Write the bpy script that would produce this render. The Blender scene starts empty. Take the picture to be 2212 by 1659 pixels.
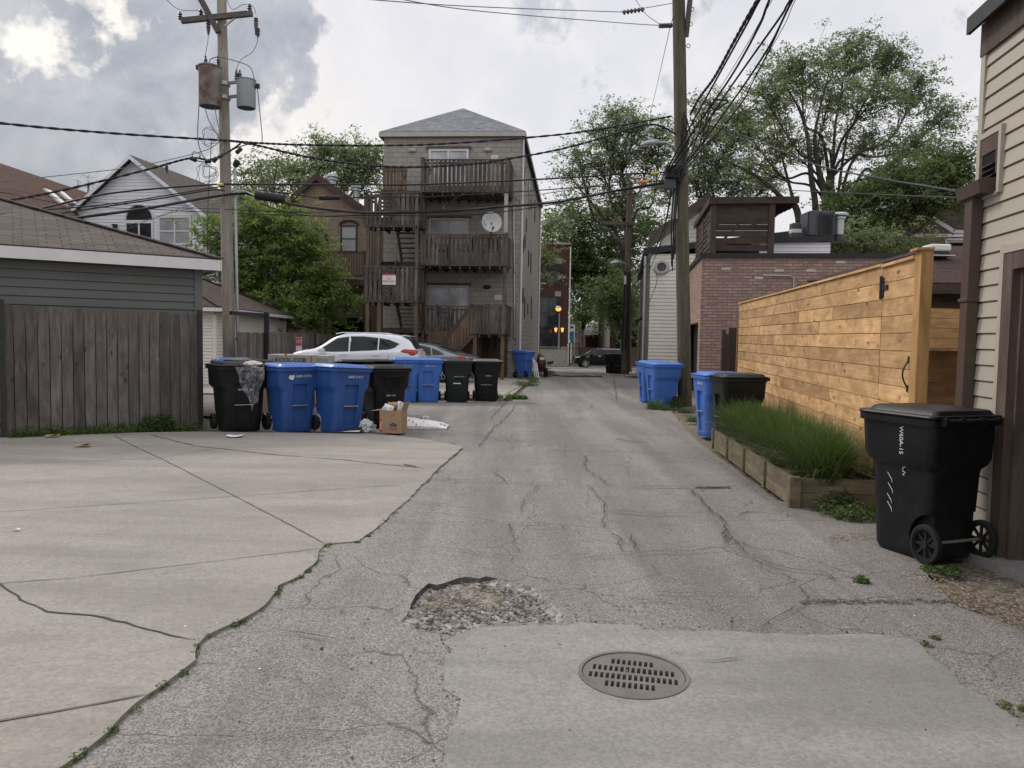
import bpy, bmesh, math, random
import numpy as np
from mathutils import Vector, Matrix
from mathutils.bvhtree import BVHTree
from mathutils.geometry import delaunay_2d_cdt
R = math.radians
rnd = random.Random(7)
sc = bpy.context.scene
col = sc.collection
# ------------------------------------------------------------------ camera
CH, F0, PITCH, ROLL = 1.58, 1650.0, 0.0572, 0.0166
cf = Vector((0, math.cos(PITCH), -math.sin(PITCH)))
r0 = Vector((1, 0, 0)); u0 = Vector((0, math.sin(PITCH), math.cos(PITCH)))
cr = math.cos(ROLL)*r0 + math.sin(ROLL)*u0
cu = -math.sin(ROLL)*r0 + math.cos(ROLL)*u0
cam = bpy.data.cameras.new('camera'); camo = bpy.data.objects.new('camera', cam); col.objects.link(camo)
mw = Matrix.Identity(4)
for i, v in enumerate((cr, cu, -cf)):
    for k in range(3): mw[k][i] = v[k]
mw.translation = (0, 0, CH); camo.matrix_world = mw
cam.sensor_width = 36; cam.lens = 36*F0/2212; cam.clip_start = .05; cam.clip_end = 2000
sc.camera = camo
# ------------------------------------------------------------------ sky
SUN_EL, SUN_AZ = R(42), R(-50)      # azimuth from +Y, negative = left
w = bpy.data.worlds.new("World"); sc.world = w; w.use_nodes = True
nt = w.node_tree; nt.nodes.clear()
def N(t, **k):
    n = nt.nodes.new(t)
    for a, b in k.items(): setattr(n, a, b)
    return n
def LK(a, b): nt.links.new(a, b)
def MA(op, a, b=None, c=None, clamp=False):
    n = nt.nodes.new('ShaderNodeMath'); n.operation = op; n.use_clamp = clamp
    for i, v in enumerate((a, b, c)):
        if v is None: continue
        if isinstance(v, (int, float)): n.inputs[i].default_value = v
        else: nt.links.new(v, n.inputs[i])
    return n.outputs[0]
def MIXC(f, a, b):
    n = nt.nodes.new('ShaderNodeMix'); n.data_type = 'RGBA'
    for s, v in ((n.inputs[0], f), (n.inputs[6], a), (n.inputs[7], b)):
        if isinstance(v, (int, float)): s.default_value = v
        elif isinstance(v, tuple): s.default_value = v if len(v) == 4 else (*v, 1)
        else: nt.links.new(v, s)
    return n.outputs[2]
def RAMP(f, stops, interp='LINEAR'):
    n = nt.nodes.new('ShaderNodeValToRGB'); e = n.color_ramp.elements; n.color_ramp.interpolation = interp
    while len(e) < len(stops): e.new(.5)
    for i, (p, c) in enumerate(stops):
        e[i].position = p; e[i].color = (c, c, c, 1) if isinstance(c, (int, float)) else (*c, 1)
    nt.links.new(f, n.inputs[0]); return n.outputs[0]
def NOISE(vec, scale, detail=4, rough=.55, dist=0.0):
    n = nt.nodes.new('ShaderNodeTexNoise'); n.inputs['Scale'].default_value = scale
    n.inputs['Detail'].default_value = detail; n.inputs['Roughness'].default_value = rough; n.inputs['Distortion'].default_value = dist
    if vec is not None: nt.links.new(vec, n.inputs['Vector'])
    return n.outputs[0]
def ray(px, py):
    dx = (px-1106)/F0; dy = -(py-829.5)/F0
    return cf + dx*cr + dy*cu
sky = N('ShaderNodeTexSky', sky_type='NISHITA'); sky.sun_disc = False
sky.sun_elevation = SUN_EL; sky.sun_rotation = SUN_AZ; sky.air_density = 1.2; sky.dust_density = 3
bg1 = N('ShaderNodeBackground'); LK(sky.outputs[0], bg1.inputs[0]); bg1.inputs[1].default_value = .13
tc = N('ShaderNodeTexCoord'); D0 = tc.outputs['Generated']
sp = N('ShaderNodeSeparateXYZ'); LK(D0, sp.inputs[0])
def vmul(v, k, sub=True):
    a_ = N('ShaderNodeVectorMath', operation='SUBTRACT'); LK(v, a_.inputs[0]); a_.inputs[1].default_value = (.5, .5, .5)
    b_ = N('ShaderNodeVectorMath', operation='SCALE'); LK(a_.outputs[0], b_.inputs[0]); b_.inputs['Scale'].default_value = k; return b_.outputs[0]
def ncol(scale, detail=5, rough=.6):
    n = N('ShaderNodeTexNoise'); n.inputs['Scale'].default_value = scale; n.inputs['Detail'].default_value = detail; n.inputs['Roughness'].default_value = rough; LK(D0, n.inputs['Vector']); return n.outputs['Color']
def vadd(a, b):
    n = N('ShaderNodeVectorMath', operation='ADD'); LK(a, n.inputs[0]); LK(b, n.inputs[1]); return n.outputs[0]
DW = vadd(vadd(D0, vmul(ncol(5, 5, .6), .30)), vmul(ncol(16, 5, .65), .10))
def blob(px, py, rad, k=1.0, D0=None):
    d = ray(px, py).normalized()
    v = N('ShaderNodeVectorMath', operation='DISTANCE'); LK(DW, v.inputs[0]); v.inputs[1].default_value = d
    q = MA('DIVIDE', v.outputs['Value'], rad/F0)
    g = MA('EXPONENT', MA('MULTIPLY', MA('MULTIPLY', q, q), -1.0))
    return MA('MULTIPLY', g, k)
def blobs(L):
    acc = None
    for b in L:
        g = blob(*b); acc = g if acc is None else MA('ADD', acc, g)
    return acc
dark = blobs(((70, 250, 230, 1.0), (330, 120, 190, .95), (190, 215, 150, .5), (530, 120, 85, .8), (590, 150, 50, .4), (150, 350, 140, .6), (330, 0, 170, .8), (1310, 95, 70, .5), (1640, 20, 110, .5), (1930, 10, 70, .35), (640, 30, 50, .35), (700, 335, 45, .35), (1180, 10, 70, .3), (300, 290, 110, .4)))
brt = blobs(((10, 60, 70, 1.0), (90, 110, 60, .8), (150, 50, 70, .9), (210, 120, 50, .75), (50, 20, 60, .5), (310, 60, 30, .5), (450, 330, 80, .35), (600, 60, 70, .5), (690, 278, 45, .7), (735, 285, 30, .6), (290, 300, 60, .3), (1180, 62, 60, .45), (1560, 80, 90, .3), (1760, 30, 80, .25)))
n3 = NOISE(D0, 7, 6, .6, .4); n4 = NOISE(vadd(D0, vmul(ncol(9, 3), .05)), 19, 6, .65, .2)
nz = MA('ADD', MA('MULTIPLY', MA('SUBTRACT', n3, .5), 2.2), MA('MULTIPLY', MA('SUBTRACT', n4, .5), 1.4))
dk = MA('ADD', dark, MA('MULTIPLY', nz, 1.0))
dkf = RAMP(dk, [(.25, 0), (.42, .40), (.56, .78), (1.0, 1)])
base = MIXC(RAMP(n3, [(.38, 0), (.6, 1)]), (.70, .695, .74), (.80, .785, .79))
warm = blob(480, 380, 330, .75)
c = MIXC(warm, base, (.88, .81, .74))
dcol = MIXC(RAMP(n3, [(.36, 0), (.62, 1)]), (.215, .24, .295), (.46, .475, .52))
c = MIXC(dkf, c, dcol)
br = MA('ADD', MA('MULTIPLY', brt, .66), MA('MULTIPLY', MA('SUBTRACT', n4, .5), 2.4))
brf = RAMP(br, [(.40, 0), (.95, 1)])
c = MIXC(MA('MULTIPLY', brf, .85), c, (.95, .90, .82))
zen = MA('MULTIPLY_ADD', MA('POWER', MA('MAXIMUM', MA('SUBTRACT', sp.outputs[2], .45), 0.0), .8), 1.6, 1.0)
bg2 = N('ShaderNodeBackground'); LK(c, bg2.inputs[0]); LK(MA('MULTIPLY', zen, .98), bg2.inputs[1])
mx = N('ShaderNodeMixShader'); mx.inputs[0].default_value = .9
LK(bg1.outputs[0], mx.inputs[1]); LK(bg2.outputs[0], mx.inputs[2])
out = N('ShaderNodeOutputWorld'); LK(mx.outputs[0], out.inputs[0])
# ------------------------------------------------------------------ sun
sl = bpy.data.lights.new('sun', 'SUN'); sl.energy = 1.5; sl.angle = R(14); sl.color = (1, .93, .84)
so = bpy.data.objects.new('sun', sl); col.objects.link(so)
sd = Vector((math.sin(SUN_AZ)*math.cos(SUN_EL), math.cos(SUN_AZ)*math.cos(SUN_EL), math.sin(SUN_EL)))
so.rotation_euler = sd.to_track_quat('Z', 'Y').to_euler()
sc.view_settings.view_transform = 'Standard'; sc.view_settings.look = 'None'
sc.view_settings.exposure = 0.22; sc.view_settings.gamma = 1
# ------------------------------------------------------------------ pixel helpers (photo measured at 2212 px width -> world metres)
def P(px, py, Y):
    d = ray(px, py); t = Y/d.y
    return Vector((d.x*t, Y, CH+d.z*t))
def gz(Y): return -.0226*(min(max(Y, 34), 80)-34)
def G(px, py, dz=0.0):
    d = ray(px, py); z = dz
    for _ in range(12):
        t = (z-CH)/d.z; z = gz(d.y*t)+dz
    return Vector((d.x*t, d.y*t, z))
def G2(px, py): g = G(px, py); return (g.x, g.y)
AU = Vector((math.sin(R(8.07)), math.cos(R(8.07)), 0)); AV = Vector((AU.y, -AU.x, 0))   # along the alley, to its right
# ------------------------------------------------------------------ materials
MATS = {}
def newmat(name):
    global nt
    m = bpy.data.materials.new(name); m.use_nodes = True; nt = m.node_tree; nt.nodes.clear()
    o = nt.nodes.new('ShaderNodeOutputMaterial'); p = nt.nodes.new('ShaderNodeBsdfPrincipled')
    nt.links.new(p.outputs[0], o.inputs[0]); MATS[name] = m
    return m, p, o
def setc(s, v):
    if isinstance(v, tuple): s.default_value = (*v, 1)
    else: nt.links.new(v, s)
def BUMP(h, p, strength, dist=.01):
    b = nt.nodes.new('ShaderNodeBump'); b.inputs['Strength'].default_value = strength; b.inputs['Distance'].default_value = dist
    nt.links.new(h, b.inputs['Height']); nt.links.new(b.outputs[0], p.inputs['Normal'])
def OBJ():
    t = nt.nodes.new('ShaderNodeTexCoord'); return t.outputs['Object']
def UV(sx=1, sy=1, ox=None):
    t = nt.nodes.new('ShaderNodeTexCoord'); m = nt.nodes.new('ShaderNodeMapping')
    nt.links.new(t.outputs['UV'], m.inputs[0]); m.inputs['Scale'].default_value = (sx, sy, 1)
    if ox is not None:
        c = nt.nodes.new('ShaderNodeCombineXYZ'); nt.links.new(ox, c.inputs[0]); nt.links.new(ox, c.inputs[1]); nt.links.new(ox, c.inputs[2])
        nt.links.new(c.outputs[0], m.inputs['Location'])
    return m.outputs[0]
def mul(c, k): return tuple(min(x*k, 1) for x in c)
def plain(name, c, r=.7, var=.12, ns=4, bump=.15, bs=80, spec=.4, metal=0, dirt=None, alpha=1, trans=0):
    m, p, o = newmat(name)
    v = OBJ(); n = NOISE(v, ns, 5)
    cc = MIXC(RAMP(n, [(.3, 0), (.7, 1)]), mul(c, 1-var), mul(c, 1+var))
    if dirt:
        n3 = NOISE(v, ns*2.3, 6, .7); cc = MIXC(RAMP(n3, [(.5, 0), (.72, dirt[1])]), cc, dirt[0])
    setc(p.inputs['Base Color'], cc)
    p.inputs['Roughness'].default_value = r; p.inputs['Metallic'].default_value = metal
    p.inputs['Specular IOR Level'].default_value = spec; p.inputs['Alpha'].default_value = alpha
    p.inputs['Transmission Weight'].default_value = trans
    if bump: BUMP(NOISE(v, bs, 3), p, bump, .003)
    return m
def glassm(name, c=(.02, .025, .03), r=.06, var=.5):
    m, p, o = newmat(name)
    n = NOISE(OBJ(), 1.3, 3); setc(p.inputs['Base Color'], MIXC(RAMP(n, [(.35, 0), (.65, 1)]), mul(c, 1-var), mul(c, 1+var)))
    p.inputs['Roughness'].default_value = r; p.inputs['Specular IOR Level'].default_value = .6
    return m
def island():
    g = nt.nodes.new('ShaderNodeNewGeometry'); return g.outputs['Random Per Island']
def wood(name, c1, c2, axis='u', knots=0, grime=None, gs=1.0, bump=.35, r=.85, isl=.35):
    m, p, o = newmat(name)
    isr = island(); off = MA('MULTIPLY', isr, 37.0)
    a = (1.6*gs, 28*gs) if axis == 'u' else (28*gs, 1.6*gs)
    v = UV(a[0], a[1], off)
    n = NOISE(v, 1, 6, .6, .8)
    v2 = UV(2.6 if axis == 'u' else 7, 5 if axis == 'u' else 1.3, off); nn = NOISE(v2, 1, 5, .65, .8)
    cc = MIXC(RAMP(n, [(.3, 0), (.7, 1)]), c1, c2)
    cc = MIXC(RAMP(nn, [(.42, 0), (.64, .75)]), cc, mul(c1, .66))
    hs = nt.nodes.new('ShaderNodeHueSaturation'); nt.links.new(cc, hs.inputs['Color'])
    nt.links.new(MA('MULTIPLY_ADD', isr, isl, 1-isl/2), hs.inputs['Value']); cc = hs.outputs[0]
    if knots:
        vo = nt.nodes.new('ShaderNodeTexVoronoi'); nt.links.new(UV(3.2 if axis == 'u' else 7, 7 if axis == 'u' else 3.2, off), vo.inputs['Vector'])
        vo.inputs['Scale'].default_value = 1.0
        k = RAMP(vo.outputs['Distance'], [(.07, 1), (.20, 0)])
        pres = RAMP(NOISE(UV(1.1, 3, off), 1, 2), [(.40, 0), (.47, 1)])
        k = MA('MULTIPLY', k, pres); cc = MIXC(MA('MULTIPLY', k, knots), cc, mul(c1, .3))
    if grime:
        g = NOISE(OBJ(), 1.2, 6, .7); cc = MIXC(RAMP(g, [(.42, 0), (.68, grime[1])]), cc, grime[0])
    setc(p.inputs['Base Color'], cc); p.inputs['Roughness'].default_value = r; p.inputs['Specular IOR Level'].default_value = .25
    BUMP(n, p, bump, .004)
    return m
def brickm(name, c1, c2, mort, bw, bh, ms=.01, bump=.6, c3=None, rough=.9, var=.5, off=.5, stain=None):
    m, p, o = newmat(name)
    v = UV()
    d = NOISE(UV(3, 3), 1, 3)
    mixv = nt.nodes.new('ShaderNodeVectorMath'); mixv.operation = 'MULTIPLY_ADD'
    cb = nt.nodes.new('ShaderNodeCombineXYZ'); dd = MA('MULTIPLY_ADD', NOISE(UV(9, 9), 1, 2), .02, -.01)
    nt.links.new(dd, cb.inputs[0]); nt.links.new(MA('MULTIPLY', dd, .35), cb.inputs[1])
    ad = nt.nodes.new('ShaderNodeVectorMath'); ad.operation = 'ADD'; nt.links.new(v, ad.inputs[0]); nt.links.new(cb.outputs[0], ad.inputs[1])
    b = nt.nodes.new('ShaderNodeTexBrick'); nt.links.new(ad.outputs[0], b.inputs['Vector'])
    b.inputs['Scale'].default_value = 1; b.inputs['Brick Width'].default_value = bw; b.inputs['Row Height'].default_value = bh
    b.inputs['Mortar Size'].default_value = ms; b.inputs['Mortar Smooth'].default_value = .2; b.offset = off
    b.inputs['Color1'].default_value = (*c1, 1); b.inputs['Color2'].default_value = (*c2, 1); b.inputs['Mortar'].default_value = (*mort, 1)
    cc = b.outputs['Color']
    if c3:
        f = RAMP(NOISE(UV(1.3/bw, .9/bh), 1, 2, .4), [(.55, 0), (.66, .8)])
        cc = MIXC(MA('MULTIPLY', f, MA('SUBTRACT', 1.0, b.outputs['Fac'])), cc, c3)
    cc = MIXC(RAMP(d, [(.3, 0), (.75, var)]), cc, mul(c1, .7))
    if stain:
        cc = MIXC(RAMP(NOISE(UV(.5, .25), 1, 6, .7), [(.4, 0), (.7, stain[1])]), cc, stain[0])
    setc(p.inputs['Base Color'], cc); p.inputs['Roughness'].default_value = rough; p.inputs['Specular IOR Level'].default_value = .2
    h = MA('SUBTRACT', MA('MULTIPLY', NOISE(UV(60, 60), 1, 3), .3), b.outputs['Fac'])
    BUMP(h, p, bump, .008)
    return m
def groundm(name, c, c2, speck=.35, pit=90, stain=(.08, .07, .06), st=.3, rough=.95, bump=.5, big=.35, crk=0, lane=0, slab=0):
    m, p, o = newmat(name)
    v = OBJ()
    vo = nt.nodes.new('ShaderNodeTexVoronoi'); nt.links.new(v, vo.inputs['Vector']); vo.inputs['Scale'].default_value = pit
    sepc = nt.nodes.new('ShaderNodeSeparateColor'); nt.links.new(vo.outputs['Color'], sepc.inputs[0])
    n = NOISE(v, big, 7, .6); cc = MIXC(RAMP(n, [(.35, 0), (.65, 1)]), c, c2)
    fine = NOISE(v, pit*2.3, 2, .6)
    hs = nt.nodes.new('ShaderNodeHueSaturation'); nt.links.new(cc, hs.inputs['Color'])
    val = MA('MULTIPLY_ADD', MA('SUBTRACT', sepc.outputs[0], .5), speck*1.7, 1.0)
    val = MA('ADD', val, MA('MULTIPLY', MA('SUBTRACT', fine, .5), speck*1.6))
    val = MA('ADD', val, MA('MULTIPLY', MA('SUBTRACT', NOISE(v, 7, 5, .7), .5), .16))
    nt.links.new(val, hs.inputs['Value']); cc = hs.outputs[0]
    s = NOISE(v, 1.7, 8, .72, .4); cc = MIXC(RAMP(s, [(.52, 0), (.75, st)]), cc, stain)
    if lane or slab:
        mp = nt.nodes.new('ShaderNodeMapping'); mp.inputs['Rotation'].default_value = (0, 0, R(8)); mp.inputs['Scale'].default_value = (1.5, .10, 1) if lane else (.3, 1.6, 1); nt.links.new(v, mp.inputs[0])
        ln = NOISE(mp.outputs[0], 1.0, 5, .62, .3); cc = MIXC(RAMP(ln, [(.40, (lane or slab)), (.56, 0)]), cc, mul(c, .55)); cc = MIXC(RAMP(ln, [(.56, 0), (.72, (lane or slab)*.8)]), cc, mul(c2, 1.25))
        bl = NOISE(v, 2.6, 7, .7, .6); cc = MIXC(RAMP(bl, [(.60, 0), (.70, .35)]), cc, mul(c, .5))
    if crk:
        nn_ = nt.nodes.new('ShaderNodeTexNoise'); nn_.inputs['Scale'].default_value = 3.2; nn_.inputs['Detail'].default_value = 5; nt.links.new(v, nn_.inputs['Vector'])
        sc1 = nt.nodes.new('ShaderNodeVectorMath'); sc1.operation = 'MULTIPLY_ADD'; nt.links.new(nn_.outputs['Color'], sc1.inputs[0]); sc1.inputs[1].default_value = (.35, .35, 0); nt.links.new(v, sc1.inputs[2])
        for s_, w_, m0 in ((1.0, .0055, .42), (2.9, .011, .54)):
            ve = nt.nodes.new('ShaderNodeTexVoronoi'); ve.feature = 'DISTANCE_TO_EDGE'; ve.inputs['Scale'].default_value = s_; nt.links.new(sc1.outputs[0], ve.inputs['Vector'])
            f_ = RAMP(ve.outputs['Distance'], [(w_*.35, 1), (w_*1.3, 0)]); msk = RAMP(NOISE(v, .55 if s_ < 2 else .42, 3, .6), [(m0, 0), (m0+.08, 1)])
            cc = MIXC(MA('MULTIPLY', MA('MULTIPLY', f_, msk), crk), cc, (.045, .04, .036))
    setc(p.inputs['Base Color'], cc); p.inputs['Roughness'].default_value = rough; p.inputs['Specular IOR Level'].default_value = .15
    h = MA('ADD', MA('MULTIPLY', vo.outputs['Distance'], -1.2), fine)
    BUMP(h, p, bump, .004)
    return m
def leafm(name, c1, c2, trans=.35, sc_=.35):
    m, p, o = newmat(name)
    isr = island(); n = NOISE(OBJ(), sc_, 3)
    cc = MIXC(RAMP(n, [(.35, 0), (.65, 1)]), c1, c2)
    hs = nt.nodes.new('ShaderNodeHueSaturation'); nt.links.new(cc, hs.inputs['Color'])
    nt.links.new(MA('MULTIPLY_ADD', isr, .45, .80), hs.inputs['Value'])
    nt.links.new(MA('MULTIPLY_ADD', isr, .03, .485), hs.inputs['Hue']); cc = hs.outputs[0]
    setc(p.inputs['Base Color'], cc); p.inputs['Roughness'].default_value = .55; p.inputs['Specular IOR Level'].default_value = .25
    t = nt.nodes.new('ShaderNodeBsdfTranslucent'); nt.links.new(cc, t.inputs[0])
    mxs = nt.nodes.new('ShaderNodeMixShader'); mxs.inputs[0].default_value = trans
    nt.links.new(p.outputs[0], mxs.inputs[1]); nt.links.new(t.outputs[0], mxs.inputs[2]); nt.links.new(mxs.outputs[0], o.inputs[0])
    return m
# ------------------------------------------------------------------ mesh builder and tagging
WM = {}
def smart_uv(me):
    n = len(me.loops)
    if n == 0: return
    uvl = me.uv_layers.new(name='uv')
    co = np.empty(len(me.vertices)*3, 'f'); me.vertices.foreach_get('co', co); co = co.reshape(-1, 3)
    li = np.empty(n, 'i'); me.loops.foreach_get('vertex_index', li)
    np_ = len(me.polygons); nr = np.empty(np_*3, 'f'); me.polygons.foreach_get('normal', nr); nr = nr.reshape(-1, 3)
    tot = np.empty(np_, 'i'); me.polygons.foreach_get('loop_total', tot)
    fn = np.repeat(nr, tot, axis=0)
    flat = np.abs(fn[:, 2]) > .96
    t = np.stack([-fn[:, 1], fn[:, 0], np.zeros(n)], 1); ln = np.linalg.norm(t, axis=1); ln[ln < 1e-6] = 1
    t = t/ln[:, None]; t[flat] = (1, 0, 0)
    b = np.cross(fn, t); b[flat] = (0, 1, 0)
    p = co[li]
    uv = np.stack([(p*t).sum(1), (p*b).sum(1)], 1).astype('f')
    uvl.data.foreach_set('uv', uv.ravel())
class MB:
    def __init__(s): s.v = []; s.f = []; s.m = []; s.mi = 0
    def add(s, vs, fs, mi=None):
        b = len(s.v); s.v += [tuple(x) for x in vs]; s.f += [tuple(b+i for i in f) for f in fs]
        s.m += [s.mi if mi is None else mi]*len(fs); return s
    def quad(s, a, b, c, d, mi=None): return s.add([a, b, c, d], [(0, 1, 2, 3)], mi)
    def poly(s, pts, mi=None): return s.add(pts, [tuple(range(len(pts)))], mi)
    def boxf(s, o, ex, ey, ez, mi=None):      # corner and three edge vectors
        o, ex, ey, ez = map(Vector, (o, ex, ey, ez))
        if ex.cross(ey).dot(ez) < 0: ex, ey = ey, ex
        v = [o, o+ex, o+ex+ey, o+ey, o+ez, o+ex+ez, o+ex+ey+ez, o+ey+ez]
        return s.add(v, [(3, 2, 1, 0), (4, 5, 6, 7), (0, 1, 5, 4), (1, 2, 6, 5), (2, 3, 7, 6), (3, 0, 4, 7)], mi)
    def box(s, c, sx, sy, sz, mi=None, rz=0.0):
        a = Vector((math.cos(rz), math.sin(rz), 0))*sx; b = Vector((-math.sin(rz), math.cos(rz), 0))*sy; z = Vector((0, 0, sz))
        return s.boxf(Vector(c)-a/2-b/2-z/2, a, b, z, mi)
    def beam(s, p, q, wd, h, up=(0, 0, 1), mi=None):
        p, q = Vector(p), Vector(q); d = q-p; up = Vector(up)
        sd_ = d.cross(up)
        if sd_.length < 1e-6: sd_ = d.cross(Vector((1, 0, 0)))
        sd_.normalize(); u = sd_.cross(d).normalized()
        return s.boxf(p-sd_*wd/2-u*h/2, sd_*wd, u*h, d, mi)
    def tube(s, pts, rad, n=8, mi=None, cap=True):
        pts = [Vector(p) for p in pts]
        if not isinstance(rad, (list, tuple)): rad = [rad]*len(pts)
        vs = []; fs = []; prev = None
        for i, p in enumerate(pts):
            d = (pts[min(i+1, len(pts)-1)]-pts[max(i-1, 0)])
            if d.length < 1e-9: d = Vector((0, 0, 1))
            d.normalize()
            if prev is None:
                a = d.cross(Vector((0, 0, 1)));
                if a.length < .05: a = d.cross(Vector((0, 1, 0)))
            else: a = prev - d*prev.dot(d)
            a.normalize(); prev = a; b = d.cross(a)
            for k in range(n):
                t = 2*math.pi*k/n; vs.append(p+(a*math.cos(t)+b*math.sin(t))*rad[i])
        L = len(pts)
        for i in range(L-1):
            for k in range(n):
                k2 = (k+1) % n; fs.append((i*n+k, i*n+k2, (i+1)*n+k2, (i+1)*n+k))
        if cap: fs.append(tuple(reversed(range(n)))); fs.append(tuple(range((L-1)*n, L*n)))
        return s.add(vs, fs, mi)
    def lathe(s, o, prof, n=24, axis=(0, 0, 1), mi=None, cap=True):
        o = Vector(o); ax = Vector(axis).normalized(); a = ax.orthogonal().normalized(); b = ax.cross(a)
        vs = []; fs = []
        for r_, h in prof:
            for k in range(n):
                t = 2*math.pi*k/n; vs.append(o+ax*h+(a*math.cos(t)+b*math.sin(t))*r_)
        for i in range(len(prof)-1):
            for k in range(n):
                k2 = (k+1) % n; fs.append((i*n+k, i*n+k2, (i+1)*n+k2, (i+1)*n+k))
        if cap: fs.append(tuple(reversed(range(n)))); fs.append(tuple(range((len(prof)-1)*n, len(prof)*n)))
        return s.add(vs, fs, mi)
    def rings(s, rs, mi=None, cap=True, closed=True):
        n = len(rs[0]); vs = [p for r_ in rs for p in r_]; fs = []
        for i in range(len(rs)-1):
            for k in range(n if closed else n-1):
                k2 = (k+1) % n; fs.append((i*n+k, i*n+k2, (i+1)*n+k2, (i+1)*n+k))
        if cap: fs.append(tuple(reversed(range(n)))); fs.append(tuple(range((len(rs)-1)*n, len(rs)*n)))
        return s.add(vs, fs, mi)
    def build(s, name, mats, parent=None, smooth=False, bevel=0, fixn=False):
        me = bpy.data.meshes.new(name)
        me.from_pydata(s.v, [], s.f)
        if not isinstance(mats, (list, tuple)): mats = [mats]
        for m in mats: me.materials.append(MATS[m] if isinstance(m, str) else m)
        if len(mats) > 1: me.polygons.foreach_set('material_index', s.m)
        me.update()
        if fixn:
            bm = bmesh.new(); bm.from_mesh(me); bmesh.ops.recalc_face_normals(bm, faces=bm.faces); bm.to_mesh(me); bm.free()
        smart_uv(me)
        return link(name, me, parent, smooth, bevel)
def link(name, me, parent=None, smooth=False, bevel=0):
    o = bpy.data.objects.new(name, me); col.objects.link(o)
    if parent is not None:
        o.parent = parent; WM[o] = WM.get(parent, Matrix.Identity(4)); me.transform(WM[o].inverted())
    if smooth:
        me.polygons.foreach_set('use_smooth', [True]*len(me.polygons))
        if smooth != 1: me.set_sharp_from_angle(angle=R(smooth))
    if bevel:
        b = o.modifiers.new('bevel', 'BEVEL'); b.width = bevel; b.segments = 2; b.limit_method = 'ANGLE'; b.angle_limit = R(40)
    return o
def thing(name, label, cat, loc=(0, 0, 0), rz=0.0, group=None):
    o = bpy.data.objects.new(name, None); col.objects.link(o); o.location = loc; o.rotation_euler = (0, 0, rz)
    o.empty_display_size = .2
    WM[o] = Matrix.Translation(Vector(loc)) @ Matrix.Rotation(rz, 4, 'Z')
    o['label'] = label; o['category'] = cat
    if group: o['group'] = group
    return o
def tag(o, label=None, cat=None, group=None, kind=None):
    if label: o['label'] = label
    if cat: o['category'] = cat
    if group: o['group'] = group
    if kind: o['kind'] = kind
    return o
def struct(o): o['kind'] = 'structure'; return o
def stuff(o, label, cat): return tag(o, label, cat, None, 'stuff')
def dup(root, loc, rz=0.0, label=None, group=None, tilt=None, scale=None):
    r = root.copy(); col.objects.link(r); r.location = loc; r.rotation_euler = (tilt or 0, 0, rz)
    if scale: r.scale = scale
    if label: r['label'] = label
    if group: r['group'] = group
    for ch in list(root.children):
        c_ = ch.copy(); col.objects.link(c_); c_.parent = r
        for g in ch.children:
            d_ = g.copy(); col.objects.link(d_); d_.parent = c_
    return r
def inpoly(x, y, pl):
    c_ = False; j = len(pl)-1
    for i in range(len(pl)):
        xi, yi = pl[i][0], pl[i][1]; xj, yj = pl[j][0], pl[j][1]
        if (yi > y) != (yj > y) and x < (xj-xi)*(y-yi)/(yj-yi)+xi: c_ = not c_
        j = i
    return c_
def cdt(outline, holes=(), spacing=None, extra=()):
    pts = [Vector((p[0], p[1])) for p in outline]; edges = [(i, (i+1) % len(outline)) for i in range(len(outline))]
    for h in holes:
        b = len(pts); pts += [Vector((p[0], p[1])) for p in h]; edges += [(b+i, b+(i+1) % len(h)) for i in range(len(h))]
    if spacing:
        xs = [p[0] for p in outline]; ys = [p[1] for p in outline]
        x = min(xs)+spacing/2
        while x < max(xs):
            y = min(ys)+spacing/2
            while y < max(ys):
                jx = x+rnd.uniform(-.2, .2)*spacing; jy = y+rnd.uniform(-.2, .2)*spacing
                if inpoly(jx, jy, outline) and not any(inpoly(jx, jy, h) for h in holes): pts.append(Vector((jx, jy)))
                y += spacing
            x += spacing
    pts += [Vector((p[0], p[1])) for p in extra]
    res = delaunay_2d_cdt(pts, edges, [], 0, 1e-6)
    vs, fs = res[0], res[2]; keep = []
    for f in fs:
        cx_ = sum(vs[i].x for i in f)/len(f); cy_ = sum(vs[i].y for i in f)/len(f)
        if inpoly(cx_, cy_, outline) and not any(inpoly(cx_, cy_, h) for h in holes): keep.append(tuple(f))
    return vs, keep
def sheet(mb, outline, z, holes=(), spacing=2.0, skirt=0.0, mi=None, extra=(), zf=None):
    vs, fs = cdt(outline, holes, spacing, extra)
    zf = zf or (lambda x, y: gz(y)+z)
    def up(f):
        a, b, c_ = vs[f[0]], vs[f[1]], vs[f[2]]
        return f if (b-a).cross(c_-a) > 0 else tuple(reversed(f))
    mb.add([(v.x, v.y, zf(v.x, v.y)) for v in vs], [up(f) for f in fs], mi)
    if skirt:
        for L in [outline]+list(holes):
            for i in range(len(L)):
                a, b = L[i], L[(i+1) % len(L)]; za, zb = zf(a[0], a[1]), zf(b[0], b[1])
                mb.quad((a[0], a[1], za), (b[0], b[1], zb), (b[0], b[1], zb-skirt), (a[0], a[1], za-skirt), mi)
    return mb
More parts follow.
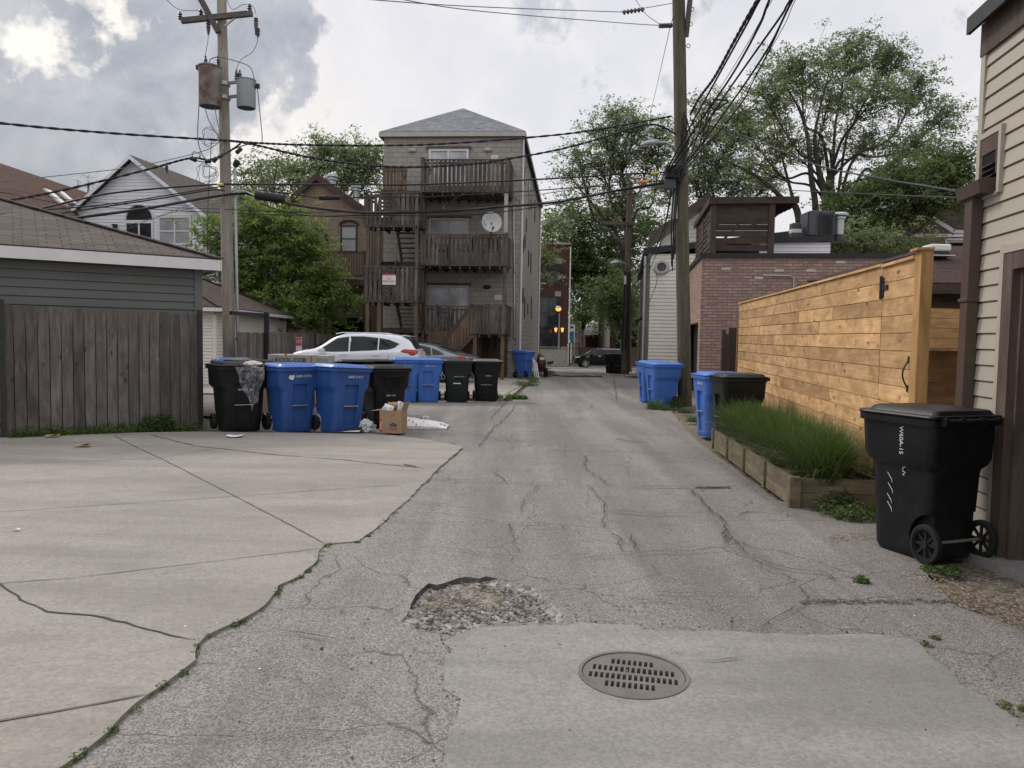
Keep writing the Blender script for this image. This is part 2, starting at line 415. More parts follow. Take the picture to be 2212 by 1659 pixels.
def ribbon(mb, px, wpx, z, mi, jag=.02, step=.12):
    """a crack: pixel polyline laid on the ground, uneven width, slightly above its sheet"""
    pts = [G(*p) for p in px]; fine = []
    for a, b in zip(pts[:-1], pts[1:]):
        L = (b-a).length; n = max(1, int(L/step))
        for i in range(n):
            t = i/n; q = a.lerp(b, t); fine.append(q+Vector((rnd.uniform(-jag, jag), rnd.uniform(-jag, jag), 0)))
    fine.append(pts[-1]); n = len(fine)
    if n < 2: return
    vs = []
    for i, p in enumerate(fine):
        d = fine[min(i+1, n-1)]-fine[max(i-1, 0)]; s_ = Vector((-d.y, d.x, 0))
        if s_.length > 0: s_.normalize()
        wv = wpx*(.85+.35*math.sin(i*.9)*math.sin(i*.37+1))*rnd.uniform(.8, 1.15)*(0.15 if i in (0, n-1) else 1)
        vs += [Vector((p.x, p.y, gz(p.y)+z))+s_*wv, Vector((p.x, p.y, gz(p.y)+z))-s_*wv]
    fs = []
    for i in range(n-1):
        a, b, c_, d_ = 2*i, 2*i+1, 2*i+3, 2*i+2
        fs.append((a, b, c_, d_))
    mb.add(vs, fs, mi)
def text(name, s, size, mat, parent, o, ex, ey, ext=.002, align='CENTER'):
    """flat lettering: o centre, ex reading direction, ey up"""
    cu_ = bpy.data.curves.new(name, 'FONT'); cu_.body = s; cu_.size = size; cu_.extrude = ext; cu_.align_x = align; cu_.align_y = 'CENTER'
    cu_.resolution_u = 3
    t = bpy.data.objects.new('tmp', cu_); col.objects.link(t)
    bpy.context.view_layer.update()
    me = bpy.data.meshes.new_from_object(t.evaluated_get(bpy.context.evaluated_depsgraph_get()))
    bpy.data.objects.remove(t); bpy.data.curves.remove(cu_)
    me.name = name; me.materials.clear(); me.materials.append(MATS[mat])
    ex = Vector(ex).normalized(); ey = Vector(ey); ey = (ey-ex*ey.dot(ex)).normalized(); ez = ex.cross(ey)
    M4 = Matrix.Identity(4)
    for i, v in enumerate((ex, ey, ez)):
        for k in range(3): M4[k][i] = v[k]
    M4.translation = Vector(o); me.transform(M4)
    return link(name, me, parent)
def clap(mb, p0, p1, z0, z1, exp, nrm, lft=None, rgt=None, lip=.018, mi=None):
    """lapped siding from p0 to p1 (ground points), z0..z1; lft/rgt: z -> fraction limits"""
    p0, p1, nrm = Vector(p0), Vector(p1), Vector(nrm).normalized(); p0.z = p1.z = 0
    z = z0
    while z < z1-1e-4:
        zt = min(z+exp, z1)
        la = lft(z) if lft else 0; ra = rgt(z) if rgt else 1; lb = lft(zt) if lft else 0; rb = rgt(zt) if rgt else 1
        def pt(t, zz_, o_): q = p0.lerp(p1, t); return (q.x+nrm.x*o_, q.y+nrm.y*o_, zz_)
        if ra > la:
            g_ = max(exp*.085, .015)
            mb.quad(pt(la, z+g_, lip), pt(ra, z+g_, lip), pt(rb, zt, .004), pt(lb, zt, .004), mi)
            mb.quad(pt(la, z+g_, -.012), pt(ra, z+g_, -.012), pt(ra, z+g_, lip), pt(la, z+g_, lip), mi)
            mb.quad(pt(la, z, -.012), pt(ra, z, -.012), pt(ra, z+g_, -.012), pt(la, z+g_, -.012), mi)
            mb.quad(pt(la, z, .004), pt(ra, z, .004), pt(ra, z, -.012), pt(la, z, -.012), mi)
        z = zt
# ================================================================== materials
groundm('asphalt', (.200, .187, .176), (.245, .230, .216), .52, 125, (.105, .10, .095), .45, crk=.62, lane=.42)
groundm('asphalt_far', (.18, .168, .158), (.215, .20, .188), .18, 60, (.10, .095, .09), .3, crk=.6, lane=.3)
groundm('concrete', (.300, .277, .243), (.252, .237, .214), .16, 60, (.18, .16, .135), .55, .9, .2, .5, slab=.38)
groundm('concrete_grey', (.272, .263, .248), (.238, .23, .217), .18, 70, (.155, .143, .128), .65, .9, .25, .6, slab=.42)
groundm('dirt', (.14, .12, .098), (.19, .165, .135), .6, 40, (.07, .06, .045), .5, 1, .9, .8)
groundm('pothole_fill', (.29, .272, .25), (.22, .208, .192), .6, 34, (.12, .11, .10), .5, 1, 1.0, 3)
plain('crack', (.055, .05, .044), .95, .4, 8, .3)
plain('joint', (.13, .115, .098), .95, .3, 8, .2)
plain('stone', (.245, .23, .21), .9, .45, 9, .4)
plain('stone_dark', (.10, .095, .09), .9, .4, 9, .4)
plain('cast_iron', (.155, .143, .134), .75, .2, 6, .3, 140, .3, .1, ((.12, .10, .09), .5))
plain('black_void', (.006, .006, .006), 1, 0, 4, 0)
plain('weed', (.08, .13, .035), .7, .35, 5, 0)
plain('dry_leaf', (.27, .215, .15), .8, .5, 30, 0)
# ================================================================== ground
mb = MB()
ys = [-60, 0, 12, 34, 50, 65, 80, 120, 400]; xs = [-300, -60, -20, 0, 20, 60, 300]
for i in range(len(ys)-1):
    for j in range(len(xs)-1):
        q = [(xs[j], ys[i]), (xs[j+1], ys[i]), (xs[j+1], ys[i+1]), (xs[j], ys[i+1])]
        mb.quad(*[(x, y, gz(y)-.05) for x, y in q])
struct(mb.build('ground', 'dirt'))
drive_px = [(141, 1659), (231, 1589), (301, 1523), (330, 1502), (386, 1462), (419, 1433), (423, 1396), (443, 1377), (518, 1346), (556, 1325), (593, 1290), (602, 1269), (650, 1247), (678, 1221), (692, 1193), (706, 1179), (772, 1172), (823, 1137), (832, 1126), (874, 1090), (907, 1055), (942, 1020), (968, 995), (1000, 968), (929, 952), (852, 942), (800, 939), (700, 937), (600, 936), (520, 935), (430, 934), (300, 936), (150, 941), (0, 947)]
drive_edge = [G2(*p) for p in drive_px]
def wob(L, amt):
    o_ = []
    for a, b in zip(L[:-1], L[1:]):
        n = max(1, int(math.dist(a, b)/.09))
        for i in range(n):
            t = i/n; o_.append((a[0]+(b[0]-a[0])*t+rnd.uniform(-amt, amt), a[1]+(b[1]-a[1])*t+rnd.uniform(-amt, amt)))
    o_.append(L[-1]); return o_
seam = drive_edge[:24]
drive = wob(seam, .012)+drive_edge[24:]+[(-12, 8.4), (-14, -2), (-4.4, -2), (-2.9, .5), (-2.1, 1.7)]
# pothole and grate outlines
hole_px = [(863, 1341), (875, 1329), (890, 1302), (899, 1283), (927, 1259), (942, 1262), (957, 1259), (988, 1247), (1009, 1244), (1037, 1248), (1049, 1244), (1104, 1253), (1150, 1268), (1190, 1286), (1205, 1317), (1226, 1341), (1180, 1345), (1104, 1345), (1043, 1350), (982, 1371), (905, 1363), (875, 1351)]
hole = wob([G2(*p) for p in hole_px]+[G2(*hole_px[0])], .008)[:-1]
GC = Vector((.600, 3.55, 0)); GR = .262
patch_px = [(948, 1659), (967, 1610), (994, 1546), (1002, 1515), (963, 1488), (957, 1457), (963, 1424), (979, 1405), (957, 1384), (1000, 1366), (1043, 1357), (1135, 1352), (1226, 1353), (1257, 1345), (1379, 1353), (1382, 1362), (1550, 1367), (1691, 1371), (1906, 1373), (1966, 1380), (2014, 1418), (2078, 1478), (2164, 1530), (2212, 1575)]
patch = wob([G2(*p) for p in patch_px], .02)+[(2.5, 2.2), (3.4, .2), (2.9, -1.5), (-.9, -1.5), (-.42, 2.0)]
circ_ = 0; circ = [(GC.x+GR*math.cos(t*2*math.pi/40), GC.y+GR*math.sin(t*2*math.pi/40)) for t in range(40)]
# asphalt alley sheet
far = lambda px, py: G2(px, py)
left_far = [G2(1000, 968), G2(1040, 930), G2(1080, 890), G2(1118, 866), G2(1140, 850), G2(1165, 825)]
asph = [(-5.2, -3), (-3.4, .2), (-2.6, 1.5)]+[(x-.12, y+.1) for x, y in drive_edge[:24]]
asph += [G2(929, 950), G2(800, 937), G2(640, 931), G2(640, 868), G2(820, 869), G2(1000, 868), G2(1080, 866), G2(1106, 866), G2(1134, 838), G2(1152, 822), (1.45, 38), (1.9, 44), (2.6, 55), (3.3, 61.5)]
asph += [(8.6, 61.5), (7.9, 50), (6.7, 40), (5.55, 31), (4.2, 22), (3.75, 18), (3.2, 13.8), (3.0, 12), (2.72, 7.7), (3.3, 7.0), (3.2, 5.9), (2.9, 5.2), (2.75, 4.6), (3.3, 3.4), (3.9, 1.5), (4.2, -3)]
def azf(x, y):
    return gz(y)+.012*math.sin(x*1.1+.3)*math.sin(y*.7)*(1 if y > 4 else .3) - .004
mb = MB(); sheet(mb, asph, 0, [hole, circ], .9, 0, 0, zf=azf)
# pothole bowl
cxh = sum(p[0] for p in hole)/len(hole); cyh = sum(p[1] for p in hole)/len(hole)
def edge_d(x, y):
    return min(math.dist((x, y), p) for p in hole)
def holez(x, y):
    d = edge_d(x, y); s_ = min(1, d/.10)
    e = .022*(1 if (y > cyh-.05 and x < cxh+.15) else .25)
    z = azf(x, y)-e*(1 if d > .004 else 0)-.035*s_
    if d > .05: z += .012*math.sin(x*31)*math.sin(y*27)+rnd.uniform(-.004, .006)
    return z
vs, fs = cdt(hole, (), .035)
mb.add([(v.x, v.y, azf(v.x, v.y)-.045 if edge_d(v.x, v.y) < .004 and v.y > cyh-.1 and v.x < cxh+.1 else holez(v.x, v.y)) for v in vs], [tuple(f) for f in fs], 2)
for i in range(len(hole)):
    a, b = hole[i], hole[(i+1) % len(hole)]
    mb.quad((*a, azf(*a)), (*b, azf(*b)), (*b, azf(*b)-.05), (*a, azf(*a)-.05), 1)
# cracks
def c8(*L): return [(768+.3224*x, 822.9+.3224*y) for x, y in L]
def c6(*L): return [(1261.8+.4296*x, 1152+.4296*y) for x, y in L]
def c4(*L): return [(1316.6+.2728*x, 713.2+.2728*y) for x, y in L]
cracks = [
 (c8((500, 665), (760, 672), (1015, 685), (1300, 690), (1560, 705), (2212, 715), (2560, 718)), .012), (c8((930, 620), (985, 655), (1015, 685)), .016),
 (c8((1230, 700), (1180, 745), (1130, 800), (1110, 880)), .012), (c8((1545, 500), (1530, 580), (1600, 640), (1650, 660), (1690, 700)), .014),
 (c8((1560, 705), (1600, 755), (1680, 850), (1665, 940), (1650, 1000)), .015), (c8((180, 945), (560, 960), (870, 955), (1250, 965), (1650, 1000)), .009),
 (c8((1700, 1020), (1770, 1070), (1780, 1110), (1800, 1160)), .014), (c8((1855, 1040), (1860, 1110), (1890, 1145)), .014),
 (c8((1420, 1180), (1800, 1160), (2212, 1145)), .009), (c8((1040, 960), (1045, 1030), (1070, 1100), (1100, 1160)), .010),
 (c8((1280, 465), (1500, 475), (1640, 475), (1880, 480), (2000, 490), (2180, 497)), .014), (c8((1690, 870), (1900, 890), (2212, 895)), .010),
 (c8((600, 1130), (1000, 1185), (1400, 1185)), .007), (c8((820, 445), (880, 380), (930, 310), (965, 290), (1050, 200), (1060, 170)), .02),
 (c8((1140, 180), (1300, 165), (1400, 145)), .018), (c8((1470, 205), (1580, 185), (1585, 150)), .018), (c8((600, 330), (800, 360), (960, 400), (1200, 410)), .014),
 (c8((1720, 390), (1850, 405), (1980, 410)), .018), (c8((610, 540), (1000, 545), (1480, 570)), .008),
 (c6((0, 130), (100, 120), (400, 100), (790, 80)), .010), (c6((700, 0), (770, 60), (800, 90), (850, 130), (950, 165), (1050, 190), (1200, 205), (1260, 245)), .013),
 (c6((330, 305), (450, 308), (600, 310), (820, 310), (950, 330)), .008), (c6((220, 348), (600, 345), (640, 375), (730, 410), (775, 435), (740, 495)), .008),
 (c6((1090, 370), (980, 430), (890, 470), (850, 500)), .009), (c6((1100, 350), (1350, 348), (1560, 330), (1700, 345)), .010),
 (c4((640, 1270), (720, 1340), (800, 1440), (880, 1480), (915, 1530), (910, 1609), (930, 1700)), .022), (c4((60, 1445), (400, 1465), (820, 1450)), .010),
 (c4((200, 1250), (560, 1248), (950, 1250)), .015), (c4((0, 180), (60, 560), (280, 530)), .02), (c4((40, 860), (170, 890), (300, 890)), .02), (c4((250, 470), (300, 466)), .03),
 ([(600, 1365), (700, 1378), (735, 1388)], .01), ([(240, 1590), (420, 1598), (700, 1588), (900, 1570)], .006), ([(1150, 840), (1300, 838), (1390, 836)], .02), ([(1060, 905), (1090, 872), (1130, 846)], .02),
]
for L, wd in cracks: ribbon(mb, L, wd*.42, .0165, 3, .022, .07)
# the broken asphalt ridges across the far alley
for L in ([(1180, 811), (1230, 814), (1300, 815)], [(1350, 815), (1400, 816), (1495, 818)]):
    pts = [G(*p)+Vector((0, 0, .02)) for p in L]
    fine = [pts[0].lerp(pts[1], t/6) for t in range(6)]+[pts[1].lerp(pts[2], t/6) for t in range(7)]
    mb.tube([p+Vector((0, rnd.uniform(-.1, .1), rnd.uniform(-.03, .02))) for p in fine], [rnd.uniform(.03, .06) for _ in fine], 7, 3)
struct(mb.build('alley_road', ['asphalt', 'stone_dark', 'pothole_fill', 'crack']))
# driveway
mb = MB(); sheet(mb, drive, .014, (), 1.5, .05, 0)
def c7(*L): return [(x*.4708, 877.8+.4708*y) for x, y in L]
for L, wd, m_ in [(c7((525, 140), (590, 175), (740, 245), (1080, 420), (1300, 535), (1488, 638)), .011, 1), (c7((-300, 285), (0, 272), (700, 245), (1000, 200)), .008, 1),
    (c7((-300, 510), (0, 492), (1080, 420), (1700, 375), (1850, 365)), .006, 1), (c7((-300, 850), (0, 822), (320, 800), (1470, 662)), .006, 1),
    (c7((-100, 800), (5, 830), (100, 900), (220, 955), (430, 970), (620, 1020), (780, 1065), (888, 1085)), .011, 2), (c7((-300, 1500), (0, 1462), (400, 1390), (690, 1335)), .010, 1),
    (c7((690, 135), (890, 185), (1230, 225), (1560, 250), (1748, 270), (1950, 290)), .013, 2)]:
    ribbon(mb, L, wd*.8, .0185, m_, .010 if m_ == 2 else .003, .08)
for L in ([(871, 1005), (905, 1012)], ):
    ribbon(mb, L, .02, .0185, 2, .01, .05)
struct(mb.build('driveway', ['concrete', 'joint', 'crack']))
# concrete patch with drain hole
mb = MB(); sheet(mb, patch, .0, [circ], .7, .03, 0, zf=lambda x, y: max(azf(x, y), -.004)+.006)
ribbon(mb, [(1512, 1430), (1540, 1432), (1610, 1425)], .004, .0155, 1, .006, .05)
struct(mb.build('concrete_patch', ['concrete_grey', 'joint']))
# drain grate
ang = R(-11.7); ga = Vector((math.cos(ang), math.sin(ang), 0)); gb = Vector((-math.sin(ang), math.cos(ang), 0))
slots = []
for row, (n, off) in enumerate(((9, -.01), (16, 0), (15, -.003), (8, -.012))):
    for k in range(n):
        u = (k-(n-1)/2)*.0265+off; v = (row-1.5)*.084
        c_ = GC+ga*u+gb*v
        slots.append([tuple((c_+ga*a_+gb*b_)[:2]) for a_, b_ in ((-.0078, -.029), (.0078, -.029), (.0078, .029), (-.0078, .029))])
gt = thing('storm_drain', 'round rusty iron drain grate with four rows of slots in the grey concrete patch', 'drain grate', GC)
mb = MB(); inner = [(GC.x+(GR-.022)*math.cos(t*2*math.pi/40), GC.y+(GR-.022)*math.sin(t*2*math.pi/40)) for t in range(40)]
sheet(mb, inner, 0, slots, None, .025, zf=lambda x, y: .004); mb.build('grate', 'cast_iron', gt)
mb = MB(); sheet(mb, circ, 0, [[(x*1.0, y) for x, y in [(GC.x+(GR-.018)*math.cos(t*2*math.pi/40), GC.y+(GR-.018)*math.sin(t*2*math.pi/40)) for t in range(40)]]], None, .05, zf=lambda x, y: .009)
mb.build('frame', 'cast_iron', gt)
mb = MB(); mb.lathe((GC.x, GC.y, -.045), [(GR, 0), (GR, .002)], 32); mb.build('pit', 'black_void', gt)
# parking pad by the apartment building, far street, slab by the garage door
mb = MB(); pad = [G2(700, 852), G2(955, 866), G2(1083, 862), G2(1104, 858), G2(1128, 836), G2(1146, 824), G2(1140, 819), (.6, 33.2), (-14, 34), (-14, 21)]
pad = [(-14, 20.6), (-1.9, 20.3)]+[G2(1085, 863), G2(1104, 858), G2(1128, 836), G2(1144, 824)]+[(.75, 31.3), (-14, 36)]
sheet(mb, pad, .03, (), 3, .08, 0)
ribbon(mb, [(1085, 858), (1132, 832)], .02, .034, 1); ribbon(mb, [(920, 846), (1118, 848)], .015, .034, 1)
struct(mb.build('parking_pad', ['concrete', 'crack']))
mb = MB(); sheet(mb, [(-40, 64), (60, 64), (60, 72.5), (-40, 72.5)], .0, (), 4, 0, 0); struct(mb.build('street', 'asphalt_far'))
mb = MB(); sheet(mb, [(-40, 61.3), (60, 61.3), (60, 63.9), (-40, 63.9)], .05, (), 4, .14, 0); sheet(mb, [(-40, 72.6), (60, 72.6), (60, 75.5), (-40, 75.5)], .1, (), 4, .14, 0)
struct(mb.build('pavement', 'concrete_grey'))
mb = MB(); sheet(mb, [(3.45, 5.95), (3.58, 5.25), (4.1, 3.0), (4.9, -2), (6.5, -2), (5.2, 6.5)], .02, (), 1, .07, 0); struct(mb.build('doorway_slab', 'concrete_grey'))
mb = MB(); sheet(mb, [(-14, 15.2), (-6.3, 15.0), (-2.9, 14.2), (-2.3, 20.1), (-14, 20.4)], -.006, (), 2, 0, 0); struct(mb.build('side_lane', 'asphalt_far'))
# loose stones, litter specks, leaves
def scatter_stones(name, n, fn, smin, smax, mats, z=.0):
    vs = []; fs = []; mi = []
    ico = [(0, 0, 1), (.9, 0, .3), (.28, .85, .3), (-.72, .53, .3), (-.72, -.53, .3), (.28, -.85, .3), (.72, .53, -.4), (-.28, .85, -.4), (-.9, 0, -.4), (-.28, -.85, -.4), (.72, -.53, -.4)]
    icf = [(0, 1, 2), (0, 2, 3), (0, 3, 4), (0, 4, 5), (0, 5, 1), (1, 6, 2), (2, 7, 3), (3, 8, 4), (4, 9, 5), (5, 10, 1), (6, 7, 2), (7, 8, 3), (8, 9, 4), (9, 10, 5), (10, 6, 1)]
    m = MB()
    for _ in range(n):
        x, y, zz_ = fn(); s_ = rnd.uniform(smin, smax)*(1 if rnd.random() < .85 else 1.7); a = rnd.uniform(0, 6.28); sx, sy, sz = rnd.uniform(.7, 1.2), rnd.uniform(.7, 1.2), rnd.uniform(.4, .8)
        m.add([(x+(math.cos(a)*q[0]*sx-math.sin(a)*q[1]*sy)*s_*rnd.uniform(.8, 1.15), y+(math.sin(a)*q[0]*sx+math.cos(a)*q[1]*sy)*s_, zz_+z+(q[2]*sz+.2)*s_) for q in ico], icf, rnd.randrange(len(mats)))
    return m.build(name, mats)
def in_hole():
    while True:
        x = rnd.uniform(min(p[0] for p in hole), max(p[0] for p in hole)); y = rnd.uniform(min(p[1] for p in hole), max(p[1] for p in hole))
        if inpoly(x, y, hole):
            ex_ = (y < cyh+.02) or (x > cxh+.12)
            if ex_ or rnd.random() < .22: return x, y, azf(x, y)-.03
stuff(scatter_stones('gravel', 900, in_hole, .004, .014, ['stone', 'stone', 'stone_dark']), 'loose gravel and broken asphalt lying in the pothole', 'gravel')
def around():
    t = rnd.random()
    if t < .3: k_ = rnd.randrange(len(patch_px)-1); k2 = rnd.random(); p = G(patch_px[k_][0]*(1-k2)+patch_px[k_+1][0]*k2+rnd.gauss(0, 9), patch_px[k_][1]*(1-k2)+patch_px[k_+1][1]*k2+rnd.gauss(0, 7)); return p.x, p.y, 0
    if t < .65: p = G(rnd.gauss(1100, 170), rnd.gauss(1345, 40)); return p.x, p.y, 0
    if t < .8: p = G(rnd.gauss(1420, 120), rnd.gauss(1370, 30)); return p.x, p.y, 0
    p = G(rnd.uniform(700, 2200), rnd.uniform(1250, 1650)); return p.x, p.y, .0
stuff(scatter_stones('pebbles', 800, around, .0025, .006, ['stone_dark', 'stone', 'dirt']), 'small loose pebbles strewn round the pothole', 'pebbles')
def specks():
    t = rnd.random()
    p = G(rnd.uniform(-60, 2250), 880+rnd.random()**1.4*760)
    return p.x, p.y, .012 if inpoly(p.x, p.y, drive) else -.004
plain('litter_white', (.7, .68, .62), .8, .1)
stuff(scatter_stones('litter_specks', 260, specks, .0022, .0055, ['litter_white', 'stone_dark', 'stone_dark', 'dry_leaf']), 'tiny pale and dark specks of litter on the pavement', 'litter')
def leaves(name, n, fn, s0, s1, mats):
    m = MB()
    for _ in range(n):
        x, y, z = fn(); a = rnd.uniform(0, 6.28); s_ = rnd.uniform(s0, s1); t = rnd.uniform(-.4, .4); u = Vector((math.cos(a), math.sin(a), t))*s_; v = Vector((-math.sin(a), math.cos(a), rnd.uniform(-.4, .4)))*s_*.55
        p = Vector((x, y, z+.006+s_*.3)); m.add([p-u, p+v, p+u, p-v], [(0, 1, 2, 3)], rnd.randrange(len(mats)))
    return m.build(name, mats)
def lf1():
    t = rnd.random()
    if t < .6:
        k = rnd.random(); p = G(1960+k*260+rnd.gauss(0, 22), 1235+k*110+rnd.gauss(0, 14))
    elif t < .8: p = G(rnd.uniform(1790, 1890), rnd.gauss(1162, 6))
    else:
        k = rnd.random(); p = G(1545+k*160+rnd.gauss(0, 6), 985+k*125+rnd.gauss(6, 4))
    return p.x, p.y, 0
plain('leaf_pale', (.27, .235, .185), .8, .3, 30, 0); plain('leaf_brown', (.22, .14, .08), .8, .3, 30, 0)
stuff(leaves('fallen_leaves', 1700, lf1, .005, .012, ['dry_leaf', 'leaf_pale', 'leaf_brown']), 'dry brown leaf litter along the right edge of the alley', 'leaf litter')
# ================================================================== left side
wood('fence_grey', (.10, .088, .080), (.19, .170, .154), 'v', .8, ((.045, .04, .037), .45), 1, .6, .9, .6)
plain('black_metal', (.022, .022, .024), .5, .2, 5, .1)
plain('siding_green', (.115, .125, .118), .6, .06, 1.5, .1, 60, .4, 0, ((.09, .095, .09), .3))
plain('trim_green', (.125, .135, .128), .6, .05)
plain('white_trim', (.62, .60, .60), .55, .06, 2, .05, 60, .4, 0, ((.42, .40, .38), .3))
brickm('shingle_brown', (.090, .076, .067), (.130, .112, .10), (.035, .03, .027), .32, .13, .010, .9, None, .95, .4, .37)  # all shingles: mortar colour paints the gaps and a dark course shadow line
brickm('shingle_dark', (.052, .038, .034), (.085, .062, .054), (.025, .018, .016), .3, .13, .007, .8, None, .95, .4, .37)
brickm('shingle_red', (.105, .062, .048), (.135, .082, .064), (.05, .03, .025), .3, .13, .006, .7, None, .95, .4, .37)
brickm('shingle_grey', (.14, .15, .165), (.24, .255, .275), (.08, .085, .095), .3, .14, .007, .6, None, .95, .4, .37)
plain('siding_white', (.68, .70, .74), .6, .05, 1.2, .05, 60, .35, 0, ((.42, .44, .47), .25))
plain('siding_cream', (.68, .66, .58), .6, .05, 1.2, .05, 60, .35, 0, ((.38, .35, .28), .3))
glassm('glass'); glassm('glass_blind', (.30, .30, .31), .25, .2); glassm('glass_curtain', (.40, .40, .42), .3, .4)
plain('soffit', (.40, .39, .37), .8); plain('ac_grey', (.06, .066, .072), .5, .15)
def picket_fence(name, label, A, B, za, zb, n, posts, mat='fence_grey', nrm=None, th=.018, gap=.011, rails=True, group=None, ear=.022, ja=.02):
    t0 = thing(name, label, 'fence', (A.x, A.y, 0), 0, group)
    A = Vector((A.x, A.y, 0)); B = Vector((B.x, B.y, 0)); d = B-A; L = d.length; u = d/L
    nr = nrm or Vector((u.y, -u.x, 0)); mb = MB(); pw = L/n
    for i in range(n):
        t = i/n; z1 = za+(zb-za)*(t+.5/n)+rnd.uniform(-ja, ja); zb0 = .03+rnd.uniform(-.015, .01)
        a = A+u*(i*pw+gap/2)+nr*rnd.uniform(-.004, .004); b = a+u*(pw-gap)
        e = ear
        f = [(a, zb0), (b, zb0), (b, z1-e), (b-u*e, z1), (a+u*e, z1), (a, z1-e)]
        fr = [Vector((p.x+nr.x*th, p.y+nr.y*th, z)) for p, z in f]; bk = [Vector((p.x, p.y, z)) for p, z in f]
        m = len(f); base_ = len(mb.v)
        mb.v += [tuple(p) for p in fr+bk]
        fcs = [tuple(range(m)), tuple(reversed(range(m, 2*m)))]+[(k, k+m, (k+1) % m+m, (k+1) % m) for k in range(m)]
        mb.f += [tuple(base_+k for k in fc) for fc in fcs]; mb.m += [0]*len(fcs)
    mb.build('picket_panel', mat, t0, fixn=True)
    if rails:
        for zr in (.35, 1.5):
            m = MB(); m.beam(A-nr*.022+Vector((0, 0, zr)), B-nr*.022+Vector((0, 0, zr)), .04, .08); m.build('rail', mat, t0)
    for t in posts:
        m = MB(); p = A.lerp(B, t); m.box((p.x+nr.x*.03, p.y+nr.y*.03, (za+(zb-za)*t)/2+.04), .07, .07, za+(zb-za)*t+.06, rz=math.atan2(u.y, u.x)); m.build('post', 'black_metal', t0)
    return t0
FA, FB = G(0, 946), G(432, 926)
fw = (FB-FA).normalized(); fn_ = Vector((fw.y, -fw.x, 0))        # towards the camera
picket_fence('picket_fence', 'weathered grey wooden picket fence with black metal posts before the green-grey garage', FA-fw*1.5, FB, 2.02, 1.93, 28, [.36, 1.0])
# ---- green-grey garage with brown hip roof
gc = FB+fw*.08-fn_*.28                                           # its right front corner
g = thing('garage', 'green-grey sided garage with brown shingle hip roof and white fascia behind the picket fence', 'garage', (gc.x, gc.y, 0))
W1, D1, ZE = 7.5, 6.0, 2.72
back = -fn_
mb = MB(); clap(mb, gc-fw*W1, gc, .1, ZE, .135, fn_, lip=.02); clap(mb, gc, gc+back*D1, .1, ZE, .135, fw, lip=.02)
mb.quad(gc-fw*W1+Vector((0, 0, .0)), gc-fw*W1+back*D1, gc-fw*W1+back*D1+Vector((0, 0, ZE)), gc-fw*W1+Vector((0, 0, ZE)))
mb.quad(gc+back*D1, gc-fw*W1+back*D1, gc-fw*W1+back*D1+Vector((0, 0, ZE)), gc+back*D1+Vector((0, 0, ZE))); mb.build('wall', 'siding_green', g)
mb = MB(); mb.boxf(gc+fn_*.0+Vector((0, 0, .05))-fw*.10, fw*.125, fn_*.03, Vector((0, 0, ZE-.05))); mb.boxf(gc+back*.1+Vector((0, 0, .05)), back*-.12, fw*.027, Vector((0, 0, ZE-.05))); mb.build('corner_board', 'trim_green', g)
OH = .26
def hip_roof(name, o, ex, W, ey, D, ze, rise, oh, mat, parent, fasc=None, fh=.16, soff='soffit', ridge=True):
    """eave rectangle o..o+ex*W..+ey*D grown by oh; hip roof"""
    a = o-ex*oh-ey*oh; w_, d_ = W+2*oh, D+2*oh; z = Vector((0, 0, ze))
    c_ = [a+z, a+ex*w_+z, a+ex*w_+ey*d_+z, a+ey*d_+z]; m_ = min(w_, d_)/2
    if w_ >= d_: r1 = a+ex*m_+ey*m_; r2 = a+ex*(w_-m_)+ey*m_
    else: r1 = a+ex*m_+ey*m_; r2 = a+ex*m_+ey*(d_-m_)
    r1 = r1+z+Vector((0, 0, rise)); r2 = r2+z+Vector((0, 0, rise)); mb = MB()
    if w_ >= d_: fs = [[c_[0], c_[1], r2, r1], [c_[1], c_[2], r2], [c_[2], c_[3], r1, r2], [c_[3], c_[0], r1]]
    else: fs = [[c_[0], c_[1], r1], [c_[1], c_[2], r2, r1], [c_[2], c_[3], r2], [c_[3], c_[0], r1, r2]]
    for f in fs: mb.poly(f)
    dn = Vector((0, 0, -.03))
    for i in range(4): mb.quad(c_[i]+dn, c_[(i+1) % 4]+dn, c_[(i+1) % 4], c_[i])
    mb.poly([c_[3]+dn, c_[2]+dn, c_[1]+dn, c_[0]+dn])
    rf = mb.build(name, mat, parent, fixn=True)
    if ridge:
        m = MB()
        for q in range(4):
            e_ = r1 if (c_[q]-r1).length < (c_[q]-r2).length else r2
            m.beam(c_[q]+Vector((0, 0, .012)), e_+Vector((0, 0, .012)), .22, .025)
        m.beam(r1+Vector((0, 0, .012)), r2+Vector((0, 0, .014)), .22, .025); m.build('ridge_cap', mat, rf)
    if fasc:
        m = MB(); t = .022
        for i in range(4):
            p, q = c_[i], c_[(i+1) % 4]; d = (q-p).normalized(); nn = Vector((d.y, -d.x, 0))
            if nn.dot((c_[0]+c_[2])/2-p) > 0: nn = -nn
            m.boxf(p-d*t*(i % 2)+nn*.004+Vector((0, 0, -.035-fh)), (q-p)+d*t*2*(i % 2), nn*t, Vector((0, 0, fh+.008)))
        m.build('fascia', fasc, parent)
    return rf, c_, r1, r2
hip_roof('roof', gc-fw*W1, fw, W1, back, D1, ZE+.16, 1.15, OH, 'shingle_brown', g, 'white_trim', .17)
mb = MB(); o = gc-fw*W1-fw*OH+fn_*OH+Vector((0, 0, ZE-.01)); mb.boxf(o, fw*(W1+2*OH), -fn_*(D1+2*OH), Vector((0, 0, .012))); mb.build('soffit', 'soffit', g)
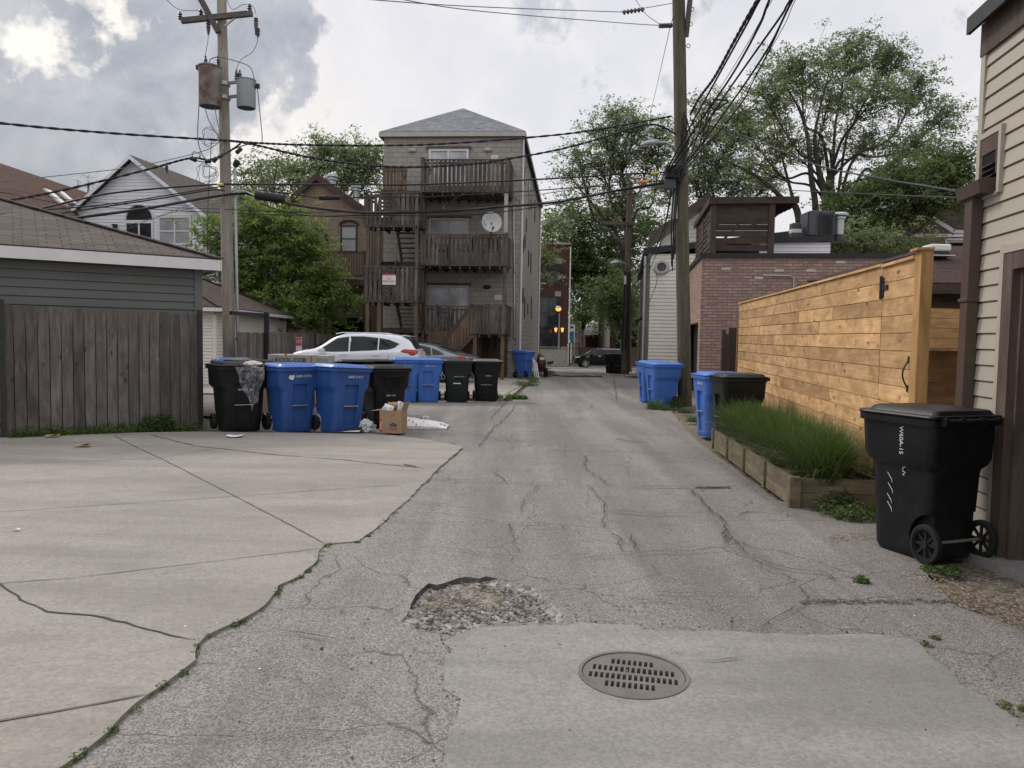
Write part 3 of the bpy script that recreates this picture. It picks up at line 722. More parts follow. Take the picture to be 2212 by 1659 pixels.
# ---- cream garage
o = P(463, 760, 24.5); o.z = 0; ux = Vector((math.sin(R(-1.6)), math.cos(R(-1.6)), 0)); lx = Vector((-ux.y, ux.x, 0))
g = thing('garage', 'cream sided garage with dark brown hip roof and white gutter behind the leaning utility pole', 'garage', o)
mb = MB(); clap(mb, o, o+ux*8.4, 0, 2.36, .105, -lx); clap(mb, o, o+lx*6, 0, 2.36, .105, -ux)
mb.quad(o+ux*8.4, o+ux*8.4+lx*6, o+ux*8.4+lx*6+Vector((0, 0, 2.36)), o+ux*8.4+Vector((0, 0, 2.36))); mb.build('wall', 'siding_cream', g)
mb = MB(); mb.box((o.x+.012, o.y+.04, 1.12), .1, .14, 2.25); mb.build('corner_board', 'siding_cream', g); mb = MB(); mb.box((o.x+ux.x*8.36+.012, o.y+ux.y*8.36, 1.12), .08, .1, 2.25); mb.build('corner_board', 'siding_cream', g)
hip_roof('roof', o, ux, 8.4, lx, 6, 2.48, 1.5, .35, 'shingle_dark', g, 'white_trim', .11)
# ---- fence line behind the pole, with a black gate frame
A = P(512, 800, 16.8); B = P(571, 800, 18.6)
picket_fence('picket_fence', 'short run of grey picket fence inside a black metal gate frame behind the utility pole', A, B, 1.66, 1.67, 9, [], nrm=Vector((.55, -.83, 0)), rails=True, ja=.012)
t = thing('gate_frame', 'black metal gate frame standing over the short grey picket fence', 'gate frame', (B.x, B.y, 0))
mb = MB(); q0, q1 = P(500, 676, 16.6), P(577, 678, 18.6); mb.box((q1.x, q1.y-.03, q1.z/2), .1, .1, q1.z+.06); mb.build('post', 'black_metal', t)
mb = MB(); mb.beam(Vector((q0.x, q0.y-.05, q0.z)), Vector((q1.x-.05, q1.y-.03, q1.z-.03)), .06, .08); mb.build('bar', 'black_metal', t)
A = P(582, 800, 25.0); B = P(760, 800, 34)
picket_fence('board_fence', 'long plain grey board fence running behind the white car', A, B, 1.72, 1.67, 60, [.47, .80], nrm=Vector((.9, -.4, 0)), gap=.004, ear=.003, ja=.008)
q = A.lerp(B, .34); q2 = P(646, 762, 27.3)
plain('sign_white', (.66, .63, .66), .5, .05); plain('sign_red', (.42, .06, .08), .5, .1); plain('ink_black', (.02, .02, .02), .6); plain('ink_white', (.75, .75, .75), .6)
t = thing('parking_sign', 'small red and white parking sign on the grey board fence beside the white car', 'sign', q2)
s_ = P(646, 747, 27.2); mb = MB(); mb.boxf(s_+Vector((-.10, -.05, -.42)), Vector((.20, .03, 0)), Vector((0, .012, 0)), Vector((0, 0, .72))); mb.build('plate', 'sign_white', t)
mb = MB(); mb.boxf(s_+Vector((-.092, -.054, .0)), Vector((.184, .028, 0)), Vector((0, .003, 0)), Vector((0, 0, .29))); mb.build('red_panel', 'sign_red', t)
text('lettering', 'PRIVATE\nPARKING\nONLY', .045, 'ink_white', t, s_+Vector((0, -.045, .15)), (1, .15, 0), (0, 0, 1))
text('lettering', 'NO\nTRESPASSING', .036, 'sign_red', t, s_+Vector((0, -.045, -.2)), (1, .15, 0), (0, 0, 1))
# ---- gabled houses
def window(par, o, ex, nrm, w_, h, frame='white_trim', glass='glass', fw_=.06, mull=(), bars=(), depth=.05, sill=True, name='window'):
    """o = lower left corner on wall; ex right; nrm outward"""
    ex = Vector(ex).normalized(); nrm = Vector(nrm).normalized(); Z = Vector((0, 0, 1)); o = Vector(o)+nrm*.012
    m = MB(); m.boxf(o, ex*fw_, nrm*depth, Z*h); m.boxf(o+ex*(w_-fw_), ex*fw_, nrm*depth, Z*h); m.boxf(o+ex*fw_, ex*(w_-2*fw_), nrm*(depth-.003), Z*fw_); m.boxf(o+ex*fw_+Z*(h-fw_), ex*(w_-2*fw_), nrm*(depth-.003), Z*fw_)
    for x in mull: m.boxf(o+ex*(w_*x-fw_*.4)+Z*fw_, ex*fw_*.8, nrm*(depth-.006), Z*(h-2*fw_))
    for z_ in bars: m.boxf(o+ex*fw_+Z*(h*z_-fw_*.35), ex*(w_-2*fw_), nrm*(depth-.012), Z*fw_*.7)
    wo = m.build(name, frame, par)
    m = MB(); q = o+nrm*.016+ex*fw_*.5+Z*fw_*.5; a, b = ex*(w_-fw_), Z*(h-fw_); m.quad(q, q+a, q+a+b, q+b); m.build('pane', glass, wo, fixn=False)
    return wo
def gable(name, label, o, ex, W, ey, D, ze, za, wallmat, roofmat, trim, exp=.14, oh=.35, brick=False, wall_z0=0, cat='house', barge=.2, apex_t=.5):
    t = thing(name, label, cat, o); Z = Vector((0, 0, 1)); n = -ey
    lf = lambda z: 0 if z < ze else (z-ze)/(za-ze)*apex_t
    rf = lambda z: 1 if z < ze else 1-(z-ze)/(za-ze)*(1-apex_t)
    mb = MB()
    if brick:
        mb.poly([o+Z*wall_z0, o+ex*W+Z*wall_z0, o+ex*W+Z*ze, o+ex*W*apex_t+Z*za, o+Z*ze])
        mb.quad(o+ex*W, o+ex*W+ey*D, o+ex*W+ey*D+Z*ze, o+ex*W+Z*ze); mb.quad(o+ey*D, o, o+Z*ze, o+ey*D+Z*ze)
    else:
        clap(mb, o, o+ex*W, wall_z0, za, exp, n, lf, rf); clap(mb, o+ex*W, o+ex*W+ey*D, wall_z0, ze, exp, ex)
        mb.quad(o+ey*D, o, o+Z*ze, o+ey*D+Z*ze)
    mb.poly([o+ex*W+ey*D, o+ey*D, o+ey*D+Z*ze, o+ex*W*apex_t+ey*D+Z*za, o+ex*W+ey*D+Z*ze]); mb.build('wall', wallmat, t)
    sl = (za-ze)/(W*apex_t); sr = (za-ze)/(W*(1-apex_t)); up = Z*.06; ap = o+ex*W*apex_t-ey*oh+Z*za+up
    L = o-ex*oh-ey*oh+Z*(ze-oh*sl)+up; Rr = o+ex*(W+oh)-ey*oh+Z*(ze-oh*sr)+up; dd = ey*(D+2*oh); th = Z*.07
    mb = MB()
    for a, b in ((L, ap), (ap, Rr)):
        mb.quad(a+th, b+th, b+dd+th, a+dd+th); mb.quad(a+dd, b+dd, b, a); mb.quad(a, b, b+th, a+th); mb.quad(b+dd, a+dd, a+dd+th, b+dd+th)
    mb.quad(L+dd, L, L+th, L+dd+th); mb.quad(Rr, Rr+dd, Rr+dd+th, Rr+th); mb.build('roof', roofmat, t, fixn=True)
    mb = MB()
    for a, b in ((L, ap), (Rr, ap)):
        dn = Z*-barge; q = -ey*.03; mb.boxf(a+q+dn+th*.7, b-a, ey*.028, Z*barge)
    mb.build('bargeboard', trim, t)
    return t
# white house
hx = Vector((AV.x, AV.y, 0)); hy = Vector((AU.x, AU.y, 0))
o = P(167, 700, 38.3); o.z = 0; rt = P(428, 700, 37.4); W = (rt-o).length*.995; zap = P(290, 345, 38).z; zev = P(162, 462, 38.3).z
hx = Vector(((rt-o).x, (rt-o).y, 0)).normalized(); hy = Vector((-hx.y, hx.x, 0))
h = gable('white_house', 'white clapboard house with steep gable, arched window and dark roof left of the leaning pole', o, hx, W, hy, 12, zev, zap, 'siding_white', 'shingle_brown', 'siding_white', .16, .38, apex_t=(290-165)/(430-165))
def onw(px, py, pt=o, n=None):       # pixel to the wall plane through pt
    n = n or hy; d = ray(px, py); t_ = (Vector(pt)-Vector((0, 0, CH))).dot(n)/d.dot(n); return Vector((0, 0, CH))+d*t_
a, b = onw(271, 532), onw(332, 478)
window(h, a, hx, -hy, (b-a).dot(hx), b.z-a.z, 'white_trim', 'glass', .10, (.5,))
ctr = onw(301.5, 475); rr = (onw(332, 475)-onw(271, 475)).length/2
mb = MB(); n = 14; inn = [ctr-hy*.03+hx*math.cos(math.pi*k/n)*(rr-.07)+Vector((0, 0, 1))*math.sin(math.pi*k/n)*(rr*.92) for k in range(n+1)]
mb.poly(inn); mb.build('arched_pane', 'glass', h)
mb = MB(); mb.tube([ctr-hy*.03+hx*math.cos(math.pi*k/n)*rr+Vector((0, 0, 1))*math.sin(math.pi*k/n)*rr for k in range(n+1)], .05, 6); mb.build('arch_trim', 'white_trim', h)
a, b = onw(343, 530), onw(414, 466); window(h, a, hx, -hy, (b-a).dot(hx), b.z-a.z, 'white_trim', 'glass_blind', .10, (.5,), (.48,))
mb = MB(); q = onw(251, 492)-hy*.1; mb.box(q, .16, .16, .2); mb.box(q+Vector((0, 0, .13)), .22, .22, .05); mb.build('wall_lamp', 'black_metal', h)
rl = mb = MB(); a, b = onw(262, 520)-hy*.9, onw(333, 522)-hy*.9; mb.beam(a, b, .05, .07); mb.beam(b, b+hy*.9, .05, .07)
for k in range(14): q = a.lerp(b, k/13); mb.box((q.x, q.y, q.z-.4), .03, .03, .8)
for k in range(5): q = b+hy*.9*k/5; mb.box((q.x, q.y, q.z-.4), .03, .03, .8)
mb.boxf(a+Vector((0, 0, -.9)), b-a, hy*.9, Vector((0, 0, .1))); mb.build('balcony', 'black_metal', h)
# brown-roofed house far left
mb_th = thing('brown_roof_house', 'house with a long reddish brown roof and two pale skylights at the far left', 'house', (-26, 34, 0))
rA, rB = P(-260, 262, 27), P(190, 415, 42.5); eA, eB = P(-260, 352, 24.5), P(232, 508, 41.6)
zr = (rA.z+rB.z)/2
ze_ = P(0, 437, 31.8).z; rA = Vector((-24.1, 24, zr)); rA.z = P(0, 353, 36).z; rB = Vector((-23.8, 43.0, rA.z))
eA = Vector((-21.2, 24, ze_)); eB = Vector((-20.9, 43.0, ze_)); lA = Vector((-27, 24, ze_)); lB = Vector((-26.7, 43, ze_)); dn = Vector((0, 0, -.12))
mb = MB(); mb.quad(eA, eB, rB, rA); mb.quad(rA, rB, lB, lA); mb.quad(eA+dn, lA+dn, lB+dn, eB+dn); mb.poly([eA, rA, lA]); mb.poly([eB, lB, rB]); mb.quad(eA+dn, eB+dn, eB, eA); rf = mb.build('roof', 'shingle_red', mb_th, fixn=True)
mb = MB(); mb.boxf((-26.7, 24.3, 0), (5.4, 0, 0), (.25, 18.4, 0), (0, 0, ze_-.12)); mb.build('wall', 'siding_white', mb_th)
mb = MB(); mb.beam(eA+Vector((.06, 0, -.05)), eB+Vector((.06, 0, -.05)), .12, .12); mb.build('gutter', 'white_trim', mb_th)
sn = (eB-eA).cross(rA-eA).normalized(); sn = sn if sn.z > 0 else -sn
plain('skylight_pane', (.75, .75, .74), .3, .1)
def onroof(px, py): 
    d = ray(px, py); t_ = (eA-Vector((0, 0, CH))).dot(sn)/d.dot(sn); return Vector((0, 0, CH))+d*t_
for A_, B_ in (((91, 409), (132, 444)), ((124, 414), (152, 440))):
    m = MB(); a, b = onroof(*A_), onroof(*B_); up = (rA-eA).normalized(); al = (eB-eA).normalized(); hgt = (a-b).dot(up)
    m.boxf(b, al*.55, up*hgt, sn*.1); s1 = m.build('skylight', 'white_trim', mb_th)
    m = MB(); m.boxf(b+al*.06+up*.06+sn*.1, al*.43, up*(hgt-.12), sn*.01); m.build('pane', 'skylight_pane', s1)
# tan brick house with red-brown bargeboards
brickm('brick_tan', (.30, .225, .165), (.235, .165, .12), (.22, .20, .175), .22, .075, .009, .4, (.14, .085, .065), .9, .5)
plain('paint_maroon', (.065, .035, .033), .7, .2)
oL = P(597, 700, 39); oR = P(800, 700, 38.7); oL.z = oR.z = 0; ex = (oR-oL).normalized(); ey = Vector((-ex.y, ex.x, 0)); W = (oR-oL).length
zap = P(685, 378, 38.5).z; zev = P(800, 462, 38.5).z
h = gable('brick_house', 'tan brick house with maroon bargeboards and pointed gable between the trees and the apartment block', oL, ex, W, ey, 14, zev, zap, 'brick_tan', 'shingle_dark', 'paint_maroon', brick=True, oh=.3, barge=.32, apex_t=.44)
onb = lambda px, py: onw(px, py, oL, ey)
a, b = onb(736, 545), onb(772, 487)
window(h, a, ex, -ey, (b-a).dot(ex), b.z-a.z, 'black_metal', 'glass_blind', .07, (), (.5,))
mb = MB(); c_ = onb(754, 486); hw = (b-a).dot(ex)/2+.05; mb.tube([c_-ey*.03+ex*hw*math.cos(math.pi*k/8)+Vector((0, 0, .22*math.sin(math.pi*k/8))) for k in range(9)], .07, 6); mb.build('arch_lintel', 'paint_maroon', h)
a, b = onb(654, 530), onb(688, 506); window(h, a, ex, -ey, (b-a).dot(ex), b.z-a.z, 'black_metal', 'glass_curtain', .06)
mb = MB(); q = onb(706, 516)-ey*.12; mb.box(q, .16, .16, .26); mb.lathe(q+Vector((0, 0, .13)), [(.12, 0), (.02, .12)], 8); mb.build('wall_lamp', 'black_metal', h)
plain('galvanised', (.40, .42, .43), .35, .1, 5, .05, 60, .5, .6)
for px, py in ((718, 382), (769, 405)):
    q = P(px, py, 41.5); m = MB(); m.lathe(q+Vector((0, 0, -1.3)), [(.17, 0), (.17, 1.1), (.26, 1.12), (.26, 1.2), (.15, 1.22), (.15, 1.28), (.28, 1.3), (.26, 1.42), (.05, 1.48)], 12); m.build('chimney_pipe', 'galvanised', h, 40)
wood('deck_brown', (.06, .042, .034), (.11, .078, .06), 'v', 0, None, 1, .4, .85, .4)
dk = thing('wooden_balcony', 'dark brown wooden balcony with slim balusters on the back of the tan brick house', 'balcony', onb(745, 603)-ey*1.2)
a, b = onb(700, 603)-ey*2.0, onb(792, 603)-ey*2.0; a = P(704, 600, 36.8); b = P(789, 603, 36.8); top = P(745, 545, 36.8).z-.0
mb = MB(); mb.boxf(a+Vector((0, 0, -.3)), b-a, ey*1.9, Vector((0, 0, .28))); mb.build('floor', 'deck_brown', dk)
mb = MB(); A_, B_ = Vector((a.x, a.y, top)), Vector((b.x, b.y, top)); mb.beam(A_, B_, .05, .09); mb.beam(A_+Vector((0, 0, .12-(top-a.z))), B_+Vector((0, 0, .12-(top-a.z))), .05, .08)
for k in range(24): q = A_.lerp(B_, (k+.5)/24); mb.box((q.x, q.y, (top+a.z)/2), .035, .035, top-a.z-.1)
mb.build('railing', 'deck_brown', dk)
for q in (A_, B_): m = MB(); m.box((q.x, q.y, (top+.1)/2), .13, .13, top+.1); m.build('post', 'deck_brown', dk)
mb = MB()
for k in range(60): q = A_.lerp(B_, k/59)+ey*1.0; mb.box((q.x, q.y, (a.z-.3)/2*.62), .085, .03, (a.z-.3)*.62)
mb.build('lattice', 'deck_brown', dk)
# ================================================================== apartment block
brickm('block_grey', (.32, .30, .265), (.38, .36, .325), (.20, .19, .17), .40, .20, .012, .5, None, .9, .3, .5, ((.19, .175, .15), .3))
wood('deck_grey', (.075, .064, .056), (.175, .148, .126), 'v', .3, ((.035, .03, .026), .4), 1, .4, .9, .9)
wood('deck_tan', (.12, .085, .055), (.20, .14, .09), 'v', .3, ((.06, .045, .035), .4), 1, .4, .9, .4)
plain('white_metal', (.62, .62, .62), .4, .05)
oR = G(1106, 816); oR.z = 0; ang = R(4.6); ex = Vector((-math.cos(ang), math.sin(ang), 0)); ey = Vector((math.sin(ang), math.cos(ang), 0)); out_ = -ey
APW = (P(828, 700, 32.9)-P(1119, 700, 32.3)).length; oR = P(1119, 745, 32.3); oR.z = 0; ZT = P(1118, 293, 32.3).z; APD = 17.0
ap = thing('apartment_block', 'three storey grey concrete block apartment building with a low hipped grey roof', 'apartment building', oR)
Z = Vector((0, 0, 1))
oL = oR+ex*APW
mb = MB(); mb.quad(oL, oR, oR+Z*ZT, oL+Z*ZT); mb.quad(oR, oR+ey*APD, oR+ey*APD+Z*ZT, oR+Z*ZT); mb.quad(oL+ey*APD, oL, oL+Z*ZT, oL+ey*APD+Z*ZT); mb.quad(oR+ey*APD, oL+ey*APD, oL+ey*APD+Z*ZT, oR+ey*APD+Z*ZT)
mb.build('wall', 'block_grey', ap)
hip_roof('roof', oL, -ex, APW, ey, APD, ZT+.16, 1.85, .16, 'shingle_grey', ap, 'soffit', .18, ridge=False)
onf = lambda px, py, off=0: onw(px, py, oR+out_*off, ey)
doors = [((926, 408), (1013, 322)), ((926, 575), (1013, 472)), ((926, 722), (1013, 617))]
for i, (p0, p1) in enumerate(doors):
    a, b = onf(*p0), onf(*p1); gl = ['glass_curtain', 'glass_blind', 'glass_curtain'][i]
    if i == 0: a.z = b.z-2.15
    if i == 2: a.z = b.z-2.1
    if i == 1: a.z = b.z-2.1
    dr = window(ap, a, -ex, out_, (b-a).dot(-ex), b.z-a.z, 'white_metal' if i == 0 else 'soffit', gl, .09, (.49,), (), .07, name='patio_door')
    m = MB(); q = a.lerp(b, .5); m.boxf(Vector((a.x, a.y, b.z))+out_*.0-ex*-.1, -ex*((b-a).dot(-ex)+.2), out_*.1, Z*.1); m.build('lintel', 'deck_grey', dr)
for px, py in ((891, 325), (1054, 324), (1052, 620)):
    q = onf(px, py); m = MB(); m.rings([[q+out_*o2+ex*.17*k2*math.cos(a)+Z*.09*k2*math.sin(a) for a in [j*math.pi/8 for j in range(16)]] for o2, k2 in ((0, 1), (.06, 1), (.1, .7), (.12, .2))]); s1 = m.build('wall_lamp', 'soffit' if py < 400 else 'black_metal', ap, 40)
def apsign(px, py, wd, hg, off, n, line1='NO PARKING', par=None):
    q = onf(px, py, off); t = thing('warning_sign', n, 'sign', q)
    m = MB(); m.boxf(q-(-ex)*wd/2+out_*.02-Z*hg/2, -ex*wd, out_*.008, Z*hg); m.build('plate', 'sign_white', t)
    m = MB(); m.boxf(q-(-ex)*wd/2+out_*.0285-Z*hg/2+Z*hg*.78, -ex*wd, out_*.003, Z*hg*.22); m.build('red_band', 'sign_red', t)
    text('lettering', 'WARNING', hg*.17, 'ink_white', t, q+out_*.034+Z*hg*.39, -ex, Z)
    text('lettering', 'NO\nTRESPASSING', hg*.17, 'sign_red', t, q+out_*.031-Z*hg*.12, -ex, Z)
apsign(1069, 338, .30, .22, 0, 'white warning sign on the block wall beside the top floor door')
apsign(1076, 641, .30, .26, 0, 'white warning sign on the block wall by the lowest floor lamp')
# side windows: narrow slits on the alley side
ons = lambda px, py: onw(px, py, oR, -ex)
for L in [((1129, 515), (1129, 545)), ((1133, 505), (1133, 535)), ((1141, 540), (1141, 575)), ((1146, 545), (1146, 590)), ((1128, 640), (1128, 655)), ((1132, 640), (1132, 688)), ((1139, 655), (1139, 680)), ((1147, 640), (1147, 690)), ((1128, 372), (1128, 385)), ((1133, 380), (1133, 395)), ((1142, 405), (1142, 418)), ((1147, 420), (1147, 452)), ((1142, 440), (1142, 452)), ((1155, 432), (1155, 480)), ((1136, 470), (1136, 500))]:
    a, b = ons(*L[0]), ons(*L[1]); z0, z1 = min(a.z, b.z), max(a.z, b.z)
    if z1-z0 < .5: z1 = z0+.7
    window(ap, Vector((a.x, a.y, z0)), ey, -ex, .5, z1-z0, 'deck_grey', 'glass', .05, (), (), .02)
# downspouts and conduit
def pipe(par, name, pts, r_, mat, n=8):
    m = MB(); m.tube(pts, r_, n); return m.build(name, mat, par, 60)
pipe(ap, 'downspout', [oR+Z*(ZT-.1)-ex*.07+ey*.15, oR+Z*.2-ex*.07+ey*.15], .05, 'white_metal')
pipe(ap, 'downspout', [oR+ey*(APD-.3)-ex*.06+Z*ZT, oR+ey*(APD-.3)-ex*.06], .06, 'white_metal')
q = onf(1110, 440); pipe(ap, 'conduit', [q+out_*.06, onf(1112, 730)+out_*.06], .04, 'galvanised')
pipe(ap, 'conduit', [onf(1117, 655)+out_*.05, onf(1117, 745)+out_*.05, onf(1109, 757)+out_*.05, onf(1098, 757)+out_*.05], .035, 'galvanised')
for k in range(3):
    q = onf(1063+14*k, 724)+out_*.15; m = MB(); m.lathe(q, [(.13, 0), (.13, .12), (.10, .16), (.02, .17)], 12, out_); m.boxf(q-Z*.55+ex*.05, -ex*.1, out_*.08, Z*.45); m.build('electric_meter', 'ac_grey', ap, 40)  # meters coloured dark to carry the shade below the landing
# porches -----------------------------------------------------------
YF = 1.9      # how far the decks stand out from the wall
po = thing('wooden_porches', 'weathered grey timber porches and stair landings climbing the back of the apartment block', 'porch', oR+ex*3)
def fx(px, off): return onf(px, 500, off).dot(ex)-oR.dot(ex)          # distance along facade
def fz(py, px, off): return onf(px, py, off).z
def fp(x, off, z): return oR+ex*x+out_*off+Z*z
def rail(x0, x1, off, zb, zt, n, par, mat='deck_grey', side=None, bw=.09):
    a, b = fp(x0, off, 0), fp(x1, off, 0); m = MB(); d = (b-a).normalized()
    m.beam(a+Z*(zt-.03), b+Z*(zt-.03), .10, .05); m.beam(a+Z*(zt-.16), b+Z*(zt-.16), .04, .09); m.beam(a+Z*(zb+.12), b+Z*(zb+.12), .04, .09)
    for k in range(n):
        q = a.lerp(b, (k+.5)/n)+out_*.034 if abs((b-a).dot(ey)) < .1 else a.lerp(b, (k+.5)/n)+ex*-.034
        h0 = rnd.uniform(-.03, .03)
        m.box((q.x, q.y, (zb+zt-.07)/2+h0/2), bw*rnd.uniform(.9, 1.1), .03, zt-.07-zb+h0, rz=math.atan2(d.y, d.x)+rnd.uniform(-.02, .02))
    return m.build('railing', mat, par)
def side_rail(x, off0, off1, zb, zt, n, par, mat='deck_grey', sgn=-1):
    a, b = fp(x, off0, 0), fp(x, off1, 0); m = MB(); d = (b-a).normalized()
    m.beam(a+Z*(zt-.03), b+Z*(zt-.03), .10, .05); m.beam(a+Z*(zb+.12), b+Z*(zb+.12), .04, .09); m.beam(a+Z*(zt-.16), b+Z*(zt-.16), .04, .09)
    for k in range(n):
        q = a.lerp(b, (k+.5)/n)+ex*.034*sgn; m.box((q.x, q.y, (zb+zt-.07)/2), .03, .09, zt-.07-zb, rz=math.atan2(d.y, d.x)-math.pi/2)
    return m.build('railing', mat, par)
def deckbox(x0, x1, o0, o1, z, par, mat='deck_grey', th=.26):
    m = MB(); a = fp(x0, o0, z-th); m.boxf(a, ex*(x1-x0), out_*(o1-o0), Z*th)
    for k in range(int((x1-x0)/.4)): m.boxf(fp(x0+.2+.4*k, o0+.01, z-th-.12), ex*.045, out_*(o1-o0-.03), Z*.119)
    return m.build('floor', mat, par)
xr, xl = fx(1097, YF), fx(909, YF)
lv = [(fz(414, 1000, YF), fz(343, 1000, YF)), (fz(573, 1000, YF), fz(505, 1000, YF))]
for zb, zt in lv:
    x0 = xr if zb > 5 else fx(1093, YF); x1 = xl if zb > 5 else fx(914, YF)
    deckbox(x0, x1, .02, YF, zb+.24, po); rail(x0, x1, YF-.03, zb+.03, zt, 20, po, bw=.115); side_rail(x0, .05, YF-.05, zb+.03, zt, 9, po); side_rail(x1, .05, YF-.05, zb+.03, zt, 9, po, sgn=1)
# lower deck: back rail, stair down to the left, landing box at the right
zf1 = fz(716, 1060, YF)+.12; zt1 = fz(658, 1060, YF)
xa, xb = fx(1097, YF), fx(1027, YF); deckbox(xa, xb, .02, YF+.55, zf1, po, 'deck_grey', .24); rail(xa, xb, YF+.52, zf1-.2, zt1, 9, po, 'deck_grey', bw=.115); side_rail(xa, .05, YF+.5, zf1-.2, zt1, 11, po)
xc = fx(915, YF); deckbox(xb, xc, .02, 1.25, zf1, po, 'deck_tan'); rail(xb+.02, xc, 1.22, zf1-.1, zt1-.03, 12, po, 'deck_grey', bw=.1)
mb = MB(); mb.boxf(fp(xb+.1, 1.27, zf1-.62), ex*(xc-xb-.2), out_*.04, Z*.42); mb.build('skirt_board', 'deck_tan', po)
mb = MB()
for k in range(18): q = fp(xb+.3+(xc-xb-.4)*k/18, 1.24, (zf1-.62)/2); mb.box(q, .09, .03, zf1-.62, rz=-ang)
mb.build('lattice', 'deck_tan', po)
m = MB(); m.boxf(fp(xa+.1, .12, 0), ex*(xb-xa-.2), out_*.03, Z*(zf1-.4)); m.build('shade_backing', 'deck_brown', po)  # dark boarding added to stand in for the shade under the landing
# stair down towards the left
st = thing('wooden_stair', 'brown timber stair running down to the left from the lowest porch', 'stair', fp(xb, YF, 0))
offs = (1.35, 2.35); xs1 = fx(945, YF+.4); run = xs1-xb; nst = 9
mb = MB()
for of in offs: mb.beam(fp(xb, of, zf1-.2), fp(xs1+.35, of, -.05), .05, .28)
for k in range(nst): mb.boxf(fp(xb+run*(k+.2)/nst, offs[0]-.05, zf1-zf1*(k+1)/(nst+.5)), ex*.30, out_*(offs[1]-offs[0]+.1), Z*.045)
mb.build('steps', 'deck_tan', st)
mb = MB(); top0, top1 = fp(xb, offs[1]+.05, zt1-.02), fp(xs1+.1, offs[1]+.05, .95); mb.beam(top0, top1, .06, .13); mb.build('handrail', 'deck_brown', st)
mb = MB()
for k in range(13):
    t_ = (k+.5)/13; q = top0.lerp(top1, t_); mb.box((q.x, q.y, q.z-.55), .09, .035, 1.1, rz=-ang)
mb.build('balusters', 'deck_tan', st)
# stair tower on the left: landings half a storey off
xL0, xL1 = fx(905, 2.3), fx(787, 2.3)
LA = (fz(487, 850, 2.3), fz(414, 850, 2.3)); LB = (fz(650, 850, 2.3), fz(575, 850, 2.3))
for zb, zt in (LA, LB):
    deckbox(xL0, xL1, 1.2, 2.3, zb+.2, po); rail(xL0, xL1, 2.28, zb, zt, 12, po, 'deck_grey', bw=.125); side_rail(xL0, .9, 2.25, zb, zt, 7, po); side_rail(xL1, .9, 2.25, zb, zt, 7, po, sgn=1)
# upper small gate panel with its diagonal brace
x0, x1 = fx(879, 1.0), fx(826, 1.0); zb, zt = fz(418, 850, 1.0), fz(361, 850, 1.0); rail(x0, x1, 1.0, zb, zt, 7, po, 'deck_tan', bw=.11)
mb = MB(); mb.beam(fp(x0+.02, 1.09, zt-.15), fp(x0+.45, 1.09, zb), .04, .1); mb.beam(fp(x0+.3, 1.3, zt-1.2), fp(x0+.6, 1.8, zb-1.6), .05, .1); mb.build('brace', 'deck_tan', po)
# inner landings at floor level and two flights per storey
fl = [zf1, lv[1][0]+.24, lv[0][0]+.24]; mid = [LB[0]+.2, LA[0]+.2]
xm = (xL0+xL1)/2
for k in range(3): deckbox(xL0-.3, xL1-.35, .02, .95, fl[k]-.02, po, th=.2)
def flight(xa_, xb_, o0, z0_, o1, z1_, par):
    m = MB(); n = 8
    for x in (xa_, xb_): m.beam(fp(x, o0, z0_), fp(x, o1, z1_), .05, .26)
    for k in range(n):
        t_ = (k+.6)/n; m.boxf(fp(xa_, o0+(o1-o0)*t_-.12, z0_+(z1_-z0_)*t_), ex*(xb_-xa_), out_*.26, Z*.045)
    return m.build('flight', 'deck_grey', par)
for k in range(2):
    flight(xm+.1, xL1-.35, 2.0, mid[k], .9, fl[k+1], po); flight(xL0+.12, xm-.1, .9, fl[k], 2.0, mid[k], po)
# posts
def post(x, off, z, mat='deck_tan', w_=.14):
    m = MB(); q = fp(x, off, 0); m.box((q.x, q.y, z/2), w_, w_, z, rz=-ang); m.build('post', mat, po)
for x, of, z, mt in ((xL0+.1, 2.2, LB[0], 'deck_tan'), (xL1-.12, 2.2, LB[0], 'deck_tan'), (xL1-.6, 2.2, LB[0], 'deck_tan'), (xa+.1, YF+.4, zf1-.24, 'deck_tan'), (xb-.1, YF+.4, zf1-.24, 'deck_tan')):
    post(x, of, z, mt)
def post2(x, off, z0_, z1_, mat='deck_grey', w_=.13):
    m = MB(); q = fp(x, off, 0); m.box((q.x, q.y, (z0_+z1_)/2), w_, w_, z1_-z0_, rz=-ang); m.build('post', mat, po)
for x in (xL0+.1, xL1-.12, xL1-.55): post2(x, 2.2, LB[1], LA[0])
post2(fx(1092, YF), YF-.1, zt1, lv[1][0], 'deck_grey', .15); post2(fx(1092, YF), YF-.1, lv[1][1], lv[0][0], 'soffit', .14)
for z0_, z1_ in (lv[0], lv[1]):
    for x in (xr+.05, xl-.05): post2(x, YF+.01, z0_-.02, z1_+.05, 'deck_grey', .13)
post2(xL1-.3, 1.25, 0, LB[0]); post2(xL0+.08, .9, 0, lv[0][0])
q = fp(fx(842, 2.3), 2.33, fz(603, 842, 2.3)); s0 = thing('warning_sign', 'white warning sign nailed to the grey slats of the lower stair landing', 'sign', q)
m = MB(); m.boxf(q+ex*.27-Z*.22+out_*.02, -ex*.54, out_*.01, Z*.42); m.build('plate', 'sign_white', s0)
text('lettering', 'NO\nTRESPASSING', .10, 'sign_red', s0, q+out_*.034-Z*.04, -ex, Z)
m = MB(); m.boxf(q+ex*.27+Z*.145+out_*.031, -ex*.54, out_*.003, Z*.055); m.build('red_band', 'sign_red', s0)
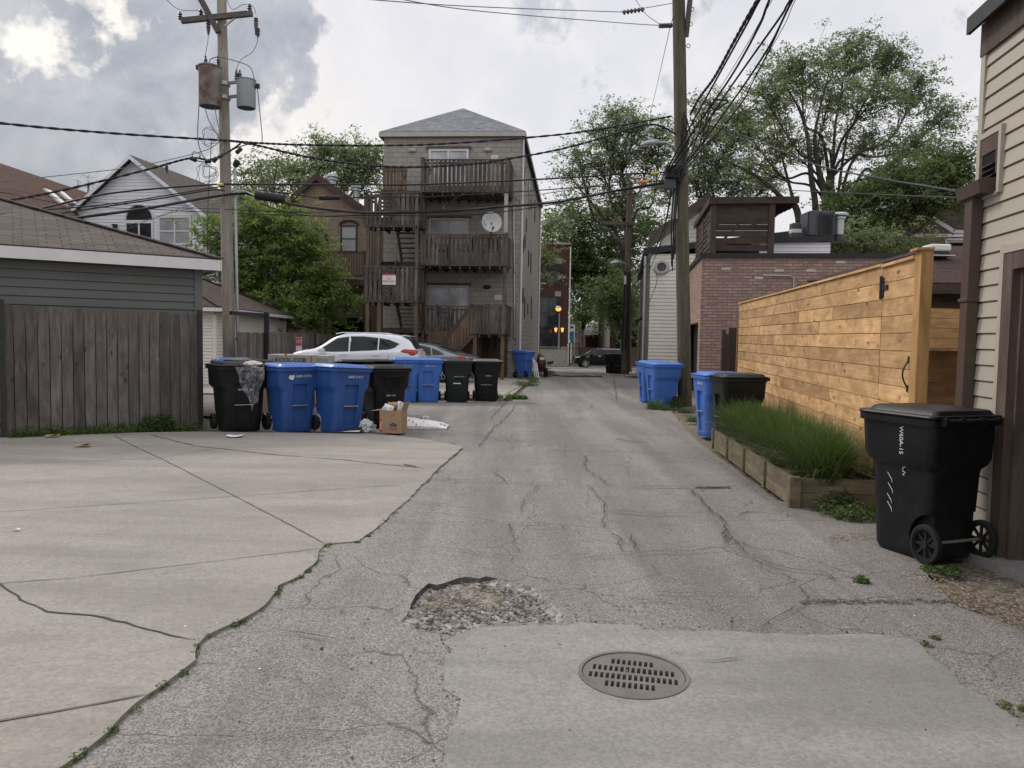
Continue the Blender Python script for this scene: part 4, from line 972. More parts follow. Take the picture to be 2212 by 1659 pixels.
# satellite dish
dc = fp(fx(1061, YF+.1), YF+.1, fz(481, 1061, YF+.1)); sd_ = thing('satellite_dish', 'pale grey oval satellite dish bolted to the middle porch rail', 'satellite dish', dc-Z*.5)
ax = Vector((.25, -1, .15)).normalized(); m = MB(); m.lathe(dc, [(.0, .0), (.14, .012), (.28, .05), (.40, .10), (.405, .10), (.28, .04), (.02, -.01)], 28, ax, cap=False); plain('dish_grey', (.42, .43, .43), .5, .05); m.build('dish', 'dish_grey', sd_, 60)
m = MB(); m.tube([dc-Z*.62, dc-Z*.2, dc], .03, 8); m.tube([dc-Z*.38-ax*.02, dc+ax*.42-Z*.30], .018, 6); m.build('mast', 'black_metal', sd_)
m = MB(); m.lathe(dc+ax*.42-Z*.30, [(.04, 0), (.05, .1), (.02, .12)], 10, -ax); m.build('receiver', 'black_metal', sd_)
# porch clutter: two metal patio chairs per visible deck
def patio_chair(lbl, x, off, z, a_):
    q = fp(x, off, z); t = thing('patio_chair', lbl, 'chair', q, 0); m = MB(); u = Vector((math.cos(a_), math.sin(a_), 0)); v = Vector((-u.y, u.x, 0))
    for s1 in (-.26, .26):
        m.tube([q+u*.25+v*s1, q+u*.25+v*s1+Z*.42, q-u*.2+v*s1+Z*.42, q-u*.34+v*s1+Z*.95], .022, 6); m.tube([q-u*.25+v*s1, q-u*.2+v*s1+Z*.42], .02, 6); m.tube([q+u*.25+v*s1+Z*.42, q+u*.25+v*s1+Z*.63, q-u*.25+v*s1+Z*.65], .02, 6)
    m.tube([q-u*.34-v*.26+Z*.95, q-u*.34+v*.26+Z*.95], .022, 6); m.build('frame', 'black_metal', t)
    m = MB(); m.boxf(q-u*.22-v*.25+Z*.40, u*.46, v*.5, Z*.03); m.build('seat', 'black_metal', t)
    m = MB(); m.boxf(q-u*.22-v*.25+Z*.45, u*.02, v*.5, Z*.45); m.build('backrest', 'black_metal', t)
patio_chair('black metal patio chair on the lowest porch', fx(960, 1.0), .7, zf1, 0.2)
patio_chair('black patio chair behind the middle porch rail at its left', fx(955, 1.0), 1.1, fl[1], 0.1)
patio_chair('black patio chair behind the middle porch rail near its centre', fx(1010, 1.0), 1.1, fl[1], 2.9)
patio_chair('black patio chair behind the middle porch rail below the satellite dish', fx(1060, 1.0), 1.0, fl[1], 2.2)
# ================================================================== right side
plain('siding_beige', (.385, .35, .295), .55, .05, 1.2, .08, 60, .4, 0, ((.37, .32, .25), .25))
plain('brown_metal', (.075, .052, .042), .45, .12, 3, .05)
wood('trim_brown', (.085, .062, .050), (.13, .098, .08), 'v', 0, ((.06, .045, .038), .4), 1, .3, .7, .2)
wood('cedar', (.49, .29, .135), (.73, .475, .245), 'u', .9, ((.30, .16, .065), .35), 1.0, .25, .62, .46)
wood('cedar_v', (.40, .225, .085), (.60, .36, .155), 'v', .75, ((.27, .155, .065), .3), 1.0, .25, .62, .2)
wood('cedar_dark', (.20, .105, .045), (.32, .18, .08), 'u', .8, ((.12, .065, .03), .5), 1.0, .25, .65, .34)
wood('planter_wood', (.15, .125, .085), (.26, .215, .145), 'u', .5, ((.09, .075, .055), .4), 1, .5, .9, .3)
wood('dark_wood', (.046, .034, .028), (.085, .06, .048), 'u', .2, None, 1, .35, .75, .4)
wood('dark_wood_v', (.058, .042, .034), (.10, .07, .055), 'v', .2, None, 1, .35, .75, .3)
brickm('brick_common', (.43, .285, .24), (.27, .175, .152), (.18, .145, .128), .27, .086, .011, 1.0, (.47, .36, .30), .9, .45, .5)
brickm('shingle_maroon', (.050, .030, .028), (.072, .044, .040), (.022, .013, .013), .5, .105, .012, 1.0, None, .95, .3, .37)  # dark mortar colour draws gaps plus painted shadow line per course
plain('black_flash', (.016, .017, .02), .5, .2)
Z = Vector((0, 0, 1))
# ---- beige garage at the right edge
c0 = Vector((3.69+.141*.54, 5.74+.99*.54, 0)); ea = -AU; er = AV
ea = (Vector((3.69-.0, 5.74, 0))-c0).normalized()
ea = -AU
g = thing('garage', 'beige vinyl sided garage with brown trim and a dark open doorway at the right edge', 'garage', c0)
HT = 4.12
def rp(t, off, z): return c0+ea*t-er*off+Z*z          # t towards the camera, off out from the wall
door0, door1, dz = .66, 3.6, 2.16
def wseg(mb, t0, t1, z0, z1): clap(mb, rp(t0, 0, 0), rp(t1, 0, 0), z0, z1, .125, -er, lip=.016)
mb = MB()
wo0, wo1, wz0, wz1 = .02, .36, 2.75, 3.38     # little vent window
wseg(mb, 0, door0-.13, .06, 2.06+.125*0)
zz_ = .06+.125*16
wseg(mb, 0, door0-.13, zz_, zz_+.125); wseg(mb, 0, 6.5, zz_+.25-.0, HT); wseg(mb, 0, 6.5, zz_+.125, zz_+.25) ; wseg(mb, door1+.13, 6.5, .06, zz_+.125)
# profile crease in each vinyl course
mb.quad(rp(0, 0, 0), rp(0, -6, 0), rp(0, -6, HT), rp(0, 0, HT)); mb.quad(rp(6.5, -6, 0), rp(6.5, 0, 0), rp(6.5, 0, HT), rp(6.5, -6, HT)); mb.build('wall', 'siding_beige', g)
mb = MB(); mb.boxf(rp(-.03, .005, .03), ea*.07, -er*.022, Z*(HT-.03)); mb.boxf(rp(-.031, -.07, .03), ea*.02, -er*.075, Z*(HT-.03)); mb.build('corner_board', 'siding_beige', g)
# door frame and dark interior
mb = MB(); mb.boxf(rp(door0-.14, -.02, .0), ea*.14, -er*.05, Z*(dz+.12)); mb.boxf(rp(door1, -.02, 0), ea*.14, -er*.05, Z*(dz+.12)); mb.boxf(rp(door0, -.02, dz), ea*(door1-door0), -er*.048, Z*.12); mb.boxf(rp(door0-.002, -.42, 0), ea*.05, -er*.40, Z*dz); mb.build('door_frame', 'trim_brown', g)
mb = MB(); mb.boxf(rp(door0-.20, .0, .05), ea*.055, -er*.03, Z*(dz+.14)); mb.boxf(rp(door0-.145, .0, dz+.13), ea*(door1-door0+.3), -er*.03, Z*.055); mb.build('casing', 'siding_beige', g)
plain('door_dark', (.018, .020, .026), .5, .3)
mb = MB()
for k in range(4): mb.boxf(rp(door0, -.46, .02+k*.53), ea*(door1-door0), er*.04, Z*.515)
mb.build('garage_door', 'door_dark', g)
# fascia and dark eave
mb = MB(); mb.boxf(rp(-.06, -.3, HT+.09), ea*6.9, -er*.40, Z*.05); mb.boxf(rp(-.08, .10, HT-.0), ea*7.0, er*-.0+(-er)*.03, Z*.13); mb.boxf(rp(-.08, -6, HT+.1), ea*7, -er*5.75, Z*.04); mb.build('eave', 'black_flash', g)
mb = MB(); mb.boxf(rp(-.04, .004, HT-.20), ea*6.8, -er*.03, Z*.26); mb.build('fascia', 'trim_brown', g)
# vent opening with hood, ledge gutter, downspout
vt = mb = MB(); a0, a1, z0_, z1_ = .0, .40, 2.72, 3.36
q = onw(2107, 395, c0, er); q2 = onw(2170, 300, c0, er); a0 = (q-c0).dot(ea); a1 = (q2-c0).dot(ea); z1_ = onw(2170, 285, c0, er).z; z0_ = onw(2170, 395, c0, er).z
z1_ = 3.24; z0_ = 2.93; a0 = .035; a1 = .36
mb.boxf(rp(a1, .0, z0_-.16), ea*.04, -er*.04, Z*(z1_-z0_+.2)); mb.boxf(rp(a0, .0, z1_), ea*(a1-a0), -er*.038, Z*.04); mb.boxf(rp(a0, .0, z0_-.17), ea*(a1-a0), -er*.03, Z*.03); mb.build('vent_casing', 'siding_beige', g)
mb = MB(); mb.boxf(rp(a0, .002, z1_-.13), ea*(a1-a0), -er*.03, Z*.128); mb.boxf(rp(a1-.055, .002, z0_), ea*.053, -er*.028, Z*(z1_-z0_-.13)); mb.boxf(rp(a0, .002, z0_), ea*.05, -er*.028, Z*(z1_-z0_-.13)); mb.build('vent_frame', 'trim_brown', g)
mb = MB(); mb.boxf(rp(a0+.05, .004, z0_-.02), ea*(a1-a0-.1), -er*.020, Z*(z1_-z0_-.11)); mb.build('vent_opening', 'black_void', g)
mb = MB()
for k in range(3): mb.boxf(rp(a0+.055, .022, z0_+.0+k*.045), ea*(a1-a0-.11), -er*.03-Z*.02, Z*.006)
mb.build('vent_louvre', 'black_metal', g)
mb = MB(); L = [(0, 0), (.13, 0), (.15, .10), (.115, .115), (.0, .115)]
for s0, s1 in ((-.02, .31),):
    A_ = [rp(s0-.08, a_, z0_-.15+b_) for a_, b_ in L]; B_ = [rp(s1, a_, z0_-.15+b_) for a_, b_ in L]; mb.rings([A_, B_])
mb.build('gutter', 'brown_metal', g, fixn=True)
mb = MB(); mb.boxf(rp(-.02, .012, .12), ea*.13, -er*.09, Z*(z0_-.26)); mb.boxf(rp(-.035, .010, 1.95), ea*.16, -er*.105, Z*.03); mb.build('downspout', 'brown_metal', g, bevel=.006)
# ---- cedar fence with gate
N0 = Vector((3.72, 7.74, 0)); fu = AU; fv = AV
def cp(t, off, z): return N0+fu*t-fv*off+Z*z
f = thing('cedar_fence', 'new orange cedar fence of wide horizontal boards along the right of the alley', 'fence', cp(0, 0, 0))
tN, tH, tF = -.93, -.06, 9.35; bh = .172; nb = 14; z00 = .05
def ztop(t): return 2.37+.009*(t+.9)
mb = MB()
for k in range(nb):
    z = z00+k*.166
    t = tH
    while t < tF:
        t2 = min(t+rnd.choice((1.2, 1.8, 2.4, 3.0)), tF); 
        if tF-t2 < .6: t2 = tF
        dz_ = lambda tt: .009*(tt+.9)*(k/nb)
        h_ = .160; off = .0+rnd.uniform(0, .003)
        a, b = cp(t+.0015, 0, z+dz_(t)), cp(t2-.0015, 0, z+dz_(t2)); mb.boxf(a-fv*off, b-a, -fv*.022, Z*h_); t = t2
mb.build('boards', 'cedar', f)
for t in (.0, 1.9, 3.8, 5.7, 7.6, 9.2): mb = MB(); mb.boxf(cp(t, -.11, 0), fu*.09, -fv*.09, Z*2.33); mb.build('post', 'cedar_v', f)
mb = MB(); a, b = cp(tH, -.06, ztop(tH)), cp(tF+.02, -.06, ztop(tF)); mb.boxf(a, b-a, -fv*.11, Z*.028); mb.build('cap', 'cedar', f)
gt = thing('cedar_gate', 'orange cedar gate with black hinge and curved handle at the near end of the fence', 'gate', cp(tN, 0, 0))
mb = MB()
for k in range(nb):
    z = z00+k*.166; mb.boxf(cp(tN+.006, .0, z), fu*(tH-tN-.016), -fv*.022, Z*.160)
mb.build('boards', 'cedar', gt)
mb = MB(); mb.boxf(cp(tN+.004, -.05, ztop(tN)-.005), fu*(tH-tN-.012), -fv*.10, Z*.028); mb.build('cap', 'cedar', gt)
mb = MB(); mb.boxf(cp(tH-.05, .024, 2.07), fu*.07, -fv*.01, Z*.19); mb.boxf(cp(tH-.17, .026, 2.14), fu*.14, -fv*.012, Z*.045); mb.tube([cp(tH, .04, 2.05), cp(tH, .04, 2.28)], .014, 8); mb.build('hinge', 'black_metal', gt)
mb = MB(); mb.boxf(cp(tH-.05, .024, .27), fu*.07, -fv*.01, Z*.19); mb.boxf(cp(tH-.17, .026, .34), fu*.14, -fv*.012, Z*.045); mb.build('hinge', 'black_metal', gt)
hc = onw(1955, 808, N0-fv*.05, fv); th_ = (hc-N0).dot(fu); mb = MB(); mb.tube([cp(th_, .024+.045*math.sin(math.pi*k/8)+.004, hc.z-.12+.24*k/8) for k in range(9)], .008, 8)
for zq in (hc.z-.13, hc.z+.13): mb.boxf(cp(th_-.014, .023, zq-.03), fu*.028, -fv*.008, Z*.06)
mb.build('handle', 'black_metal', gt, 60)
# corner post and the lower return panel to the garage
pp = thing('cedar_post', 'tall orange cedar corner post beside the fence gate', 'post', cp(tN-.1, 0, 0))
mb = MB(); mb.boxf(cp(tN-.155, -.06, 0), fu*.15, -fv*.10, Z*2.42); mb.build('post', 'cedar_v', pp, bevel=.004)
mb = MB(); mb.boxf(cp(tN-.17, -.06, 2.421), fu*.18, fv*-.14, Z*.02); mb.build('cap', 'cedar_v', pp)
a = P(1998, 700, 7.5); a.z = 0; b = P(2100, 700, 7.62); b.z = 0
rt = thing('cedar_side_panel', 'lower cedar panel with a ledge closing the gap between fence post and beige garage', 'fence panel', a)
d = (b-a); dn_ = d.normalized(); nn = Vector((dn_.y, -dn_.x, 0)); a = a-dn_*.05; b = b+dn_*.6; d = b-a
mb = MB()
for k in range(4): mb.boxf(a+Z*(1.575+k*.098)-nn*.03, d, nn*.02, Z*.094)
mb.build('upper_boards', 'cedar', rt)
mb = MB()
for k in range(7): mb.boxf(a+Z*(.46+k*.155)-nn*.22, d, nn*.02, Z*.150)
mb.boxf(a+Z*.06-nn*.22, d, nn*.02, Z*.39); mb.build('lower_boards', 'cedar_dark', rt)
mb = MB(); mb.boxf(a+Z*1.548-nn*.22, d, nn*.24, Z*.02); mb.boxf(a+Z*.1-nn*.20, dn_*.10, nn*.2, Z*1.44); mb.build('ledge', 'cedar_v', rt)
# ---- planter box
pa = G(1709, 1095); pb = G(1541, 969); pu = (pb-pa).normalized(); pv = Vector((pu.y, -pu.x, 0)); PL = (pb-pa).length; PW = .86; PH = .285
pl = thing('planter_box', 'long low timber planter box filled with tall grass beside the cedar fence', 'planter', pa)
mb = MB()
def bx(m, t, s, z, dt, ds, h_): m.boxf(pa+pu*t+pv*s+Z*z, pu*dt, pv*ds, Z*h_)
for k in range(4):
    L = PL/4
    for j in range(2): bx(mb, k*L+.004, .0, j*.141+.005, L-.008, .035, .138)
mb.build('side_board', 'planter_wood', pl)
mb = MB()
for j in range(2): bx(mb, .0, .036, j*.141+.006, .035, PW-.036, .137); bx(mb, PL-.035, .036, j*.141+.005, .035, PW-.036, .138)
for j in range(2): bx(mb, .036, PW-.035, j*.141+.005, PL-.1, .035, .138)
mb.build('end_board', 'planter_wood', pl)
for k in range(5):
    m = MB(); bx(m, k*PL/4-(.036 if k == 0 else .04), -.028 if k else -.03, .002, .08, .027 if k else .105, PH+.012); m.build('corner_post', 'planter_wood', pl)
mb = MB(); bx(mb, .03, .03, .02, PL-.06, PW-.06, .21); mb.build('soil', 'dirt', pl)
# ---- brown roofed garage behind the fence
gl = Vector((4.72, 12.05, 0))+AU*.1
g = thing('garage', 'low garage with maroon-brown hip roof behind the cedar fence', 'garage', gl)
mb = MB(); mb.boxf(gl+AU*.3+AV*.3, AU*5.6, AV*6, Z*2.42); mb.build('wall', 'dark_wood', g)
rf, c_, r1, r2 = hip_roof('roof', gl+AU*.3+AV*.3, AV, 6.2, AU, 5.8, 2.58, .98, .3, 'shingle_maroon', g, 'dark_wood', .14)
mb = MB()
for k in range(0): mb.boxf(P(2012, 664, 11.55)+Z*(.07+k*.13)*1.0, Vector((1.6, -.2, 0)), Vector((0, .03, 0)), Z*.11)
mb.build('gable_boards', 'dark_wood', g)
plain('vent_white', (.68, .66, .62), .5, .05)
q = P(2022, 546, 13.6); vv = thing('roof_vent', 'white square vent box on the maroon-brown garage roof', 'roof vent', q)
mb = MB(); mb.box(q+Z*.075, .36, .34, .12); mb.build('cover', 'vent_white', vv, bevel=.03); mb = MB(); mb.box(q-Z*.01, .30, .28, .09); mb.build('base', 'black_metal', vv)
mb = MB(); mb.box(q-Z*.065, .46, .4, .015); mb.build('flange', 'vent_white', vv)
# ---- brick garage with roof deck
bc = P(1511, 745, 22.0); bc.z = 0; BT = P(1511, 557, 22.0).z; BL, BW = 7.6, 16
g = thing('brick_garage', 'salvaged pink-brown brick garage with flat black coping right of the brown pole', 'garage', bc)
mb = MB(); d0, d1, dh = .55, 4.6, 2.2
def bp(t, s, z): return bc+AU*t+AV*s+Z*z
mb.quad(bp(0, 0, 0), bp(0, BW, 0), bp(0, BW, BT), bp(0, 0, BT)); mb.quad(bp(d0, 0, 0), bp(0, 0, 0), bp(0, 0, BT), bp(d0, 0, BT)); mb.quad(bp(d1, 0, dh), bp(d0, 0, dh), bp(d0, 0, BT), bp(d1, 0, BT)); mb.quad(bp(BL, 0, 0), bp(d1, 0, 0), bp(d1, 0, BT), bp(BL, 0, BT))
mb.quad(bp(d0, 0, 0), bp(d0, .3, 0), bp(d0, .3, dh), bp(d0, 0, dh)); mb.quad(bp(d0, 0, dh), bp(d0, .3, dh), bp(d1, .3, dh), bp(d1, 0, dh))
mb.quad(bp(BL, BW, 0), bp(BL, 0, 0), bp(BL, 0, BT), bp(BL, BW, BT)); mb.quad(bp(0, BW, 0), bp(BL, BW, 0), bp(BL, BW, BT), bp(0, BW, BT)); mb.quad(bp(0, 0, BT-.1), bp(0, BW, BT-.1), bp(BL, BW, BT-.1), bp(BL, 0, BT-.1)); mb.build('wall', 'brick_common', g)
mb = MB(); mb.boxf(bp(d0, .25, 0), AU*(d1-d0), AV*.04, Z*dh); mb.build('garage_door', 'door_dark', g)
mb = MB(); mb.boxf(bp(-.06, -.06, BT), AU*.3, AV*(BW+.1), Z*.13); mb.boxf(bp(.242, -.06, BT), AU*(BL-.2), AV*.3, Z*.128); mb.build('coping', 'black_flash', g)
# pale mortar-splashed bricks and a bent conduit
plain('brick_pale', (.55, .50, .47), .9, .1)
mb = MB()
for px, py in ((1674, 584), (1742, 584), (1806, 566), (1559, 580), (1630, 600)):
    q = onw(px, py, bc, AU); mb.boxf(q-AU*.006-Z*.035, AV*.24, -AU*.004, Z*.065)
mb.build('pale_bricks', 'brick_pale', g)
q = [onw(*p, bc, AU)-AU*.05 for p in ((1648, 595), (1705, 596), (1713, 600), (1714, 640))]; pipe(g, 'conduit', q, .022, 'galvanised')
# pergola on the roof
pg = thing('rooftop_pergola', 'dark brown slatted timber pergola on the brick garage roof', 'pergola', bp(.5, .4, BT))
x0 = (onw(1542, 500, bp(.5, 0, 0), AU)-bc).dot(AV); x1 = (onw(1660, 500, bp(.5, 0, 0), AU)-bc).dot(AV); x2 = (onw(1726, 430, bp(.5, 0, 0), AU)-bc).dot(AV); PT = onw(1600, 425, bp(.5, 0, 0), AU).z
for s in (x0-.1, x1): m = MB(); m.boxf(bp(.5, s, BT-.02), AU*.13, AV*.17, Z*(PT-BT-.02)); m.build('post', 'dark_wood_v', pg)
for s in (2.6, 4.6): m = MB(); m.boxf(bp(s, x0-.1, BT-.02), AU*.13, AV*.14, Z*(PT-BT-.15)); m.build('post', 'dark_wood_v', pg)
m = MB(); m.boxf(bp(.44, x0-.16, PT-.20), AU*.06, AV*(x2-x0+.16), Z*.19); m.build('front_beam', 'dark_wood', pg)
m = MB(); m.boxf(bp(.502, x0-.16, PT-.20), AU*4.9, AV*.06, Z*.185); m.build('side_beam', 'dark_wood', pg)
m = MB(); k = 0; z = BT+.06
while z < PT-.25:
    hh = .17; gap_ = .035 if z < BT+.62 else .006
    if not (z < BT+.55 and rnd.random() < .25): m.boxf(bp(.56, x0+.05, z), AU*.02, AV*(x1-x0-.02), Z*hh)
    else: m.boxf(bp(.56, x0+.05, z), AU*.02, AV*(x1-x0)*.55, Z*hh*.8)
    z += hh+gap_
m.build('slats', 'dark_wood', pg)
m = MB(); z = BT+.05
while z < PT-.25: m.boxf(bp(.62, x0-.08, z), AU*4.6, AV*.02, Z*.12); z += .165
m.build('slats', 'dark_wood', pg)
m = MB()
for k in range(16):
    t = .55+k*.29; m.boxf(bp(t, x0-.1, PT-.12), AU*.045, AV*(x2-x0+.05-.0*k), Z*.11)
for k in range(11):
    s = x1+.2+(x2-x1-.25)*k/11; m.boxf(bp(.6, s, PT-.19), AU*(4.4-.33*k), AV*.09, Z*.025)
m.build('rafters', 'dark_wood', pg)
# white roof hut, condenser, flue
o_ = bp(3.2, 0, 0); a = onw(1640, 545, o_, AU); b = onw(1793, 545, o_, AU); z1 = onw(1793, 517, o_, AU).z; z0_ = onw(1660, 522, o_, AU).z
hut = thing('roof_hut', 'low white clapboard roof access hut with sloping black roof behind the pergola', 'roof hut', Vector((a.x, a.y, BT)))
m = MB(); a.z = b.z = 0; clap(m, a, b, BT, z0_-.05, .11, -AU); m.poly([a+Z*(z0_-.05)-AU*.004, b+Z*(z0_-.05)-AU*.004, b+Z*(z1-.1)-AU*.004]); m.boxf(b+Z*(BT-.1), AU*2, AV*-.02, Z*(z1-BT)); m.build('wall', 'siding_white', hut)
m = MB(); m.boxf(Vector((a.x, a.y, z0_-.06))-AU*.1, b-a+AV*.1+Z*(z1-z0_+.0), AU*2.2, Z*.17); m.build('roof', 'black_flash', hut)
ac = P(1764, 490, 26.0); acb = onw(1764, 515, bp(3.8, 0, 0), AU)
t = thing('condenser_unit', 'dark grey louvred air conditioner condenser on the roof hut', 'air conditioner', acb)
m = MB(); m.box(acb+Z*.43, .84, .8, .80); cs = m.build('casing', 'ac_grey', t, bevel=.03)
m = MB()
for k in range(14): m.box(acb+Z*(.12+k*.045)-AU*.41, .76, .03, .016, rz=-R(8))
for s in (-.38, 0, .38): m.box(acb+Z*.42-AU*.42+AV*s, .035, .03, .75, rz=-R(8))
m.build('louvre_grille', 'black_metal', t)
q = acb+AV*.68-Z*.02; t = thing('flue_vent', 'galvanised round flue with a flat cap beside the condenser', 'flue', q)
m = MB(); m.lathe(q-Z*.1, [(.26, 0), (.24, .12), (.16, .2), (.15, .24)], 16); m.build('boot', 'black_flash', t, 40); m = MB(); m.lathe(q+Z*.1, [(.15, 0), (.15, .62)], 16); m.build('pipe', 'galvanised', t, 40)
m = MB(); m.lathe(q+Z*.74, [(.28, 0), (.28, .05), (.22, .1), (.02, .13)], 18); m.lathe(q+Z*.64, [(.2, 0), (.2, .06)], 16); m.build('cap', 'galvanised', t, 40)
q = acb-AV*.68-Z*.05; t = thing('condenser_unit', 'small dark control box with a white band left of the big condenser', 'air conditioner', q)
m = MB(); m.box(q+Z*.26, .3, .3, .55); m.build('casing', 'ac_grey', t, bevel=.02); m = MB(); m.box(q+Z*.28-AU*.005, .302, .302, .12); m.build('band', 'vent_white', t)
# dark slatted fence between brick and cedar
q = P(1574, 745, 18.3); q.z = 0
t = thing('brown_fence_post', 'dark brown timber gate post standing between the brick garage and the cedar fence', 'post', q)
m = MB(); zt_ = P(1574, 708, 18.3).z; m.boxf(q, AV*.28, AU*.12, Z*zt_); m.boxf(q-AV*.16, AV*.09, AU*.09, Z*(zt_-.05)); m.build('post', 'dark_wood_v', t)
m = MB(); m.boxf(q-AV*.07+Z*.35, AV*.07, AU*.03, Z*(zt_-.5)); m.build('infill', 'dark_wood_v', t)
q = P(1592, 745, 17.6); q.z = 0; zt_ = P(1592, 697, 17.6).z; t = thing('brown_fence_post', 'taller reddish brown post against the far end of the cedar fence', 'post', q); m = MB(); m.boxf(q, AV*.1, AU*.1, Z*zt_); m.build('post', 'cedar_dark', t)
# ---- white coach house with round window
wc = P(1395, 745, 32.6); wc.z = 0; WT = P(1395, 551, 32.6).z; WW, WL = 9, 14
h = thing('coach_house', 'narrow white clapboard coach house with a round window left of the brown pole', 'house', wc)
m = MB(); clap(m, wc, wc+AV*WW, -.05, WT+.05, .152, -AU, lip=.022); clap(m, wc+AU*WL, wc, -.2, WT-.1, .152, -AV, lip=.022); m.build('wall', 'siding_cream', h)
m = MB(); m.quad(wc+AV*WW, wc+AV*WW+AU*WL, wc+AV*WW+AU*WL+Z*WT, wc+AV*WW+Z*WT); m.quad(wc+AU*WL, wc+AU*WL+AV*WW, wc+AU*WL+AV*WW+Z*WT, wc+AU*WL+Z*WT); m.build('back_wall', 'siding_cream', h)
m = MB(); a = wc-AU*.12-AV*.2+Z*(WT+.02); m.boxf(a, AV*(WW+.3)+Z*1.1, AU*(WL+.3), Z*.26); m.build('roof', 'black_flash', h)
m = MB(); m.boxf(wc-AU*.03-AV*.03-Z*.2, AV*.13, AU*.13, Z*(WT+.2)); m.build('corner_board', 'trim_green', h)
rc = onw(1429, 577, wc, AU)-AU*.03; m = MB(); m.lathe(rc, [(.30, -.0), (.30, .06), (.24, .08), (.19, .08), (.19, .02)], 28, -AU, cap=False); rw = m.build('round_window', 'soffit', h, 40); m = MB(); m.lathe(rc, [(.20, .0), (.20, .02)], 24, -AU); m.build('pane', 'glass', rw)
wood('alley_dark_siding', (.10, .09, .08), (.15, .135, .12), 'u', 0, None, 1, .3, .8, .3)
m = MB(); clap(m, wc+AU*WL-AV*.004, wc-AV*.004+AU*.0, 2.5, WT-.12, .152, -AV, lip=.03); m.build('alley_siding', 'alley_dark_siding', h)
m = MB()
for k in range(30): m.boxf(wc-AV*.05+AU*(.8+k*.42)+Z*-.3, AU*.40, -AV*.02, Z*2.75)
m.build('garage_door', 'fence_grey', h)
window(h, wc+AU*3.2-AV*.03+Z*3.2, -AU*1.0, -AV, 1.0, 1.3, 'black_metal', 'glass', .08)
pipe(h, 'downspout', [wc-AV*.12-AU*.06+Z*(WT-.05), wc-AV*.12-AU*.06-Z*.05], .06, 'galvanised')
m = MB(); q = wc+AU*4-AV*.15+Z*2.7; m.box(q, .12, .2, .12); m.lathe(q+Vector((-.1, -.12, -.05)), [(.05, 0), (.09, .14)], 10, (-.4, -.8, -.3)); m.lathe(q+Vector((-.1, .14, -.05)), [(.05, 0), (.09, .14)], 10, (-.5, .8, -.3)); m.build('flood_lamp', 'black_metal', h)
# taller white house rising behind it
o_ = wc+AU*6+AV*1.2; a = P(1421, 745, 39); b = P(1460, 745, 39); a.z = b.z = 0
h = thing('white_house', 'taller white house with brown sloping eave rising behind the coach house', 'house', a)
a1 = P(1421, 520, 39).z; b1 = P(1462, 488, 39).z; c1 = P(1530, 440, 39).z; e_ = P(1530, 745, 39); e_.z = 0
m = MB(); z = 5.0
clap(m, a, e_, 4.5, c1, .2, -AU, lft=lambda z_: max(0, (z_-a1)/(c1-a1)))
m.quad(a+AU*5, a, a+Z*a1, a+AU*5+Z*a1); m.boxf(a+AU*.2+AV*.1, AV*6, AU*5, Z*4.6); m.build('wall', 'siding_cream', h)
m = MB(); q0 = P(1403, 516, 38.6); q1 = P(1534, 425, 38.6); m.boxf(q0, q1-q0, AU*5, Z*.25); m.build('roof', 'brown_metal', h)
m = MB(); m.boxf(q0-AU*.05-Z*.14, q1-q0, AU*.04, Z*.30); m.build('bargeboard', 'brown_metal', h)
# ---- house with mansard roof half hidden by the right trees
q = P(1900, 745, 34); q.z = 0
h = thing('tan_house', 'tan clapboard house with dark mansard roof half hidden by trees on the right', 'house', q)
a, b = P(1885, 745, 34.5), P(2150, 745, 34); a.z = b.z = 0; dd = (b-a).normalized(); nn = Vector((dd.y, -dd.x, 0))
plain('siding_tan', (.33, .27, .185), .7, .08)
m = MB(); clap(m, a, b+dd*2, 2.5, P(2000, 508, 34).z, .14, nn); m.boxf(a-nn*.05, dd*7.5, -nn*5, Z*P(2000, 508, 34).z); m.build('wall', 'siding_tan', h)
zA = P(2000, 508, 34).z; zB = P(2000, 440, 34.6).z
m = MB(); A_ = a+dd*.0+nn*.2+Z*zA; B_ = b+dd*2+nn*.2+Z*zA; m.quad(A_, B_, B_-nn*.9-dd*.2+Z*(zB-zA), A_-nn*.9+dd*1.6+Z*(zB-zA)); m.boxf(A_-nn*.9+dd*1.6+Z*(zB-zA), dd*5.4, -nn*4, Z*.1); m.quad(A_, A_-nn*.9+dd*1.6+Z*(zB-zA), A_-nn*4.9+dd*1.6+Z*(zB-zA), A_-nn*5); m.build('roof', 'shingle_dark', h, fixn=True)
m = MB(); m.beam(A_-dd*.1, B_, .08, .13); m.beam(P(1985, 452, 33), P(2060, 500, 33), .08, .16); m.beam(P(1950, 468, 33), P(1985, 452, 33), .08, .12); m.beam(P(2058, 500, 33), P(2110, 502, 33), .08, .14); m.build('eave_trim', 'white_trim', h)
window(h, P(2040, 545, 33.9), dd, nn, 1.0, .6, 'white_trim', 'glass_blind', .07)
